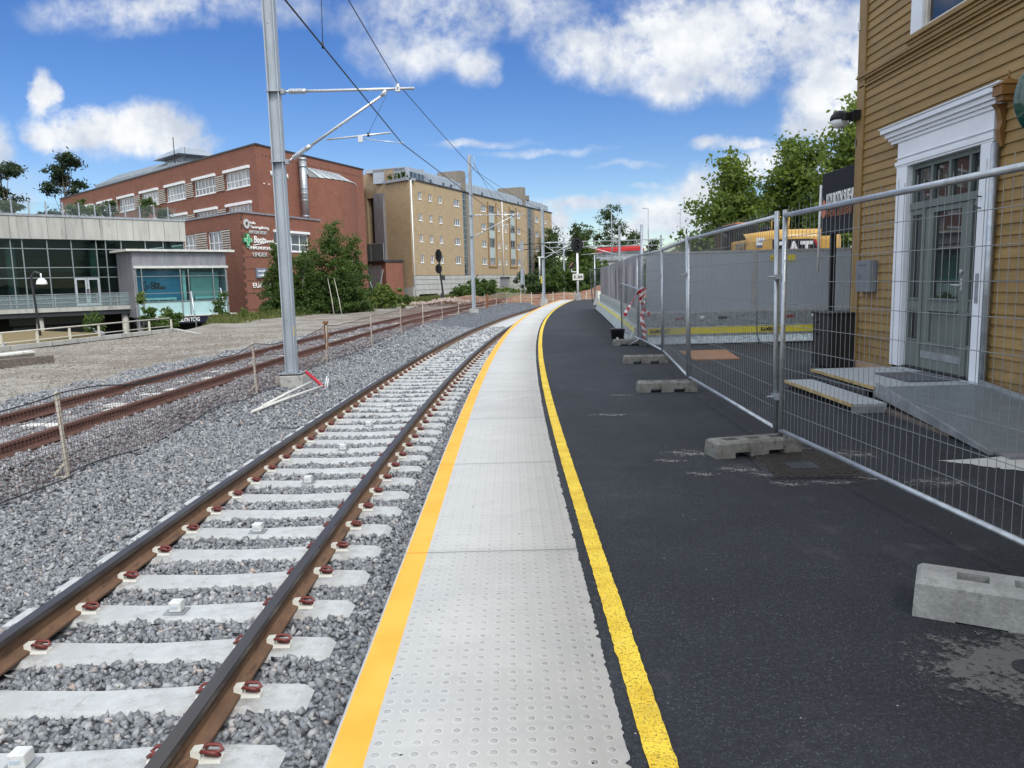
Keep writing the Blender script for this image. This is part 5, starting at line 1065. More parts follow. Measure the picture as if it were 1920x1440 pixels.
mb = MB(); mb.obox(YA,D3,n3,2.0,6.4,-6.5,-1.0,YT,16.85); mb.obox(YA,D3,n3,6.41,61,-6.5,-.7,YT,16.45); mb.obox(YA,D3,n3,2.0,60.5,-7.8,-1.6,16.46,16.95); ph = mb.build('penthouse', M['zinc_pale'], yb)
mb = MB()
for q in range(30): mb.obox(YA,D3,n3,6.8+q*1.8,6.84+q*1.8,-.699,-.67,YT+.1,16.43)
for q in (7.4,11.5,14.2,26,43,55): mb.obox(YA,D3,n3,q,q+.6,-.7,-.64,15.2,15.85,1)
mb.build('seams', [M['galv_dull'], M['win_glass']], ph)
mb = MB(); mb.obox(YA,D3,n3,2.2,6.2,-.98,-.95,15.35,16.3); mb.build('penthouse_window', M['win_glass'], ph)
for q_ in ((18.0,19.68,-4.6,18.3),(45.6,47.2,-5.6,18.7)):
    mb = MB(); mb.obox(YA,D3,n3,q_[0],q_[1],q_[2],-.62,YT+.21,q_[3]); mb.build('stair_tower', M['brown_conc'], yb)
mb = MB(); q = PT(YA,D3,n3,9.9,-3.5,0); mb.tube([(q[0],q[1],16.6),(q[0],q[1],17.6)], .6, 12); q = PT(YA,D3,n3,48.5,-3,0); mb.box(q[0]-1.5,q[0]+2.5,q[1]-1,q[1]+3,16.6,17.4); mb.build('roof_vent', M['brown_conc'], yb)
mb = MB()
for s_ in np.arange(.3, 5.0, .9): mb.obox(YA,D2,n2,s_,s_+.06,.2,.26,15.2,16.1)
mb.obox(YA,D2,n2,.0,5.0,.2,.26,16.1,16.16)
for s_ in np.arange(.3, 7, 1.1): mb.obox(YA,D3,n3,s_,s_+.06,-.12,-.06,15.16,16.0)
mb.build('balcony_railing', M['galv'], yb)
for a, d_, n_ in ((.25,D3,n3),(33.0,D3,n3)):
    mb = MB(); q = PT(YA,d_,n_,a,.12,0); mb.tube([(q[0],q[1],ZY if a < 1 else 2.4),(q[0],q[1],14.9)], .09, 8); mb.build('downpipe', M['white'], yb)
mb = MB(); mb.obox(YA,D2,n2,5.3,7.38,-.3,.35,4.2,13.75); mb.build('concrete_fin', M['zinc'], yb)
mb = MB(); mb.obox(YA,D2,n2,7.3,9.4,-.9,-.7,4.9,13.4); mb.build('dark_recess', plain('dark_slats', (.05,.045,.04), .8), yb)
# low brick annex with the delivery bay
ax = thing('delivery_annex', 'low red brick delivery annex with roller gate and glazed balcony beside the apartment block', 'building', (-17,100,-1))
mb = MB(); mb.obox(YA,D2,n2,1.3,14,.6,3.4,-1.8,4.3); mb.build('wall', M['brick_red'], ax)
mb = MB(); mb.obox(YA,D2,n2,2.2,5.6,3.41,3.5,1.0,4.0); mb.build('roller_gate', M['zinc'], ax)
mb = MB(); mb.obox(YA,D2,n2,1.2,14.2,.5,3.7,4.31,4.6); mb.obox(YA,D2,n2,.6,10,3.42,5.2,.45,.75); mb.build('slab', M['dark'], ax)
mb = MB(); mb.obox(YA,D2,n2,1.5,10,3.45,3.5,6.7,6.85)
for s_ in (1.5,4.2,6.9,9.6): mb.obox(YA,D2,n2,s_,s_+.12,3.45,3.52,4.6,6.85)
bl = mb.build('balcony_frame', M['galv'], ax); mb = MB(); mb.obox(YA,D2,n2,1.6,9.6,3.46,3.48,4.65,6.7); mb.build('balcony_glass', glass_clear('smoked_glass', (.35,.42,.42), .8, .3), bl)
mb = MB(); mb.beam(PT(YA,D2,n2,2.2,5.0,.75),PT(YA,D2,n2,5.4,3.6,3.6),.12,.12); mb.beam(PT(YA,D2,n2,.8,5.0,.75),PT(YA,D2,n2,1.6,3.6,3.4),.12,.12); mb.beam(PT(YA,D2,n2,6.2,5.0,.75),PT(YA,D2,n2,9.2,3.6,3.4),.12,.12); mb.build('brace', M['galv'], ax)
mb = MB(); mb.obox(YA,D2,n2,.7,3.0,3.0,4.9,-1.5,.44); mb.build('concrete_pier', M['base_conc'], ax)
# ------------------------------------------------------------ low wall with railing, deck, timbers, lamp
w0, w1 = (-17.72,26.6), (-15.93,36.27); dW = unit(w1[0]-w0[0], w1[1]-w0[1]); nW = unit(dW[1], -dW[0]); LW = math.dist(w0, w1)
lw = thing('low_wall', 'low pale concrete kerb wall carrying a thin grey pipe railing above the lower street', 'wall', (w0[0],w0[1],-.6))
mb = MB(); mb.obox(w0,dW,nW,-8,LW,-.12,.12,-.50,-.34); mb.obox(w0,dW,nW,-8,LW,-.10,.02,-1.5,-.5,1); 
for s_ in np.arange(-7.5, LW, 1.95): mb.obox(w0,dW,nW,s_,s_+.03,.12,.125,-.5,-.34,1)
mb.build('kerb', [M['facade_conc'], M['concrete_dark']], lw)
mb = MB(); mb.tube([PT(w0,dW,nW,-8,-.1,.09),PT(w0,dW,nW,LW,-.1,.15)], .028, 8); mb.tube([PT(w0,dW,nW,-8,-.1,-.26),PT(w0,dW,nW,LW,-.1,-.22)], .02, 8)
rl = mb.build('railing', M['post'], lw)
for s_ in np.arange(-7.9, LW+.1, 1.62):
    mb = MB(); mb.obox(w0,dW,nW,s_-.035,s_+.035,-.13,-.07,-.34,.09); mb.build('railing_post', M['post'], lw)
k = w1; mb = MB(); mb.beam((k[0]+.1,k[1]-.05,-.42),(k[0]+2.1,k[1]-2.1,-.56),.22,.14); tag(mb.build('kerb_stone', M['facade_conc'], loc=(k[0]+1,k[1]-1,-.5)), 'slanting pale kerb stone at the end of the low wall', 'kerb')
dk = MB(); dk.hexa([(-30.5,30,-1.1),(-21.8,33,-1.0),(-21.5,40.5,-.95),(-29,42,-1.05),(-30.5,30,-.85),(-21.8,33,-.75),(-21.5,40.5,-.70),(-29,46,-.72)]); 
t_ = dk.build('ramp_deck', pm('ochre_deck', (.16,.115,.04), .7, 0, .2, 1.5, stretch=(1,6,1)), loc=(-25,38,-1)); tag(t_, 'flat ochre coloured roof deck behind the railing of the low wall', 'roof deck')
mb = MB(); mb.beam((-21.4,40.2,-.72),(-25.5,46.5,-.62),.35,.12); mb.beam((-30.5,30,-.8),(-21.7,33,-.7),.2,.1); tag(mb.build('deck_edge', M['galv'], loc=(-23,43,-.7)), 'pale metal edging strip along the ochre roof deck', 'edging')
M['old_wood'] = pm('weathered_timber', (.12,.10,.085), .9, 0, .3, 2, col2=(.05,.04,.035), stretch=(1,8,8), bump=.4, bscale=20, fine=.2)
for i, (a, b, w, h_, mt, lab) in enumerate([((-15.0,18.9,-.40),(-13.0,21.7,-.40),.26,.24,'old_wood','old dark timber beam lying at the front of the pile on the gravel'),((-15.9,19.6,-.30),(-14.0,22.4,-.22),.42,.07,'white_old','pale board with rusty ends lying in the timber pile'),((-16.6,20.6,-.40),(-14.6,23.4,-.40),.28,.24,'old_wood','old dark timber beam at the back of the pile, bound with a black strap')]):
    mb = MB(); mb.beam(a, b, w, h_); o = mb.build('timber_beam', M[mt], loc=a, bevel=.015); tag(o, lab, 'timber', 'timber pile on the gravel')
lp = thing('street_lamp', 'dark slim street lamp with a white dome in front of the glass building terrace', 'street lamp', (-24.1,40,-3))
mb = MB(); mb.tube([(-24.3,40,-3.4),(-24.6,40,1.9),(-24.6,40,2.3),(-24.4,40,2.55),(-24.12,40,2.45)], .06, 8); mb.build('pole', M['dark'], lp)
mb = MB(); mb.lathe([(.0,.34),(.12,.31),(.22,.2),(.26,.05),(.26,0),(0,-.02)], (-24.1,40,1.9), 16); mb.tube([(-24.1,40,2.2),(-24.1,40,2.47)], .04, 6); mb.build('dome', M['white'], lp)
for (x0, y0, z0, z1, dx, lab) in ((-18.7,46,-1.4,1.35,-.22,'thin grey leaning pole in front of the teal shop window'),(-18.3,50,-.9,1.5,-.35,'thin grey leaning pole in front of the brick corner')):
    mb = MB(); mb.tube([(x0,y0,z0),(x0+dx,y0,z1)], .05, 8); tag(mb.build('pole', M['galv'], loc=(x0,y0,z0)), lab, 'pole', 'leaning poles by the shop block')
# ================================================================== right side
KH = .898
def hy(y): return y*KH
def hz(z): return 1.47+(z-1.47)*KH
XW = 5.3
M['ochre'] = pm('ochre_paint', (.265,.168,.056), .62, 0, .16, 2.2, col2=(.22,.138,.046), stretch=(1,.5,3), fine=.09)
nt = M['ochre'].node_tree; b = nt.nodes['Principled BSDF']; t = NN(nt, 'ShaderNodeTexCoord').outputs['Object']; s_ = NN(nt, 'ShaderNodeSeparateXYZ'); nt.links.new(t, s_.inputs[0])
old = b.inputs['Base Color'].links[0].from_socket; w_ = NN(nt, 'ShaderNodeTexWhiteNoise', noise_dimensions='1D'); nt.links.new(NM(nt, 'FLOOR', NM(nt, 'DIVIDE', NM(nt, 'SUBTRACT', s_.outputs[2], .1499), .1195)), w_.inputs['W'])
c = NMIX(nt, NM(nt, 'MULTIPLY', w_.outputs['Value'], .30), old, (.185,.112,.036)); c = NMIX(nt, NRANGE(nt, NNOISE(nt, t, 5, 6, .7, (1,.22,2.5)), .55, .75, 0, .45), c, (.33,.235,.11))
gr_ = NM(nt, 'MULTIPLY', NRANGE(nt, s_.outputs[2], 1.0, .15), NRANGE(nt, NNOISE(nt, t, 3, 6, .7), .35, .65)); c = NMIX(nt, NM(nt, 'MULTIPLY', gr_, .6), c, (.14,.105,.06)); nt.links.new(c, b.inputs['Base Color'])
M['ochre_dark'] = pm('ochre_trim', (.24,.148,.046), .55, 0, .12, 3, fine=.08)
M['gg'] = pm('grey_green_paint', (.125,.15,.14), .45, 0, .1, 3, fine=.05); M['wood_white'] = pm('white_trim_paint', (.70,.73,.78), .5, 0, .05, 2, fine=.04)
M['door_glass'] = glass_dark('door_glass', (.015,.018,.02), .02)
hs_ = thing('wooden_house', 'two-storey ochre yellow clapboard station house with white door surround', 'house', (XW,4,0))
YN, YS = hy(13.2), -6.0; ZB, ZTOP = .15, 8.4
door = (hy(9.50), hy(11.80), .0, hz(3.42)); win = (hy(9.1), hy(11.58), hz(4.79), hz(6.7))
mb = MB()
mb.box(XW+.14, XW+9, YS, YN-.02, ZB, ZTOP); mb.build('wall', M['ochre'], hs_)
mb = MB(); mb.box(XW-.02, XW+8.9, YS, YN-.06, -.3, ZB-.005); mb.build('foundation', pm('salmon_foundation', (.42,.27,.17), .85, 0, .12, 3), hs_)
# clapboards: each board leans out over the one below
mb = MB(); rB = random.Random(4); z = ZB; bh = .1195; up_y0 = (YS, YN-.16)
while z < ZTOP-.1:
    z1 = z+bh; segs = [(YS, YN-.17)]
    for (a, b, c, d) in (door, win):
        if z1 > c+.001 and z < d-.03:
            segs = [q for (s0, s1) in segs for q in ((s0, min(s1, a)), (max(s0, b), s1)) if q[1]-q[0] > .01]
    for s0, s1 in segs:
        cuts = [s0]; 
        while cuts[-1] < s1-3.2: cuts.append(cuts[-1]+rB.uniform(1.8,3.0))
        cuts.append(s1)
        for a, b in zip(cuts[:-1], cuts[1:]):
            j = rB.uniform(-.0015,.0015); lo, hi = XW-.024+j, XW-.004+j*.3
            mb.raw([(lo,a+.0008,z),(lo,b-.0008,z),(hi,b-.0008,z1+.004),(hi,a+.0008,z1+.004),(XW+.02,a,z),(XW+.02,b,z)], [(0,1,2,3),(0,4,5,1)])
    z = z1
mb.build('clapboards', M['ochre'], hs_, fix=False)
mb = MB(); mb.box(XW-.045,XW+.12,YN-.17,YN+.02,ZB-.02,ZTOP); mb.box(XW-.03,XW+.02,YN+.021,YN+.10,ZB-.02,ZTOP); mb.build('corner_board', M['ochre_dark'], hs_, bevel=.006)
mb = MB(); zb_ = hz(4.64); mb.box(XW-.075,XW-.02,YS,YN+.03,zb_-.02,zb_+.03); mb.box(XW-.055,XW-.02,YS,YN+.02,zb_-.055,zb_-.02); mb.box(XW-.045,XW-.02,YS,YN-.0,zb_-.16,zb_-.13); mb.build('belt_course', M['ochre_dark'], hs_, bevel=.005)
mb = MB()
for yy_ in (YN+.25,):
    mb.raw([(XW-.6,YS-.5,ZTOP-.1),(XW-.6,yy_,ZTOP-.1),(XW+4.5,yy_,ZTOP+3.2),(XW+4.5,YS-.5,ZTOP+3.2),(XW+9.6,YS-.5,ZTOP-.1),(XW+9.6,yy_,ZTOP-.1)], [(0,1,2,3),(3,2,5,4),(0,3,4),(1,5,2),(0,4,5,1)])
mb.build('roof', plain('dark_roof_tiles', (.06,.05,.05), .8), hs_)
# upstairs window
AW, DW_, NW_ = (XW, 0), (0, 1), (-1, 0)
mb = MB(); a, b, c, d = win
mb.box(XW-.055,XW+.03,b-.30*KH,b,c,d); mb.box(XW-.055,XW+.03,a,a+.30*KH,c,d); mb.box(XW-.055,XW+.03,a+.30*KH,b-.30*KH,d-.2,d)
uw = mb.build('window', M['wood_white'], hs_, bevel=.006)
mb = MB(); mb.box(XW-.12,XW+.03,a-.05,b+.05,c-.06,c-.002); mb.box(XW-.09,XW+.02,a-.02,b+.02,c-.10,c-.062); mb.build('sill', M['ochre_dark'], uw, bevel=.005)
mb = MB(); a2, b2 = a+.272, b-.272; mb.box(XW-.02,XW+.04,b2-.07,b2,c,d-.2); mb.box(XW-.02,XW+.04,a2,a2+.07,c,d-.2); mb.box(XW-.02,XW+.04,a2+.07,b2-.07,c,c+.07); mb.build('sash', pm('cream_sash', (.55,.52,.46), .5), uw)
mb = MB(); mb.poly([(XW+.015,a2+.06,c+.06),(XW+.015,b2-.06,c+.06),(XW+.015,b2-.06,d-.2),(XW+.015,a2+.06,d-.2)]); mb.build('pane', M['door_glass'], uw)
# doorway
yL, yR = hy(11.80), hy(9.50); iL, iR = hy(11.50), hy(9.73); zt_ = hz(2.99); zbt = .20
mb = MB(); mb.box(XW-.06,XW+.03,iL,yL,zbt,zt_); mb.box(XW-.06,XW+.03,yR,iR,zbt,zt_)
mb.box(XW-.062,XW+.03,yR-.02,yL+.02,zt_,hz(3.02)); mb.box(XW-.075,XW+.03,yR-.03,yL+.03,hz(3.02),hz(3.08)); mb.box(XW-.055,XW+.03,yR,yL,hz(3.08),hz(3.36)); mb.box(XW-.075,XW+.03,yR-.02,yL+.02,hz(3.12),hz(3.135))
sr = mb.build('door_surround', M['wood_white'], hs_, bevel=.005)
mb = MB()
for i, (o, z0, z1) in enumerate(((.075,3.36,3.41),(.10,3.41,3.46),(.13,3.46,3.53),(.17,3.53,3.60),(.185,3.60,3.625))): mb.box(XW-o,XW+.03,yR-.05-o*1.1,yL+.06+o*1.3,hz(z0),hz(z1)-.0005)
mb.build('cornice', M['wood_white'], sr, bevel=.006)
mb = MB(); mb.hexa([(XW-.19,yR-.2,hz(3.626)),(XW+.02,yR-.2,hz(3.626)),(XW+.02,yL+.30,hz(3.626)),(XW-.19,yL+.30,hz(3.626)),(XW-.17,yR-.18,hz(3.64)),(XW+.02,yR-.18,hz(3.68)),(XW+.02,yL+.28,hz(3.68)),(XW-.17,yL+.28,hz(3.64))]); mb.build('flashing', M['ochre_dark'], sr)
bk_ = [(.05,2.9),(.08,3.1),(.06,3.2),(.09,3.33),(.14,3.39)]
mb = MB(); y0_, y1_ = yR-.15, yR-.07
for (o0, z0), (o1, z1) in zip(bk_[:-1], bk_[1:]): mb.hexa([(XW-o0,y0_,hz(z0)),(XW-.02,y0_,hz(z0)),(XW-.02,y1_,hz(z0)),(XW-o0,y1_,hz(z0)),(XW-o1,y0_,hz(z1)),(XW-.02,y0_,hz(z1)),(XW-.02,y1_,hz(z1)),(XW-o1,y1_,hz(z1))])
y0_ -= .19; y1_ -= .19; mb.box(XW-.20,XW+.0,y0_-.02,y1_+.02,hz(3.38),hz(3.44)); mb.box(XW-.23,XW+.0,y0_-.05,y1_+.03,hz(3.44),hz(3.55)); mb.hexa([(XW-.25,y0_-.07,hz(3.55)),(XW,y0_-.07,hz(3.55)),(XW,y1_+.04,hz(3.55)),(XW-.25,y1_+.04,hz(3.55)),(XW-.13,y0_+.03,hz(3.63)),(XW-.09,y0_+.03,hz(3.63)),(XW-.09,y1_-.03,hz(3.63)),(XW-.13,y1_-.03,hz(3.63))])
mb.tube([(XW-.11,(y0_+y1_)/2,hz(3.62)),(XW-.11,(y0_+y1_)/2,hz(3.72))], .010, 6); mb.build('bracket_finial', pm('bright_ochre', (.20,.10,.026), .5), sr, fix=True)
# door and side lights, all set 6 cm back
mb = MB(); XD = XW+.05
def bar(y0, y1, z0, z1, x0=-.03, x1=.04): mb.box(XD+x0, XD+x1, y0, y1, z0, z1)
dL, dR = hy(11.08), hy(10.03); zk = zbt+.02; ztr = hz(2.40)
bar(iR, iL, ztr-.045, ztr+.045, -.05); bar(iR, iL, zt_-.06, zt_-.001); bar(iR, iR+.05, zk, zt_-.06); bar(iL-.05, iL, zk, zt_-.06); bar(dL, dL+.07, zk, ztr-.045, -.045); bar(dR-.07, dR, zk, ztr-.045, -.045)
for y in (hy(10.98), hy(10.54), hy(10.08)): bar(y-.025, y+.025, ztr+.045, zt_-.06)
for y0, y1 in ((dL+.07, iL-.05), (iR+.05, dR-.07)):
    bar(y0, y1, zk, hz(.47)); bar(y0, y1, hz(.92), hz(1.07)); 
    for z in (hz(.47), hz(.905), hz(1.07)): bar(y0-.01, y1+.01, z-.012, z+.012, -.05)
    bar(y0, y1, hz(2.27), ztr-.045)
fr_ = mb.build('door_frame', M['gg'], hs_, bevel=.004)
mb = MB()
for y0, y1 in ((dL+.07, iL-.05), (iR+.05, dR-.07)): mb.poly([(XD+.01,y0,hz(.47)),(XD+.01,y1,hz(.47)),(XD+.01,y1,hz(2.3)),(XD+.01,y0,hz(2.3))])
mb.poly([(XD+.012,iR,ztr),(XD+.012,iL,ztr),(XD+.012,iL,zt_-.03),(XD+.012,iR,zt_-.03)]); mb.build('pane', M['door_glass'], fr_)
mb = MB(); gl, gr = hy(10.89), hy(10.21)
bar(dR, gr, zk, ztr-.05); bar(gl, dL, zk, ztr-.05); bar(gr, gl, hz(2.27), ztr-.05); bar(gr, gl, hz(.92), hz(1.07)); bar(gr, gl, zk, hz(.45)); mb.box(XD+.012, XD+.04, gr, gl, hz(.45), hz(.92))
for z in (hz(1.07), hz(.92), hz(.45)): bar(gr-.015, gl+.015, z-.014, z+.014, -.05)
lf = mb.build('door', M['gg'], hs_, bevel=.004)
mb = MB(); mb.poly([(XD+.012,gr,hz(1.06)),(XD+.012,gl,hz(1.06)),(XD+.012,gl,hz(2.28)),(XD+.012,gr,hz(2.28))]); mb.build('pane', M['door_glass'], lf)
mb = MB(); mb.box(XD-.036,XD-.031,dR+.02,dL-.02,hz(.23),hz(.33)); mb.build('kick_plate', M['galv_dull'], lf)
mb = MB(); yh = hy(10.13); mb.tube([(XD-.03,yh,hz(1.27)),(XD-.08,yh,hz(1.27)),(XD-.085,yh+.13,hz(1.275))], .010, 8); mb.box(XD-.038,XD-.03,yh-.02,yh+.02,hz(1.2),hz(1.36)); mb.tube([(XD-.03,yh,hz(1.45)),(XD-.055,yh,hz(1.45))], .022, 10); mb.build('handle', M['alu'], lf)
mb = MB(); yw = iR-.07
mb.box(XW-.066,XW-.0605,yw-.03,yw+.03,hz(1.05),hz(1.42)); mb.build('lock_plate', M['galv_dull'], sr)
mb = MB()
for zz in (2.22, 2.36): mb.tube([(XW-.06,yw+.01,hz(zz)),(XW-.10,yw+.01,hz(zz)),(XW-.10,yw+.035,hz(zz)+.02)], .008, 6)
mb.build('hook', M['black'], sr)
mb = MB(); yp = yR-.07; mb.tube([(XW-.07,yp,.02),(XW-.07,yp,hz(2.95))], .04, 10); mb.build('downpipe', M['galv'], hs_)
mb = MB(); mb.box(XW-.02,XW+.6,iR,iL,.0,.215); mb.build('threshold', M['dark'], hs_)
# things on the wall
b_ = thing('mailbox', 'grey metal wall box with faint markings between the house corner and the door', 'mailbox', (XW-.1,hy(12.62),hz(1.15)))
mb = MB(); mb.box(XW-.13,XW-.025,hy(12.37),hy(12.88),hz(1.15),hz(1.66)); bd = mb.build('body', plain('grey_box_paint', (.16,.175,.20), .5), b_, bevel=.008)
mb = MB()
for i, (y0, w) in enumerate(((12.75,.07),(12.62,.09))): mb.box(XW-.1335,XW-.1315,hy(y0)-w,hy(y0),hz(1.57),hz(1.59))
for q in range(3): mb.box(XW-.1335,XW-.1315,hy(12.62),hy(12.82),hz(1.36+q*.035),hz(1.368+q*.035))
mb.build('marking', plain('faded_marking', (.07,.08,.10)), b_)
l_ = thing('wall_lamp', 'black wall lamp with a white globe at the upper corner of the house', 'lamp', (XW,YN,hz(3.97)))
mb = MB(); mb.box(XW-.35,XW+.03,YN-.05,YN+.0,hz(4.0),hz(4.12)) if False else None
xg, yg, zg = XW-.21, hy(13.35)+.12, hz(4.03)
mb.box(xg+.06,XW-.03,yg-.35,yg-.20,zg-.05,zg+.08); mb.box(xg-.03,xg+.1,yg-.28,yg-.02,zg-.02,zg+.06); mb.build('bracket', M['black'], l_)
mb = MB(); mb.lathe([(.142,0),(.14,.04),(.122,.08),(.08,.122),(.03,.142),(0,.146)], (xg,yg,zg), 20); mb.build('hood', M['black'], l_)
mb = MB(); mb.lathe([(0,-.122),(.05,-.115),(.09,-.093),(.122,-.05),(.134,-.001)], (xg,yg,zg), 20); mb.build('globe', plain('milky_globe', (.68,.70,.72), .25), l_)
mb = MB(); mb.box(XW-.03,XW+.05,YN+.022,YN+.11,hz(3.55),hz(3.68)); tag(mb.build('junction_box', M['white_old'], loc=(XW,YN,hz(3.5)), bevel=.005), 'small pale junction box under the wall lamp at the house corner', 'junction box')
mb = MB(); mb.box(XW-.06,XW+.0,YN+.021,YN+.07,5.0,5.12); tag(mb.build('junction_box', M['white_old'], loc=(XW,YN,5), bevel=.005), 'tiny pale fitting high on the house corner board', 'junction box')
mb = MB(); gy, gz_ = 7.08, 2.96
mb.lathe([(.0,-.07),(.18,-.068),(.30,-.05),(.36,-.01),(.365,.0),(.36,.01),(.30,.05),(.18,.068),(.0,.07)], (XW-.42,gy,gz_), 28, axis='y'); gs = thing('round_sign', 'dark green rounded disc sign jutting from the house wall at the photo edge', 'sign', (XW,gy,gz_))
gs['_w'] = (XW,gy,gz_); mb.build('disc', pm('bottle_green_enamel', (.006,.055,.045), .12, 0, .2, 4, coat=.6), gs)
mb = MB(); mb.tube([(XW-.02,gy,gz_+.2),(XW-.12,gy,gz_+.2)], .02, 8); mb.build('bracket', M['dark'], gs)
# sign board beyond the house
sb = thing('restaurant_sign', 'tall black sign board with a pale restaurant name, behind the house corner', 'sign', (5.75,14.3,0))
X_s = 5.75; mb = MB(); mb.box(X_s,X_s+.12,12.95,14.35,2.15,3.25); mb.build('board', plain('black_board', (.006,.007,.012), .85), sb, bevel=.006)
mb = MB(); mb.box(X_s+.02,X_s+.10,13.0,13.1,0,2.149); mb.box(X_s+.02,X_s+.10,13.9,14.0,0,2.149); mb.build('post', M['black'], sb)
text('lettering', 'KOLBOTN SUSHI', (X_s-.004,14.12,2.66), (0,-1,0), .30, M['sign_white'], sb, .01, .006, 1.08)
text('lettering', 'WOK & SUSHI', (X_s-.004,14.12,2.46), (0,-1,0), .17, plain('orange_letters', (.24,.085,.045)), sb, .01, .004, 1.05)
mb = MB(); mb.raw([(X_s-.004+dx,14.25+.11*math.cos(a),2.62+.16*math.sin(a)) for dx in (0,.006) for a in [2*math.pi*i/18 for i in range(18)]], [tuple(range(18)),tuple(reversed(range(18,36)))]+[(i,18+i,18+(i+1)%18,(i+1)%18) for i in range(18)]); mb.build('round_emblem', plain('salmon_emblem', (.50,.16,.09)), sb)
mb = MB(); mb.tube([(5.55,13.95,1.5),(5.58,13.97,3.02)], .022, 8); tag(mb.build('pole', M['white'], loc=(5.55,13.95,1.5)), 'slim white pole standing in front of the black restaurant sign', 'pole')
# bin
bn = thing('waste_bin', 'dark box-shaped waste bin against the foot of the house corner', 'bin', (5.1,12.05,0))
mb = MB(); mb.box(4.86,5.28,11.72,12.35,.03,.83); mb.build('body', pm('black_bin_paint', (.012,.013,.016), .45, 0, .2, 5), bn, bevel=.01)
mb = MB(); mb.box(4.83,5.29,11.69,12.38,.831,.87); mb.build('lid', M['black'], bn, bevel=.01)
mb = MB(); mb.tube([(4.86,12.1,.72),(4.80,12.1,.70),(4.79,12.1,.55),(4.86,12.1,.5)], .012, 6); mb.build('handle', M['black'], bn)
# steps and ramp
st = thing('entrance_steps', 'two low metal steps with pale treads and yellow worn nosing below the house door', 'steps', (4.4,9.2,0))
M['tread'] = pm('ribbed_tread', (.40,.43,.45), .5, .25, .1, 12, bump=.5, bscale=90, fine=.15); M['nosing'] = pm('worn_yellow_nosing', (.40,.30,.13), .7, 0, .25, 10)
for (x0, x1, y0, y1, z) in ((3.55,3.93,7.95,9.95,.10),(4.02,5.24,8.45,10.25,.20)):
    mb = MB(); mb.box(x0+.03,x1,y0,y1,z-.03,z); tr = mb.build('tread', M['tread'], st)
    mb = MB(); mb.box(x0,x0+.029,y0,y1,z-.032,z+.001); mb.build('nosing', M['nosing'], tr)
    for y in (y0,y1-.02):
        mb = MB(); mb.hexa([(x0+.02,y,0),(x1,y,0),(x1,y+.02,0),(x0+.02,y+.02,0),(x0+.01,y,z-.033),(x1,y,z-.033),(x1,y+.02,z-.033),(x0+.01,y+.02,z-.033)])
        mb.build('side_plate', M['galv_dull'], st)
mb = MB(); mb.box(3.96,3.98,8.5,10.2,.02,.16); mb.build('riser', M['dark'], st)
mb = MB(); mb.box(4.55,5.15,8.75,9.55,.203,.218); tag(mb.build('door_mat', pm('grey_mat', (.085,.09,.10), .9, 0, .1, 20, bump=.3), loc=(4.85,9.1,.2)), 'dark grey mat lying on the top step before the door', 'mat')
rp = thing('wheelchair_ramp', 'grey steel wheelchair ramp sloping down from the door step towards the camera', 'ramp', (4.4,7.3,0))
M['ramp'] = pm('grey_steel_plate', (.17,.20,.215), .5, .3, .12, 5, col2=(.22,.24,.25), bump=.35, bscale=140, fine=.12)
mb = MB(); mb.hexa([(3.80,5.95,.005),(5.12,5.95,.005),(5.18,8.43,.17),(4.06,8.43,.17),(3.80,5.95,.025),(5.12,5.95,.025),(5.18,8.43,.205),(4.06,8.43,.205)]); mb.build('deck', M['ramp'], rp)
mb = MB(); mb.hexa([(3.77,5.95,.005),(3.799,5.95,.005),(4.059,8.43,.10),(4.03,8.43,.10),(3.77,5.95,.035),(3.799,5.95,.035),(4.059,8.43,.255),(4.03,8.43,.255)]); mb.hexa([(5.121,5.95,.005),(5.15,5.95,.005),(5.21,8.43,.10),(5.181,8.43,.10),(5.121,5.95,.035),(5.15,5.95,.035),(5.21,8.43,.255),(5.181,8.43,.255)]); mb.build('side_kerb', M['galv_dull'], rp)
mb = MB(); mb.box(3.84,5.1,5.80,5.948,.004,.022); mb.build('lip_plate', M['zinc'], rp)
mb = MB(); mb.hexa([(3.86,6.7,.0),(3.98,6.7,0),(4.08,8.1,0),(3.92,8.1,0),(3.86,6.7,.035),(3.98,6.7,.035),(4.08,8.1,.03),(3.92,8.1,.03)]); tag(mb.build('plank', M['old_wood'], loc=(3.95,7.4,0)), 'rough plank on the ground under the edge of the ramp', 'plank')
# painted / patched ground
def flat(name, pts, z, mat):
    cx_, cy_ = sum(p[0] for p in pts)/len(pts), sum(p[1] for p in pts)/len(pts)
    mb = MB(); mb.poly([(x,y,z) for x,y in pts]); return structure(mb.build(name, mat, loc=(cx_,cy_,z)))
def smear_mat(name, col, rx, ry, dens, scale):
    """thin dusting that breaks up towards its rim and shows the asphalt through"""
    m, nt, b = _mat(name); t = NN(nt, 'ShaderNodeTexCoord').outputs['Object']; s_ = NN(nt, 'ShaderNodeSeparateXYZ'); nt.links.new(t, s_.inputs[0])
    r2 = NM(nt, 'ADD', NM(nt, 'POWER', NM(nt, 'DIVIDE', s_.outputs[0], rx), 2.0), NM(nt, 'POWER', NM(nt, 'DIVIDE', s_.outputs[1], ry), 2.0))
    f = NM(nt, 'ADD', NM(nt, 'ADD', NM(nt, 'SUBTRACT', dens, NM(nt, 'MULTIPLY', r2, .30)), NM(nt, 'SUBTRACT', NNOISE(nt, t, scale, 7, .75), .5)), NM(nt, 'MULTIPLY', NM(nt, 'SUBTRACT', NNOISE(nt, t, scale*4.5, 4, .7), .5), .9))
    b.inputs['Base Color'].default_value = col+(1,); b.inputs['Roughness'].default_value = .95; nt.links.new(NRANGE(nt, f, .16, .34, 0, .85), b.inputs['Alpha']); return m
rp_ = random.Random(12)
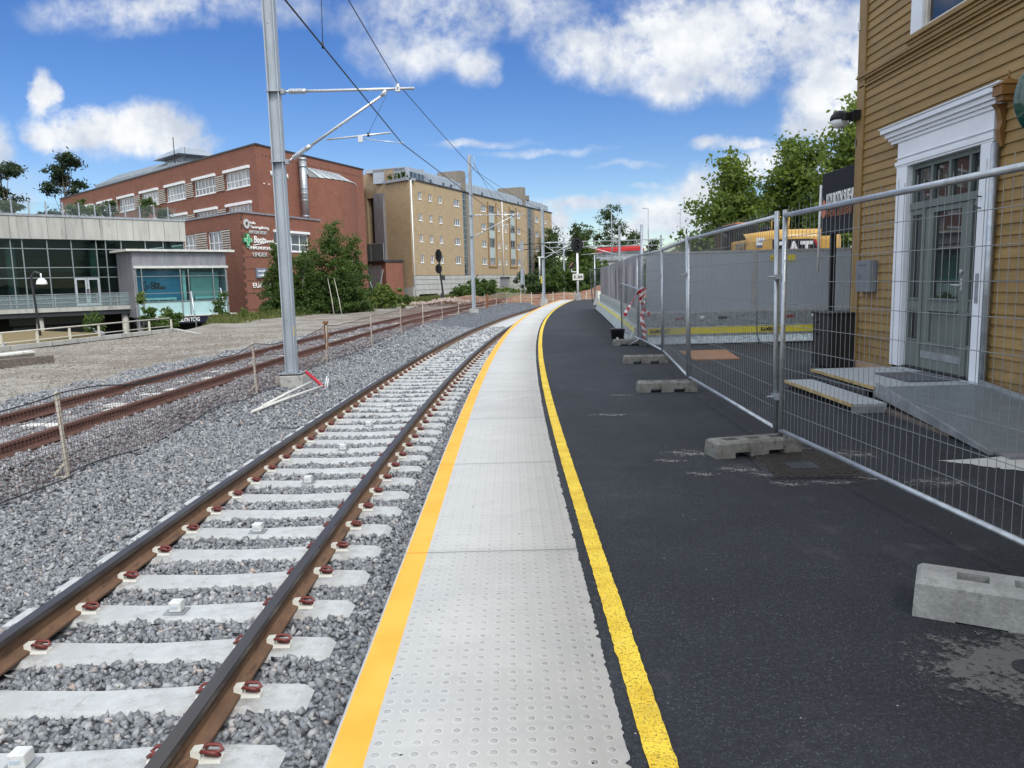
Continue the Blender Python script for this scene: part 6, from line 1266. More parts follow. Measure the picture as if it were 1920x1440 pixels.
def rag(pts, n, amp):
    out = []
    for (a, b) in zip(pts, pts[1:]+pts[:1]):
        for i in range(n): t_ = i/n; out.append((a[0]+(b[0]-a[0])*t_+rp_.gauss(0,amp), a[1]+(b[1]-a[1])*t_+rp_.gauss(0,amp)))
    return out
flat('white_paint_patch', rag([(3.30,5.83),(4.9,6.0),(4.9,5.0),(3.95,5.18),(3.72,5.45),(3.55,5.6)], 9, .012), .004, pm('flaking_white_road_paint', (.50,.50,.46), .85, 0, .06, 3, fine=.2))
mb = MB(); mb.hexa([(3.22,13.45,0),(4.02,13.45,0),(4.25,15.15,0),(3.32,15.12,0),(3.22,13.45,.022),(4.02,13.45,.022),(4.25,15.15,.022),(3.32,15.12,.022)]); tag(mb.build('plywood_sheet', pm('rusty_plywood', (.34,.155,.065), .8, 0, .14, 3, col2=(.42,.24,.13), stretch=(1,6,1), bump=.2), loc=(3.7,14.2,0)), 'orange brown board lying on the asphalt behind the mesh fence', 'board')
m, nt, b = _mat('damp_concrete_patch'); t = NN(nt, 'ShaderNodeTexCoord').outputs['Object']
c = NMIX(nt, NRANGE(nt, NNOISE(nt, t, 7, 6, .7), .42, .58), (.030,.033,.038), (.125,.125,.12)); c = NMIX(nt, NRANGE(nt, NNOISE(nt, t, 150, 3, .6), .6, .75, 0, .6), c, (.25,.25,.24)); nt.links.new(c, b.inputs['Base Color']); b.inputs['Roughness'].default_value = .9; M['damp'] = m
flat('cement_stain', [(1.45,3.0),(2.6,3.0),(2.6,2.3),(1.45,2.3)], .005, smear_mat('cement_stain', (.105,.107,.10), .62, .36, .40, 6))
for i, (x, y, r) in enumerate(((1.90,2.66,.075),(2.02,2.76,.04),(2.05,2.63,.03),(2.16,2.77,.055))): flat('dark_spot', [(x+r*math.cos(2*math.pi*k/18),y+r*.9*math.sin(2*math.pi*k/18)) for k in range(18)], .0095, M['asphalt'])
for i, (x, y, r, e) in enumerate(((1.45,6.30,.24,.7),(1.70,5.72,.20,.6),(1.25,6.05,.16,.5),(1.92,5.27,.15,.6),(2.22,5.28,.24,.3),(2.55,5.36,.16,.5),(1.83,5.55,.11,1.0),(1.4,5.6,.14,.6),(1.05,8.2,.3,.3),(2.05,6.6,.34,.5),(1.35,9.6,.2,.4),(2.75,6.1,.3,.8),(2.95,5.2,.3,.6))):
    flat('mortar_smear', [(x-r*1.7,y-r*e*2),(x+r*1.7,y-r*e*2),(x+r*1.7,y+r*e*2),(x-r*1.7,y+r*e*2)], .0045+i*.0004, smear_mat('mortar_smear', (.24,.24,.228), r*1.3, r*e*1.5, .22, 11))
# drain cover
dc = thing('drain_cover', 'dark cast iron drain cover with a raised diamond tread, beside a fence foot', 'drain cover', (2.25,5.85,0))
mb = MB(); q = [(1.86,5.42),(2.56,5.36),(2.66,6.36),(1.92,6.40)]; mb.prism(q, -.02, .006); mb.build('plate', pm('cast_iron', (.016,.016,.018), .45, .3, .2, 20), dc)
mb = MB(); ux, uy = Vector((.70,-.06)), Vector((.08,.98))
for i in range(-14, 26):
    for s_ in (1, -1):
        seg = []
        for j in range(41):
            v_ = j/40; u_ = i/13+s_*v_*1.35; 
            if .03 < u_ < .97: seg.append((u_, v_*.95+.025))
        if len(seg) > 1:
            a, b2 = seg[0], seg[-1]; P_ = lambda w: (1.87+.70*w[0]+.08*w[1], 5.42-.055*w[0]+.96*w[1], .009)
            mb.beam(P_(a), P_(b2), .008, .009)
mb.build('tread', pm('worn_iron', (.065,.057,.05), .5, .3, .25, 14), dc)
mb = MB(); mb.box(2.10,2.32,5.66,5.86,.006,.0145); mb.build('badge', M['dark'], dc)
# concrete feet of the mesh fence
M['block'] = M['concrete_dark']
def fence_block(label, x, y, ang, light=False, L=.76, W=.23, H=.135, gap=.045):
    o = thing('fence_block', label, 'concrete block', (0,0,0), 'concrete blocks of the mesh fence')
    mb = MB(); hw, hl = W/2, L/2
    def ring(z, i): return [(-hl+i,-hw+i,z),(hl-i,-hw+i,z),(hl-i,hw-i,z),(-hl+i,hw-i,z)]
    for a, b2 in ((-hl,-hl+.16),(-.08,.08),(hl-.16,hl)): mb.hexa([(a,-hw,0),(b2,-hw,0),(b2,hw,0),(a,hw,0),(a,-hw,gap+.0005),(b2,-hw,gap+.0005),(b2,hw,gap+.0005),(a,hw,gap+.0005)])
    r0, r1_, r2 = ring(gap,0), ring(H-.02,.006), ring(H,.026); mb.raw(r0+r1_+r2, [(3,2,1,0),(0,1,5,4),(1,2,6,5),(2,3,7,6),(3,0,4,7),(4,5,9,8),(5,6,10,9),(6,7,11,10),(7,4,8,11)])
    # top deck around the sockets
    xs = [-hl+.026,-.27,-.15,-.06,.06,.15,.27,hl-.026]; ysb = [-hw+.026,-.045,.045,hw-.026]
    for i in range(7):
        for j in range(3):
            hole = j == 1 and i in (1,3,5)
            z = H-.05 if hole else H
            mb.poly([(xs[i],ysb[j],z),(xs[i+1],ysb[j],z),(xs[i+1],ysb[j+1],z),(xs[i],ysb[j+1],z)])
            if hole:
                a, b2, c_, d_ = xs[i],xs[i+1],ysb[j],ysb[j+1]
                for p, q in (((a,c_),(b2,c_)),((b2,c_),(b2,d_)),((b2,d_),(a,d_)),((a,d_),(a,c_))): mb.poly([(p[0],p[1],H-.05),(q[0],q[1],H-.05),(q[0],q[1],H),(p[0],p[1],H)])
    bd = mb.build('block', M['concrete'] if light else M['block'], o, fix=False); bd.name = 'block'
    o.location = (x,y,0); o.rotation_euler = (0,0,ang); return o
fence_block('pale grey concrete fence block standing alone, cut off by the photo edge', 2.13, 3.03, math.radians(-30), True, .86, .25, .165, .006)
fence_block('dirty concrete fence block beside the drain cover, under the nearest pair of fence posts', 1.99, 6.25, math.radians(12))
fence_block('concrete fence block under the second pair of fence posts, alone on clear asphalt', 2.01, 9.90, math.radians(-2))
fence_block('concrete fence block under the third pair of fence posts, nearest to the bucket', 2.33, 13.3, math.radians(-3))
fence_block('long concrete fence block farthest along, right behind the black bucket', 2.9, 16.9, math.radians(-2), False, 1.3)
# mesh fence panels
def panel(a, b, label, lean=(0,0)):
    o = thing('mesh_fence_panel', label, 'fence panel', ((a[0]+b[0])/2,(a[1]+b[1])/2,0), 'mesh fence panels along the platform')
    A_, B_ = Vector((a[0],a[1],0)), Vector((b[0],b[1],0)); ln = (B_-A_).length; d = (B_-A_)/ln; LN = Vector((lean[0],lean[1],0))
    P = lambda s_, z: tuple(A_+d*s_+Vector((0,0,z))+LN*z)
    mb = MB(); 
    for s_ in (.03, ln-.03): mb.tube([P(s_,.04),P(s_,1.985)], .021, 10)
    mb.tube([P(.03,1.94),P(ln-.03,1.94)], .0205, 10); mb.tube([P(.03,.17),P(ln-.03,.17)], .019, 10); fr = mb.build('frame', M['galv'], o)
    mb = MB(); n = int((ln-.06)/.064)
    for i in range(1, n): s_ = .03+(ln-.06)*i/n; mb.tube([P(s_,.16),P(s_,1.985+.03*((i*7)%3==0))], .0019, 4, cap=False)
    for i in range(1, 10): z = .17+1.77*i/10; mb.tube([P(.03,z),P(ln-.03,z)], .0024, 4, cap=False)
    mb.build('mesh', M['galv_wire'], o, fix=False); return o
M['galv_wire'] = pm('galvanised_wire', (.22,.235,.25), .5, .4, .1, 9)
FP = [(2.46,2.90),(2.24,6.39),(2.32,10.0),(2.72,13.7),(2.80,16.9)]
labs = ['nearest mesh fence panel, in front of the house door','second mesh fence panel, ending beside the block at the drain cover','third mesh fence panel, in front of the left end of the steel barriers','farthest and narrowest looking mesh fence panel, ending behind the tape']
for i in range(4):
    a, b = FP[i], FP[i+1]; d_ = Vector((b[0]-a[0],b[1]-a[1],0)).normalized()*.03
    panel((a[0]+d_.x,a[1]+d_.y),(b[0]-d_.x,b[1]-d_.y), labs[i], ((0,0),(-.012,0),(-.012,0),(-.01,0))[i])
for j, (x, y) in enumerate(FP[1:4]):
    mb = MB(); 
    for z in ((1.45,.45) if j == 0 else (1.5,)): mb.box(x-.035-.012*z,x+.035-.012*z,y-.07,y+.07,z-.02,z+.02); mb.tube([(x-.09-.012*z,y,z),(x+.05-.012*z,y,z)],.009,6)
    tag(mb.build('fence_clamp', M['galv_dull'], loc=(x,y,.4)), ['steel clamps joining the nearest pair of fence posts','steel clamp joining the second pair of fence posts','steel clamp joining the third pair of fence posts'][j], 'clamp', 'clamps on the mesh fence')
# steel barriers with panels
M['panel_grey'] = pm('grey_hoarding_panel', (.35,.39,.43), .55, 0, .05, .7, fine=.03); M['stripe'] = pm('barrier_yellow', (.72,.60,.03), .55, 0, .06, 3, fine=.05)
YH = 16.75
BPROF = [(.02,.69),(.10,.69),(.10,.43),(.085,.415),(.10,.40),(.11,.18),(.26,.045),(.26,.03),(-.26,.03),(-.26,.045),(-.11,.18),(-.10,.40),(-.10,.69)]
def barrier(label, A, d, n, L, txt, group='steel barriers carrying the grey hoarding', lights=True, zt=1.985, pan=None, prof=BPROF, bmat='spangle', panm='panel_grey', plab=None):
    o = thing('steel_barrier', label, 'barrier', PT(A,d,n,L/2,0,0), group)
    mb = MB(); mb.profile(prof[::-1], A, d, n, .012, L-.012); bd = mb.build('body', M[bmat], o)
    for s_ in (.05, L*.55, L-.35):
        mb = MB(); mb.obox(A,d,n,s_,s_+.3,-.22,.25,0,.0295); mb.build('foot', M['concrete_dark'], o)
    mb = MB(); mb.hexa([PT(A,d,n,.015,.1005,.375),PT(A,d,n,L-.015,.1005,.375),PT(A,d,n,L-.015,.104,.375),PT(A,d,n,.015,.104,.375),PT(A,d,n,.015,.1055,.235),PT(A,d,n,L-.015,.1055,.235),PT(A,d,n,L-.015,.113,.235),PT(A,d,n,.015,.113,.235)]); sp_ = mb.build('yellow_stripe', M['stripe'], o)
    if txt: text('lettering', txt, PT(A,d,n,.07,.116,.262), (d[0],d[1],0), .125, M['black'], sp_, .004, .003, .42)
    mb = MB(); mb.obox(A,d,n,.0,L,.015,.055,.692,.735); mb.obox(A,d,n,0,L,.015,.055,zt-.025,zt+.02); mb.obox(A,d,n,L-.10,L-.001,-.01,.05,.736,zt-.026); mb.build('rail_trim', M['alu'], o)
    mb = MB(); mb.obox(A,d,n,.001,L-.1005,.012,.045,.736,zt-.026); pn = mb.build('panel', M[panm], o)
    if lights:
        mb = MB(); mb.obox(A,d,n,.62,.80,.101,.112,.545,.60); mb.build('reflector', plain('red_reflector', (.25,.04,.03), .3), o)
        mb = MB(); mb.obox(A,d,n,1.55,1.74,.101,.112,.545,.60); mb.build('slot', M['dark'], o)
        mb = MB(); q = PT(A,d,n,1.2,.12,.58); mb.lathe([(0,-.02),(.04,-.018),(.045,0)], q, 12, axis='y'); mb.build('cap', M['white'], o)
    return o
dX, nY = (1,0), (0,-1)
b1 = barrier('left galvanised steel barrier with yellow stripe and grey panel, behind the mesh fence', (2.95,YH), dX, nY, 2.393, 'RAMIRENT')
b2 = barrier('right galvanised steel barrier with yellow stripe and grey panel, ending behind the house corner', (5.345,YH), dX, nY, 2.38, 'RAMIRENT')
mb = MB()
for x_ in (5.62, 6.0): mb.box(x_,x_+.16,YH-.0555,YH-.0475,1.75,1.88)
sk = mb.build('sticker', M['stripe'], b2); text('lettering', 'RAMIRENT', (5.63,YH-.057,1.79), (1,0,0), .05, M['black'], sk, .001, 0, .13)
# long side of the hoarding: concrete-like barriers with printed grey sheets
m, nt, b = _mat('printed_timber_sheet'); uv = NN(nt, 'ShaderNodeUVMap').outputs[0]
w1_ = NNOISE(nt, uv, 3.4, 6, .7, (1,.12,1)); w2_ = NNOISE(nt, uv, 1.0, 3, .5, (1.6,.5,1)); w3_ = NNOISE(nt, uv, 12, 4, .6, (1,.1,1))
c = NMIX(nt, NRANGE(nt, w1_, .44, .56), (.36,.355,.37), (.060,.042,.055)); c = NMIX(nt, NRANGE(nt, w3_, .4, .65, 0, .25), c, (.30,.295,.31)); c = NMIX(nt, NRANGE(nt, w2_, .5, .7, 0, .4), c, (.20,.21,.225))
sv = NN(nt, 'ShaderNodeSeparateXYZ'); nt.links.new(uv, sv.inputs[0]); c = NMIX(nt, NRANGE(nt, sv.outputs[1], 1.72, 1.9, 0, .75), c, (.22,.23,.245)); nt.links.new(c, b.inputs['Base Color']); b.inputs['Roughness'].default_value = .65; M['sheet'] = m
M['jersey'] = pm('pale_jersey_barrier', (.36,.40,.40), .7, 0, .1, 2, fine=.08)
JPROF = [(.02,.69),(.10,.69),(.10,.40),(.15,.36),(.30,.05),(.30,.03),(-.30,.03),(-.30,.05),(-.15,.36),(-.10,.40),(-.10,.69)]
def jersey(label, a, b):
    d = unit(b[0]-a[0], b[1]-a[1]); n = (-d[1], d[0]); L = math.dist(a, b)
    o = thing('side_barrier', label, 'barrier', PT(a,d,n,L/2,0,0), 'barriers along the platform side of the hoarding')
    mb = MB(); mb.profile(JPROF, a, d, n, .02, L-.02); mb.build('body', M['jersey'], o)
    mb = MB(); mb.hexa([PT(a,d,n,.04,.152,.362),PT(a,d,n,L-.04,.152,.362),PT(a,d,n,L-.04,.19,.27),PT(a,d,n,.04,.19,.27),PT(a,d,n,.04,.158,.366),PT(a,d,n,L-.04,.158,.366),PT(a,d,n,L-.04,.2,.274),PT(a,d,n,.04,.2,.274)]); mb.build('yellow_stripe', pm('faded_yellow_stripe', (.60,.55,.16), .6), o)
    mb = MB(); mb.obox(a,d,n,0,L,.015,.07,.692,.76); mb.obox(a,d,n,0,.06,.0,.05,.77,2.06); mb.build('rail_trim', M['alu'], o)
    mb = MB(); mb.obox(a,d,n,.07,L-.01,.012,.04,.77,2.0); mb.build('panel', M['sheet'], o)
    mb = MB()
    for s_ in np.arange(.5, L, .9): mb.obox(a,d,n,s_,s_+.07,.1005,.104,.52,.60)
    mb.build('slot', M['dark'], o); return o
SL = [(2.93,17.1),(3.38,22.6),(3.95,30.3),(4.45,37.5)]
for i in range(3): jersey(['nearest side barrier with a yellow stripe and a printed grey sheet, behind the taped fence','second side barrier with a printed grey sheet along the platform','farthest side barrier before the signal post'][i], SL[i], SL[i+1])
mb = MB(); mb.tube([(2.93,17.0,0),(2.90,17.0,2.62)], .03, 8); tag(mb.build('post', M['galv'], loc=(2.93,17,0)), 'tall grey steel post at the corner of the hoarding', 'post')
# crooked crowd barrier with tape
cb_ = thing('crowd_barrier', 'tilted steel crowd barrier with a rounded corner, tied with red and white tape', 'barrier', (2.7,16.7,0))
A_, B_ = Vector((2.72,18.7,.02)), Vector((2.80,16.35,.03)); up = Vector((-.03,0,1)); tp = 1.30
mb = MB(); q = lambda t_, z: tuple(A_.lerp(B_, t_)+up*z)
mb.tube([q(.0,.02),q(.0,tp*.92),q(.03,tp*.98),q(.08,tp+.02),q(.90,tp-.1),q(.97,tp-.15),q(1.0,tp-.25),q(1.0,.0)], .02, 8); mb.tube([q(0,.2),q(1,.12)], .016, 8)
mb.tube([(2.55,16.6,.02),(2.78,16.5,.18),(3.0,16.55,.02)], .014, 6); mb.build('frame', M['galv'], cb_)
mb = MB()
for i in range(1, 30): mb.tube([q(i/30,.15),q(i/30,tp-.12*i/30)], .003, 4, cap=False)
mb.build('mesh', M['galv_wire'], cb_, fix=False)
m, nt, b = _mat('red_white_tape'); uv = NN(nt, 'ShaderNodeUVMap').outputs[0]; su = NN(nt, 'ShaderNodeSeparateXYZ'); nt.links.new(uv, su.inputs[0])
st_ = NM(nt, 'GREATER_THAN', NM(nt, 'FRACT', NM(nt, 'MULTIPLY', NM(nt, 'ADD', su.outputs[1], NM(nt, 'MULTIPLY', su.outputs[0], .6)), 7.0)), .45); nt.links.new(NMIX(nt, st_, (.75,.75,.75), (.50,.01,.02)), b.inputs['Base Color']); b.inputs['Roughness'].default_value = .35; M['tape'] = m
mb = MB(); 
def ribbon(pts, w):
    for i in range(len(pts)-1):
        a, b2 = Vector(pts[i]), Vector(pts[i+1]); t1, t2 = w*(1+.3*math.sin(i*2.1)), w*(1+.3*math.sin(i*2.1+2.1)); e1, e2 = Vector((math.cos(i*.9)*t1, math.sin(i*.9)*t1*.6, 0)), Vector((math.cos(i*.9+.9)*t2, math.sin(i*.9+.9)*t2*.6, 0))
        mb.poly([a-e1,a+e1,b2+e2,b2-e2])
X0, Y0 = 2.79, 16.30
ribbon([(X0,Y0,1.26),(X0-.1,Y0,1.12),(X0-.22,Y0,.95),(X0-.32,Y0,.80),(X0-.37,Y0,.68)], .04); ribbon([(X0+.02,Y0,1.28),(X0+.0,Y0,1.1),(X0+.03,Y0,.85),(X0+.0,Y0,.62),(X0+.05,Y0,.35),(X0+.03,Y0,.1)], .045); ribbon([(X0+.04,Y0+.02,1.25),(X0-.02,Y0,1.0),(X0+.06,Y0,.80),(X0+.02,Y0,.72)], .07); ribbon([(X0+.10,Y0,.78),(X0+.16,Y0,.68),(X0+.04,Y0,.58)], .04)
tag(mb.build('barrier_tape', M['tape'], loc=(X0,Y0,1.2), fix=False), 'red and white barrier tape knotted on the tilted crowd barrier', 'tape')
# bucket
bu = thing('bucket', 'black plastic bucket with a white label standing at the end of the mesh fence', 'bucket', (2.45,17.6,0))
mb = MB(); mb.lathe([(.0,.0),(.125,.0),(.165,.29),(.175,.30),(.175,.32),(.155,.32),(.12,.02),(0,.02)], (2.45,17.6,0), 24); mb.build('body', M['black'], bu)
mb = MB(); mb.tube([(2.45+.17*math.cos(a),17.6,.30+.05*math.sin(a)) for a in np.linspace(0,math.pi,10)], .005, 5); mb.build('handle', M['galv'], bu)
mb = MB(); mb.hexa([(2.40,17.462,.06),(2.45,17.462,.06),(2.45,17.47,.06),(2.40,17.47,.06),(2.40,17.450,.14),(2.45,17.450,.14),(2.45,17.458,.14),(2.40,17.458,.14)]); mb.build('label_sticker', M['white'], bu)
# far concrete piece and frame at platform end
mb = MB(); mb.profile([(.35,0),(.12,.5),(.10,.78),(-.10,.78),(-.12,.5),(-.35,0)], (4.95,44), unit(.9,.5), unit(.5,-.9), 0, 3.2); tag(mb.build('concrete_barrier', pm('white_concrete_barrier', (.56,.55,.50), .8), loc=(5,44,0)), 'whitish concrete barrier lying across the far end of the platform', 'barrier')
fe = thing('mesh_fence_panel', 'far mesh fence panel standing alone near the signal post', 'fence panel', (5,45,0), 'mesh fence panels along the platform')
mb = MB(); mb.tube([(5.35,50,0),(5.2,50,2.1),(7,49,2.15),(7,49,0)], .03, 6); mb.tube([(5.5,49.9,0),(5.5,49.9,3.0)], .04, 6); mb.build('frame', M['galv'], fe)
mb = MB()
for i in range(24): mb.tube([(5.25+i*.075,50-i*.041,.1),(5.25+i*.075,50-i*.041,2.1)], .004, 4, cap=False)
mb.build('mesh', M['galv_wire'], fe, fix=False)
# ---- excavator
ex = thing('excavator', 'yellow excavator seen from behind over the grey panels, with lettering on its counterweight', 'excavator', (7.2,21,0))
M['cat_yellow'] = pm('machine_yellow', (.52,.29,.035), .42, 0, .12, 2.2, col2=(.42,.22,.03), stretch=(1,1,2), fine=.06, coat=.2)
YE = 19.6
def arcback(x): t_ = (x-7.35)/1.36; return YE+.42*t_*t_*abs(t_)
xs = np.linspace(6.12,8.56,19); mb = MB(); prof = [(.10,1.02),(.0,1.12),(.0,2.3),(.03,2.44),(.12,2.55),(.3,2.60)]
k = len(prof)
for x in xs:
    drop = .08*max(0,(6.9-x)/.8)+ (0.03 if x > 8.4 else 0)
    for o, z in prof: mb.v.append((x, arcback(x)+o+(.16 if x in (xs[0],xs[-1]) else 0), z-(drop if z > 2 else 0)))
for i in range(len(xs)-1):
    for j in range(k-1): mb.f.append((i*k+j,(i+1)*k+j,(i+1)*k+j+1,i*k+j+1)); mb.m.append(0); mb.sm.append(True)
mb.build('counterweight', M['cat_yellow'], ex, fix=False)
mb = MB(); mb.box(6.13,8.55,20.0,22.8,1.05,2.38); mb.build('engine_house', M['cat_yellow'], ex, bevel=.05)
mb = MB(); mb.box(6.04,6.125,20.15,20.75,1.2,2.30); 
for q_ in range(5): mb.box(6.00,6.038,20.2,20.7,1.35+q_*.19,1.44+q_*.19)
mb.build('side_grille', pm('grey_brown_grille', (.22,.18,.12), .6), ex, bevel=.02)
cab_ = MB(); cab_.hexa([(6.05,21.4,1.1),(6.95,21.4,1.1),(6.95,23.2,1.1),(6.05,23.2,1.1),(6.08,21.5,2.86),(6.9,21.5,2.86),(6.9,23.0,2.86),(6.08,23.0,2.86)]); cb2 = cab_.build('cab', M['black'], ex, bevel=.04)
mb = MB(); mb.poly([(6.15,21.395,1.75),(6.85,21.395,1.75),(6.82,21.45,2.7),(6.17,21.45,2.7)]); mb.poly([(6.04,21.6,1.7),(6.07,21.65,2.7),(6.07,22.8,2.7),(6.04,23.0,1.7)]); mb.build('cab_window', M['door_glass'], cb2, fix=False)
mb = MB(); mb.box(6.25,6.85,21.5,22.9,2.861,2.91); mb.build('cab_roof', pm('orange_roof', (.36,.12,.045), .6), ex, bevel=.02)
mb = MB(); mb.lathe([(.11,0),(.11,.05),(.13,.07),(.13,.12),(.11,.14),(.13,.16),(.13,.22),(.10,.24),(.10,.28),(0,.29)], (6.72,20.4,2.45), 14); mb.build('air_cleaner', M['black'], ex)
mb = MB(); mb.tube([(6.92,20.2,2.4),(6.92,20.2,2.86)], .022, 8); mb.lathe([(.10,0),(.10,.03),(0,.07)], (6.92,20.2,2.84), 14); mb.build('antenna', M['white'], ex)
mb = MB(); mb.tube([(8.22,20.2,2.5),(8.22,20.2,2.68)], .03, 8); mb.lathe([(.07,0),(.07,.1),(.05,.12),(0,.13)], (8.22,20.2,2.68), 12); mb.build('beacon', M['galv'], ex)
mb = MB()
for x0, x1 in ((6.95,8.3),): mb.tube([(x0,20.6,2.5),(x0,20.6,2.9),(x0+.3,20.8,2.98)], .022, 6); mb.tube([(7.35,20.5,2.5),(7.4,20.6,2.95)], .022, 6)
mb.build('handrail', M['cat_yellow'], ex)
mb = MB()
for a, b2 in (((8.0,22.2,1.5),(8.2,25.0,2.35)),((8.2,25.0,2.35),(8.3,27.6,1.9)),((8.3,27.6,1.9),(8.3,28.3,.8))): mb.beam(a, b2, .35, .45)
mb.build('boom', M['black'], ex, bevel=.03)
mb = MB(); mb.hexa([(7.8,27.9,.2),(8.7,27.9,.2),(8.7,28.7,.1),(7.8,28.7,.1),(7.8,27.8,1.1),(8.7,27.8,1.1),(8.7,28.5,1.0),(7.8,28.5,1.0)]); mb.build('bucket', M['dark'], ex)
for x0 in (5.9, 7.9):
    mb = MB(); mb.prism([(x0,19.9),(x0+.55,19.9),(x0+.55,23.6),(x0,23.6)], .12, .62)
    mb.tube([(x0,19.95,.42),(x0+.55,19.95,.42)], .40, 14); mb.tube([(x0,23.5,.42),(x0+.55,23.5,.42)], .40, 14); mb.build('track', M['dark'], ex)
mb = MB(); mb.box(6.3,8.1,20.5,23,.55,1.04); mb.build('undercarriage', M['dark'], ex)
# lettering field on the counterweight
mb = MB(); fx = np.linspace(6.66,7.86,9)
zt_b = lambda x: 2.34 if x < 7.7 else 2.34-(x-7.7)*1.7
for a, b2 in zip(fx[:-1], fx[1:]): mb.poly([(a,arcback(a)-.004,1.5),(b2,arcback(b2)-.004,1.5),(b2,arcback(b2)-.004,zt_b(b2)),(a,arcback(a)-.004,zt_b(a))])
dcl = mb.build('decal_field', plain('decal_black', (.02,.018,.022), .4), ex, fix=False)
mb = MB(); mb.poly([(7.66,arcback(7.66)-.008,2.33),(7.72,arcback(7.72)-.008,2.33),(8.02,arcback(8.02)-.008,1.85),(8.02,arcback(8.02)-.008,1.5),(7.93,arcback(7.93)-.008,1.85)]); mb.build('decal_red', plain('decal_red', (.42,.03,.05), .4), dcl, fix=False)
t_ = text('lettering', 'CAT', (6.66,YE-.015,1.86), (1,0,0), .60, M['white'], dcl, .006, .018, .98)
mb = MB(); mb.box(6.28,6.52,arcback(6.4)-.012,arcback(6.4)-.004,2.16,2.40); nt_ = mb.build('notice', M['white'], ex); mb = MB(); mb.box(6.281,6.519,arcback(6.4)-.015,arcback(6.4)-.0125,2.16,2.21); mb.build('notice_band', plain('navy_band', (.03,.06,.2)), nt_)
mb = MB(); mb.box(6.34,6.46,arcback(6.4)-.0145,arcback(6.4)-.0125,2.28,2.34); mb.build('notice_text', plain('grey_print', (.35,.36,.4)), nt_)
# ================================================================== trees, shrubs, grass
def leaf_cloud(name, blobs, n, size, mat, parent, seed, clump=.35, shell=.45, squash=.7, long=1.5):
    """leaf-sized folded quads gathered in clumps through the crown's volume"""
    r = np.random.default_rng(seed); B = np.array(blobs, float); vol = B[:,3]*B[:,4]*B[:,5]; w = vol**.75; w /= w.sum()
    nc = max(8, int(n/38)); bi = r.choice(len(B), nc, p=w); d = r.normal(size=(nc,3)); d /= np.linalg.norm(d,axis=1)[:,None]
    rad = shell+(1-shell)*r.random(nc)**.6; rad *= 1+.16*r.normal(size=nc); cen = B[bi,:3]+d*B[bi,3:6]*rad[:,None]
    cr = clump*r.uniform(.45,1.35,nc); ci = r.integers(0,nc,n); p = cen[ci]+r.normal(size=(n,3))*(cr[ci]*.5)[:,None]*np.array([1,1,squash])
    tone = np.clip(.5+.28*r.normal(size=nc)[ci]+.16*r.normal(size=n), 0, 1)
    nrm = r.normal(size=(n,3))+np.array([0,0,.55]); nrm /= np.linalg.norm(nrm,axis=1)[:,None]; t = np.cross(nrm, r.normal(size=(n,3))); t /= np.linalg.norm(t,axis=1)[:,None]; b = np.cross(nrm, t)
    s = size*r.uniform(.6,1.35,n)[:,None]; a = p-t*s*long*.5; c = p+t*s*long*.5; m1 = p+b*s*.42+nrm*s*.12; m2 = p-b*s*.42+nrm*s*.12
    Vt = np.stack([a,m2,c,m1],1).reshape(-1,3); return np_mesh(name, Vt, np.arange(4*n).reshape(n,4), mat, parent, tone=tone, loc=parent['_w'] if parent is not None else (0,0,0))
def limbs(base, h, r0, tips, seed, mat, parent, name='trunk', lean=0):
    rr = random.Random(seed); mb = MB(); b = Vector(base); pts = [b+Vector((lean*t*h+rr.gauss(0,.02*h)*t, rr.gauss(0,.02*h)*t, h*t)) for t in (0,.25,.5,.75,1)]
    mb.tube(pts, [r0*1.15, r0*.85, r0*.62, r0*.4, r0*.12], 8)
    for tp in tips:
        t = rr.uniform(.3,.85); k = t*4; i = int(k); s = pts[i].lerp(pts[min(4,i+1)], k-i); e = Vector(tp); m_ = s.lerp(e,.5)+Vector((0,0,-.06*(e-s).length)); mb.tube([s,m_,e], [r0*.34, r0*.2, r0*.06], 6)
    return mb.build(name, mat, parent)
def tree(name, label, cat, base, h, blobs, n, size, fol, bark, seed, r0=.14, group=None, clump=.5, shell=.4, th=.85, lean=0, long=1.5, squash=.7):
    T = thing(name, label, cat, base, group); bl = [(base[0]+b[0],base[1]+b[1],base[2]+b[2],*b[3:]) for b in blobs]
    limbs(base, h*th, r0, [(b[0],b[1],b[2]) for b in bl], seed, M[bark], T, lean=lean); leaf_cloud('crown', bl, n, size, M[fol], T, seed, clump, shell, squash, long); return T
# three broad-leaved trees on the right (positions in metres)
tree('broadleaf_tree','rounded green tree left of the other two, above the grey hoarding','tree',(10.9,38,-.9),8.3,[(0,0,7.0,.9,.9,1.2),(-.3,0,5.4,1.7,1.6,1.4),(.6,.3,5.0,1.7,1.6,1.3),(-1.1,0,3.6,1.6,1.6,1.3),(.9,0,3.3,1.7,1.7,1.3),(-.1,-.2,2.3,2.1,1.8,1.0),(.1,0,8.0,.45,.45,.7)],19000,.15,'foliage_lime','bark',21,.16,'broad-leaved trees behind the hoarding',.5,.2)
tree('broadleaf_tree','loose light green tree in the middle, behind the yellow excavator','tree',(13.2,36,-.75),8.4,[(0,0,7.2,.9,.8,1.1),(-.6,0,6.2,1.1,1.0,1.0),(.6,0,6.0,1.2,1.0,1.1),(-.8,0,4.6,1.5,1.4,1.2),(.7,0,4.3,1.5,1.4,1.2),(0,0,2.9,2.0,1.6,1.2),(-.2,0,8.0,.5,.5,.6),(.8,0,7.6,.35,.35,.6)],15500,.15,'foliage_lime','bark',22,.14,'broad-leaved trees behind the hoarding',.48,.15)
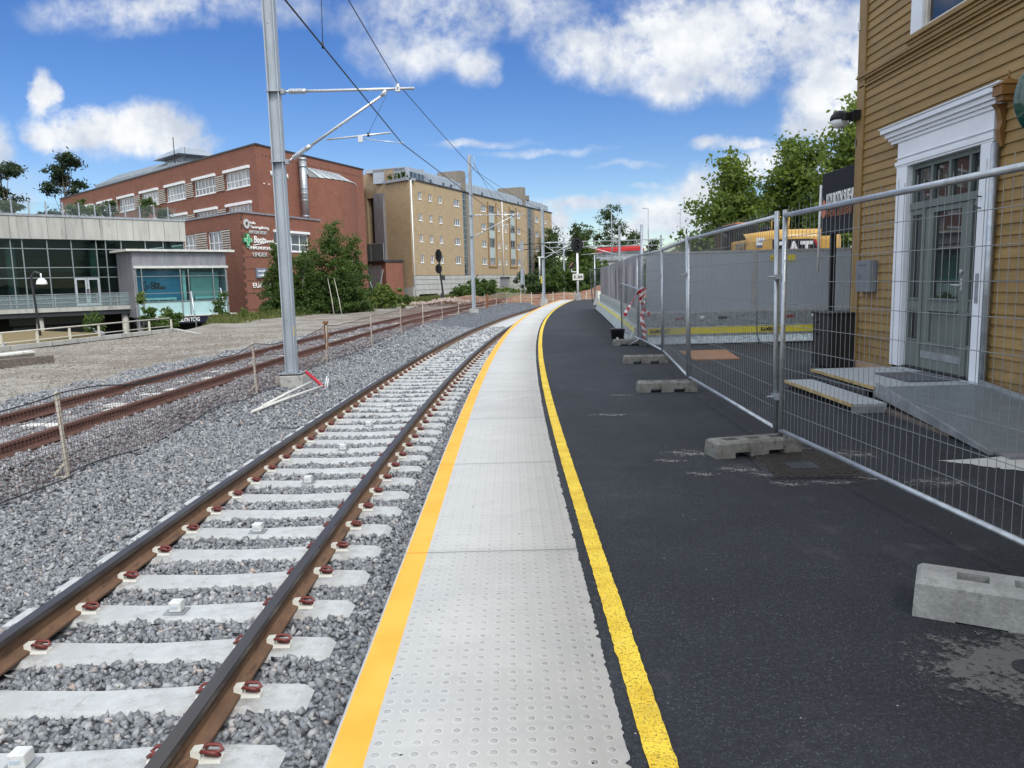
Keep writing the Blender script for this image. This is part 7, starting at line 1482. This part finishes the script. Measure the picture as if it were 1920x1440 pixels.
tree('broadleaf_tree','tall green tree half hidden behind the ochre house and the black sign','tree',(14.9,33,-.4),9.3,[(.2,0,8.4,1.0,1.0,1.1),(-.5,0,7.0,1.2,1.2,1.0),(.6,0,6.6,1.5,1.4,1.2),(-.8,0,5.4,1.5,1.4,1.2),(.5,0,4.6,1.8,1.6,1.4),(-.6,0,3.6,1.7,1.6,1.2),(.4,0,9.4,.4,.4,.6)],18000,.15,'foliage_lime','bark',23,.16,'broad-leaved trees behind the hoarding',.5,.2)
# birch thicket before the brick building
def birch(label, base, h, w, n, seed, cones=4, trunks=1):
    bl = []
    rr = random.Random(seed)
    for i in range(7): t = i/6; bl.append((rr.uniform(-.18,.18)*w*(1-t), rr.uniform(-.3,.3), h*(.10+.80*t), w*(.56-.42*t**1.5)+.14, w*(.5-.4*t)+.1, h*.12+.18))
    return tree('birch_tree', label, 'birch tree', base, h, bl, int(n*1.9), .135, 'foliage_birch', 'bark_birch', seed, .06, 'young birches in front of the brick building', .38, .2, .95)
birch('bushy young birch at the left end of the thicket, partly hiding the shop names', (-16.2,55,-1.0), 5.4, 2.6, 5200, 31)
birch('bushy birch just right of the nearest mast, darkest of the thicket', (-14.7,55.5,-1.0), 4.9, 3.2, 5200, 32)
birch('slim birch behind the darkest one, level with the brick window', (-14.9,57.5,-1.0), 6.0, 2.6, 4200, 33)
bt_ = birch('tallest young birch of the thicket with bare pale stems at its foot', (-12.9,57,-.9), 7.2, 3.4, 7200, 34)
birch('slender birch at the right end of the thicket', (-11.7,58.5,-.9), 6.0, 2.5, 4200, 35)
for (x, y, x1, lab) in ((-12.5,54.8,-12.9,'bare pale birch stem at the front of the thicket, the one leaning left'),(-11.9,54.6,-12.4,'bare pale birch stem at the front of the thicket, the one nearer to the tracks')):
    mb = MB(); mb.tube([(x,y,-.8),((x+x1)/2+.08,y,.5),(x1,y+.3,2.0)], [.035,.028,.014], 7); mb.build('stem', M['bark_birch'], bt_)
def shrub(label, base, blobs, n, size, fol, seed, group=None, cat='shrub', name='shrub', clump=.3, shell=.2, long=1.6):
    return tree(name, label, cat, base, max(b[2] for b in blobs), blobs, n, size, fol, 'bark', seed, .025, group, clump, shell, .9, long=long)
shrub('low leafy shrub right of the birches, in front of the delivery annex', (-10.6,66,-.8), [(-.8,0,.8,1.3,1,.8),(.8,0,.9,1.3,1,.9),(0,0,1.6,.9,.8,.6)], 2600, .16, 'foliage_weed', 41)
shrub('spreading dark shrub below the annex balcony, at the right end of the greenery', (-10.9,74,-.8), [(-.6,0,.7,1.2,1,.8),(.6,0,.6,1.0,1,.6)], 1800, .17, 'foliage_birch', 42)
for i, (x, y, h, lab) in enumerate([(-20.6,44,1.5,'leafy weed shrub behind the railing end, below the frosted glass'),(-21.9,46,2.3,'tall thin sapling in front of the frosted shop window'),(-18.9,43,1.2,'leafy weed shrub beside the end of the low wall'),(-21.2,47.5,1.1,'low green shrub under the navy canopy lettering'),(-18.2,48.5,2.0,'tall leafy weed with drooping leaves below the right end of the canopy'),(-17.0,49,1.0,'low bushy weed at the foot of the brick corner'),(-22.8,42,1.1,'small shrub behind the railing near the round column')]):
    shrub(lab, (x,y,-.9), [(0,0,.45*h,.55,.5,.45*h),(.2,0,.8*h,.3,.3,.3*h)] if i not in (1,) else [(0,0,.6*h,.28,.28,.3*h),(0,0,.85*h,.22,.22,.2*h)], 700 if i != 1 else 260, .12, 'foliage_weed' if i % 2 else 'foliage_birch', 50+i, 'weeds by the low wall', 'weed', 'weed_shrub', .22)
# grass and weeds along the edge of the gravel field: too many blades to count
r = np.random.default_rng(5); n = 26000; y = r.uniform(44,84,n); x = xb(y)+r.normal(-.1,.75,n)+.5; h = r.uniform(.08,.42,n)*(.55+.9*np.clip(np.sin(y*1.7)*np.sin(y*.6+1)+.4,0,1)); z = np.where(x < xb(y)-.2, -.75-(xb(y)-.2-x)*.9, -.58)
y2 = r.uniform(84,132,14000); x2 = xb(y2)+r.uniform(-3,1.2,14000); y = np.concatenate([y,y2]); x = np.concatenate([x,x2]); z = np.concatenate([z,np.full(14000,-.75)]); h = np.concatenate([h,r.uniform(.3,.9,14000)]); n = len(x)
a = r.uniform(0,6.28,n); wv = .03+.02*r.random(n); dx, dy = np.cos(a)*wv, np.sin(a)*wv; lx, ly = r.normal(0,.25,n)*h, r.normal(0,.25,n)*h
Vt = np.stack([np.stack([x-dx,y-dy,z],1),np.stack([x+dx,y+dy,z],1),np.stack([x+lx+dx*.3,y+ly,z+h],1),np.stack([x+lx*.6-dx*.3,y+ly*.6,z+h*.75],1)],1).reshape(-1,3)
tag(np_mesh('grass', Vt, np.arange(4*n).reshape(n,4), M['grass'], tone=np.clip(r.normal(.45,.3,n),0,1)), 'rough grass and weeds along the far edge of the gravel field', 'grass', kind='stuff')
# roof terrace planting
for i, (s_, w, h, fol, lab) in enumerate([(-13.2,1.0,1.1,'foliage_dark','dark shrub on the roof terrace at the far left'),(-8.0,1.6,1.5,'foliage_birch','broad green shrub on the roof terrace behind the glass rail'),(-6.6,.9,1.1,'foliage_weed','light green shrub on the roof terrace'),(-5.4,.8,1.4,'foliage_dark','upright dark reddish shrub on the roof terrace'),(-2.2,1.1,1.8,'foliage_birch','tall green shrub near the right end of the roof terrace'),(-.9,.9,1.0,'foliage_dark','low shrub at the right end of the roof terrace')]):
    q = GP(s_,-2.4,7.8); shrub(lab, q, [(0,0,h*.45,w*.6,.6,h*.45),(w*.25,0,h*.7,w*.4,.4,h*.3)], 700, .15, fol, 70+i, 'shrubs on the roof terrace')
for i, (s_, lab) in enumerate(((1.0,'small balcony plant at the corner of the buff apartment block'),(2.4,'second balcony plant of the buff apartment block'),(3.8,'third balcony plant of the buff apartment block, farthest from the corner'))):
    q = PT(YA,D2,n2,s_,-.1,15.2); shrub(lab, q, [(0,0,.5,.45,.4,.45)], 160, .18, 'foliage_birch', 80+i, 'balcony plants')
# pines on the skyline at the left
def pine(label, base, h, w, n, seed, low=.45, conical=False):
    rr = random.Random(seed); bl = []
    if conical:
        for i in range(9): t = i/8; bl.append((rr.uniform(-.1,.1)*w,0,h*(.1+.86*t),w*(.5-.46*t)+.15,w*(.5-.46*t)+.15,h*.06))
    else:
        for i in range(11): t = (i+rr.random())/11; bl.append((rr.uniform(-.5,.5)*w*(1.05-t*.75), rr.uniform(-.3,.3)*w, h*(low+(.97-low)*t), w*rr.uniform(.10,.22), w*.18, h*rr.uniform(.025,.05)))
    return tree('pine_tree', label, 'pine tree', base, h, bl, n, .26, 'foliage_pine', 'bark', seed, .24, 'pines on the skyline', .9, .15, .97, long=2.6, squash=.6)
pine('tall open-crowned pine standing highest at the left edge of the photo', (-78,122,5), 17.0, 8, 5200, 91, .35)
pine('pine with a leaning flat crown rising over the left end of the brick building roof', (-71.5,128,6), 17.5, 9, 5200, 92, .5)
pine('dense dark pine between the tall pine and the pointed spruce', (-70,118,3), 10.5, 8, 4500, 93, .2)
pine('pointed spruce left of the brick building', (-66.5,117,3), 11.5, 5, 3200, 94, conical=True)
pine('low dark pine hugging the roof terrace at the left edge', (-82,116,3), 10.5, 9, 4500, 95, .15)
# trees by the far bridge
def far_tree(label, base, h, w, n, seed, fol='foliage_dark', size=.30, shape=None):
    rr = random.Random(seed); bl = shape or [(rr.uniform(-.5,.5)*w*(1.1-t), rr.uniform(-.4,.4)*w, h*(.18+.75*t), w*(.34-.2*t)+.3, w*.3, h*.12) for t in [i/7 for i in range(8)]]
    return tree('leafy_tree', label, 'tree', base, h, bl, int(n*2.4), size, fol, 'bark', seed, .2, 'trees around the far road bridge', .9, .2, .9)
far_tree('dark tree directly right of the apartment block', (9.0,150,-.5), 11.3, 9, 2800, 101)
far_tree('bushier dark tree left of the far signal head', (13.5,158,-.5), 12.8, 8, 2600, 102)
far_tree('tallest dark tree behind the road bridge, with a ragged crown', (23.5,185,0), 18.0, 11, 3400, 103)
far_tree('dark tree filling the gap below the tallest one', (18.0,180,0), 13, 10, 2800, 104)
far_tree('low dark trees to the right behind the road bridge', (31,195,0), 12.5, 11, 2600, 105)
far_tree('small tree among the street lamps on the bridge', (37,200,0), 11, 9, 1800, 106)
far_tree('dull green bushy tree at the left bridge end', (12,132,-.8), 8.0, 8, 2600, 107, 'foliage_birch', .36)
for i, (x, y, w, h, fol, lab) in enumerate([(-4.7,92,3,1.9,'foliage_birch','ivy-like shrub against the concrete base of the apartment block'),(-3.5,94,3.6,2.8,'foliage_birch','larger shrub against the concrete base of the apartment block'),(-1.0,98,3.6,1.5,'foliage_weed','light green low shrub beside the lattice mast'),(3.9,106,5,3.4,'foliage_dark','dark hedge shrub right of the lattice mast'),(7.0,104,5.5,4.0,'foliage_birch','broad hedge shrub behind the third mast'),(10.2,98,5,4.2,'foliage_birch','green hedge shrub behind the signal post'),(13.2,96,5,3.8,'foliage_dark','dark hedge shrub right of the signal post'),(15.8,92,5,3.5,'foliage_birch','hedge shrub below the bridge abutment'),(11.2,116,6,6.0,'foliage_birch','tall bright hedge shrub behind the signal post'),(6.2,122,7,5.2,'foliage_dark','dark hedge mass left behind the signal post'),(17.8,118,6,5.0,'foliage_dark','dark hedge mass under the bridge')]):
    rr = random.Random(110+i); shrub(lab, (x,y,-.9), [(rr.uniform(-.4,.4)*w,rr.uniform(-.3,.3)*w,h*rr.uniform(.25,.75),w*rr.uniform(.25,.4),w*.3,h*rr.uniform(.22,.34)) for _ in range(7)], 2200, .30, fol, 110+i, 'hedge shrubs along the far line', clump=.55)
# ================================================================== far bridge, bus, lamps, banks
br = thing('road_bridge', 'grey concrete road bridge crossing the line in the distance, with a steel guard rail', 'bridge', (22,168,4.5))
mb = MB(); mb.hexa([(16,163,3.9),(75,150,4.4),(75,162,4.4),(16,176,3.9),(16,163,5.0),(75,150,5.6),(75,162,5.6),(16,176,5.0)]); mb.build('deck', M['base_conc'], br)
mb = MB(); mb.hexa([(16,162.7,5.05),(75,149.7,5.65),(75,149.95,5.65),(16,162.95,5.05),(16,162.7,5.35),(75,149.7,5.95),(75,149.95,5.95),(16,162.95,5.35)]); mb.build('parapet', M['zinc'], br)
mb = MB()
for z in (5.7, 6.2): mb.beam((16,162.8,z),(75,149.8,z+.6),.12,.12)
for i in range(40): t = i/39; mb.beam((16+59*t,162.8-13*t,5.3+.6*t),(16+59*t,162.8-13*t,6.25+.6*t),.09,.09)
mb.build('guard_rail', M['galv'], br)
mb = MB(); mb.prism([(15.5,164),(18.6,163.2),(18.6,176),(15.5,176)], -1, 3.89); mb.prism([(27,162.5),(28.2,162.3),(28.2,173),(27,173)], -1, 4.0); mb.build('abutment', M['base_conc'], br)
mb = MB(); mb.hexa([(6,164,1.8),(16,163,3.5),(16,176,3.5),(6,178,1.8),(6,164,2.4),(16,163,5.0),(16,176,5.0),(6,178,2.4)]); mb.build('approach', M['facade_conc'], br)
mb = MB(); mb.hexa([(5,158,-1.2),(17,156,-1.2),(17,178,-1.2),(5,180,-1.2),(7,166,1.8),(15.4,164.5,3.4),(15.4,175,3.4),(7,176,1.8)]); structure(mb.build('embankment', M['soil']))
bus = thing('bus', 'red bus crossing the far road bridge, only its upper part above the rail', 'bus', (23.4,170,5.1))
P_ = lambda s_, o, z: (17.6+s_*.985+o*.17, 171.0-s_*.17+o*.985, z+.02*s_)
def bhex(mb, s0, s1, o0, o1, z0, z1, i0=0, i1=0): mb.hexa([P_(s0,o0,z0),P_(s1,o0,z0),P_(s1,o1,z0),P_(s0,o1,z0),P_(s0+i0,o0+.12*(i0>0),z1),P_(s1-i1,o0+.12*(i0>0),z1),P_(s1-i1,o1-.12*(i0>0),z1),P_(s0+i0,o1-.12*(i0>0),z1)])
M['bus_red'] = pm('bus_red', (.40,.008,.010), .4, 0, .06, 1)
mb = MB(); bhex(mb,0,12,0,2.5,7.15,7.6); bhex(mb,.15,11.85,.05,2.45,7.6,8.15,1.2,.7); mb.build('body', M['bus_red'], bus, bevel=.06)
mb = MB(); bhex(mb,.05,11.95,.03,2.47,6.2,7.149); mb.build('windows', M['win_glass'], bus)
mb = MB(); bhex(mb,7.6,10.8,.5,2.0,8.1,8.4); mb.build('roof_unit', M['bus_red'], bus, bevel=.05)
mb = MB(); bhex(mb,0,12,0,2.5,5.35,6.199); mb.build('lower_body', M['galv_dull'], bus)
for s_ in (2.4, 9.2):
    mb = MB(); q = P_(s_,0,5.5); mb.tube([(q[0],q[1]-.02,q[2]),(q[0],q[1]+.3,q[2])], .5, 16); mb.build('wheel', M['black'], bus)
def lamp_post(label, x, y, z0, z1, dx):
    o = thing('street_lamp', label, 'street lamp', (x,y,z0), 'street lamps on the road bridge'); mb = MB(); mb.tube([(x,y,z0),(x,y,z1)], [.13,.08], 8); mb.tube([(x,y,z1),(x+dx*.9,y,z1+.1)], .06, 6); mb.build('pole', M['galv_dull'], o)
    mb = MB(); mb.box(*sorted((x+dx*.6,x+dx*1.5)),y-.2,y+.2,z1+.05,z1+.22); mb.build('lamp_head', M['galv'], o)
lamp_post('left street lamp on the bridge, in front of the tallest dark tree', 22.0,166,5,16.0,-.6)
lamp_post('middle street lamp on the bridge, against white cloud', 29.6,165,5,15.8,-.8)
lamp_post('right street lamp, beside the leftmost broad-leaved tree', 33.5,152,5,14.4,1.0)
hut = thing('hut', 'small dark shed roof showing over the grey panels by the right street lamp', 'hut', (30.5,135,5)); 
mb = MB(); mb.prism([(27.5,131),(33.8,131),(33.8,139),(27.5,139)], -1, 4.9); mb.build('wall', M['brown_conc'], hut); mb = MB(); mb.raw([(27,130,4.91),(34.3,130,4.91),(34.3,140,4.91),(27,140,4.91),(29.2,134,6.6),(31.8,134,6.6)], [(0,1,5,4),(1,2,5),(2,3,4,5),(3,0,4)]); mb.build('roof', M['soil'], hut)
# bank of dug-out reddish earth and a net line beyond the platform
m, nt, b = _mat('red_earth'); t = NN(nt, 'ShaderNodeTexCoord').outputs['Object']
c = NMIX(nt, NRANGE(nt, NNOISE(nt, t, .9, 6, .65), .38, .62), (.17,.075,.04), (.21,.13,.08)); c = NMIX(nt, NRANGE(nt, NNOISE(nt, t, 4, 5, .6), .5, .7, 0, .7), c, (.26,.23,.19)); nt.links.new(c, b.inputs['Base Color']); b.inputs['Roughness'].default_value = .95; M['earth'] = m
def mound(name, cx, cy, rx, ry, h, z0, seed, mat, ang=0):
    n = 34; xs = np.linspace(-1.2,1.2,n); X, Y = np.meshgrid(xs, xs, indexing='ij'); R2 = X**2+Y**2
    Z = h*np.exp(-R2*2.2)*(1+.25*np.sin(X*7+seed)*np.cos(Y*6+seed*2)+.12*np.sin(X*17+Y*13+seed))-.25*(R2 > 1.6)
    ca, sa = math.cos(ang), math.sin(ang); Vt = np.stack([cx+rx*X*ca-ry*Y*sa, cy+rx*X*sa+ry*Y*ca, z0+Z], -1).reshape(-1,3); i = (np.arange(n-1)[:,None]*n+np.arange(n-1)[None,:]).ravel()
    return structure(np_mesh(name, Vt, np.stack([i,i+n,i+n+1,i+1],1), mat, smooth=True))
mound('earth_bank', 4.2, 74, 9, 4.0, 1.05, -.85, 1.0, M['earth'], .25); mound('earth_bank', 10.5, 78, 8, 4, 1.5, -.85, 2.3, M['earth'], .2); mound('earth_bank', -4.5, 80, 7, 3.5, .7, -.75, 4.1, M['earth'], .5); mound('earth_bank', 0, 88, 8, 5, .9, -.85, 5.2, M['soil'], .2)
r_ = np.random.default_rng(77); n = 260; x = r_.normal(-6.0,1.5,n); y = r_.normal(73,2.5,n)
tag(stones(x, y, -.5+.3*np.exp(-((x+6)/1.2)**2)+r_.uniform(0,.1,n), r_.uniform(.15,.5,n), 'rubble', pm('pale_rubble', (.34,.27,.23), .9, 0, .2, 2), flat=(.5,.8)), 'heap of pale broken rubble below the leaning dark signal', 'rubble', kind='stuff')
ef = thing('net_fence', 'far low net line on pale posts along the red earth bank beyond the platform', 'fence', (6,62,-.6))
for i in range(12):
    x, y = 1.0+i*.95, 70-i*.4; mb = MB(); mb.box(x-.03,x+.03,y-.03,y+.03,-.7,.42); mb.build('post', M['post'], ef)
mb = MB()
for z in (-.4,-.15,.1,.36): mb.tube([(1,70,z),(11.5,65.6,z)], .010, 4)
mb.build('net', M['net'], ef)
# ------------------------------------------------------------------ tidy bookkeeping
for o in sc.objects:
    if '_w' in o: del o['_w']
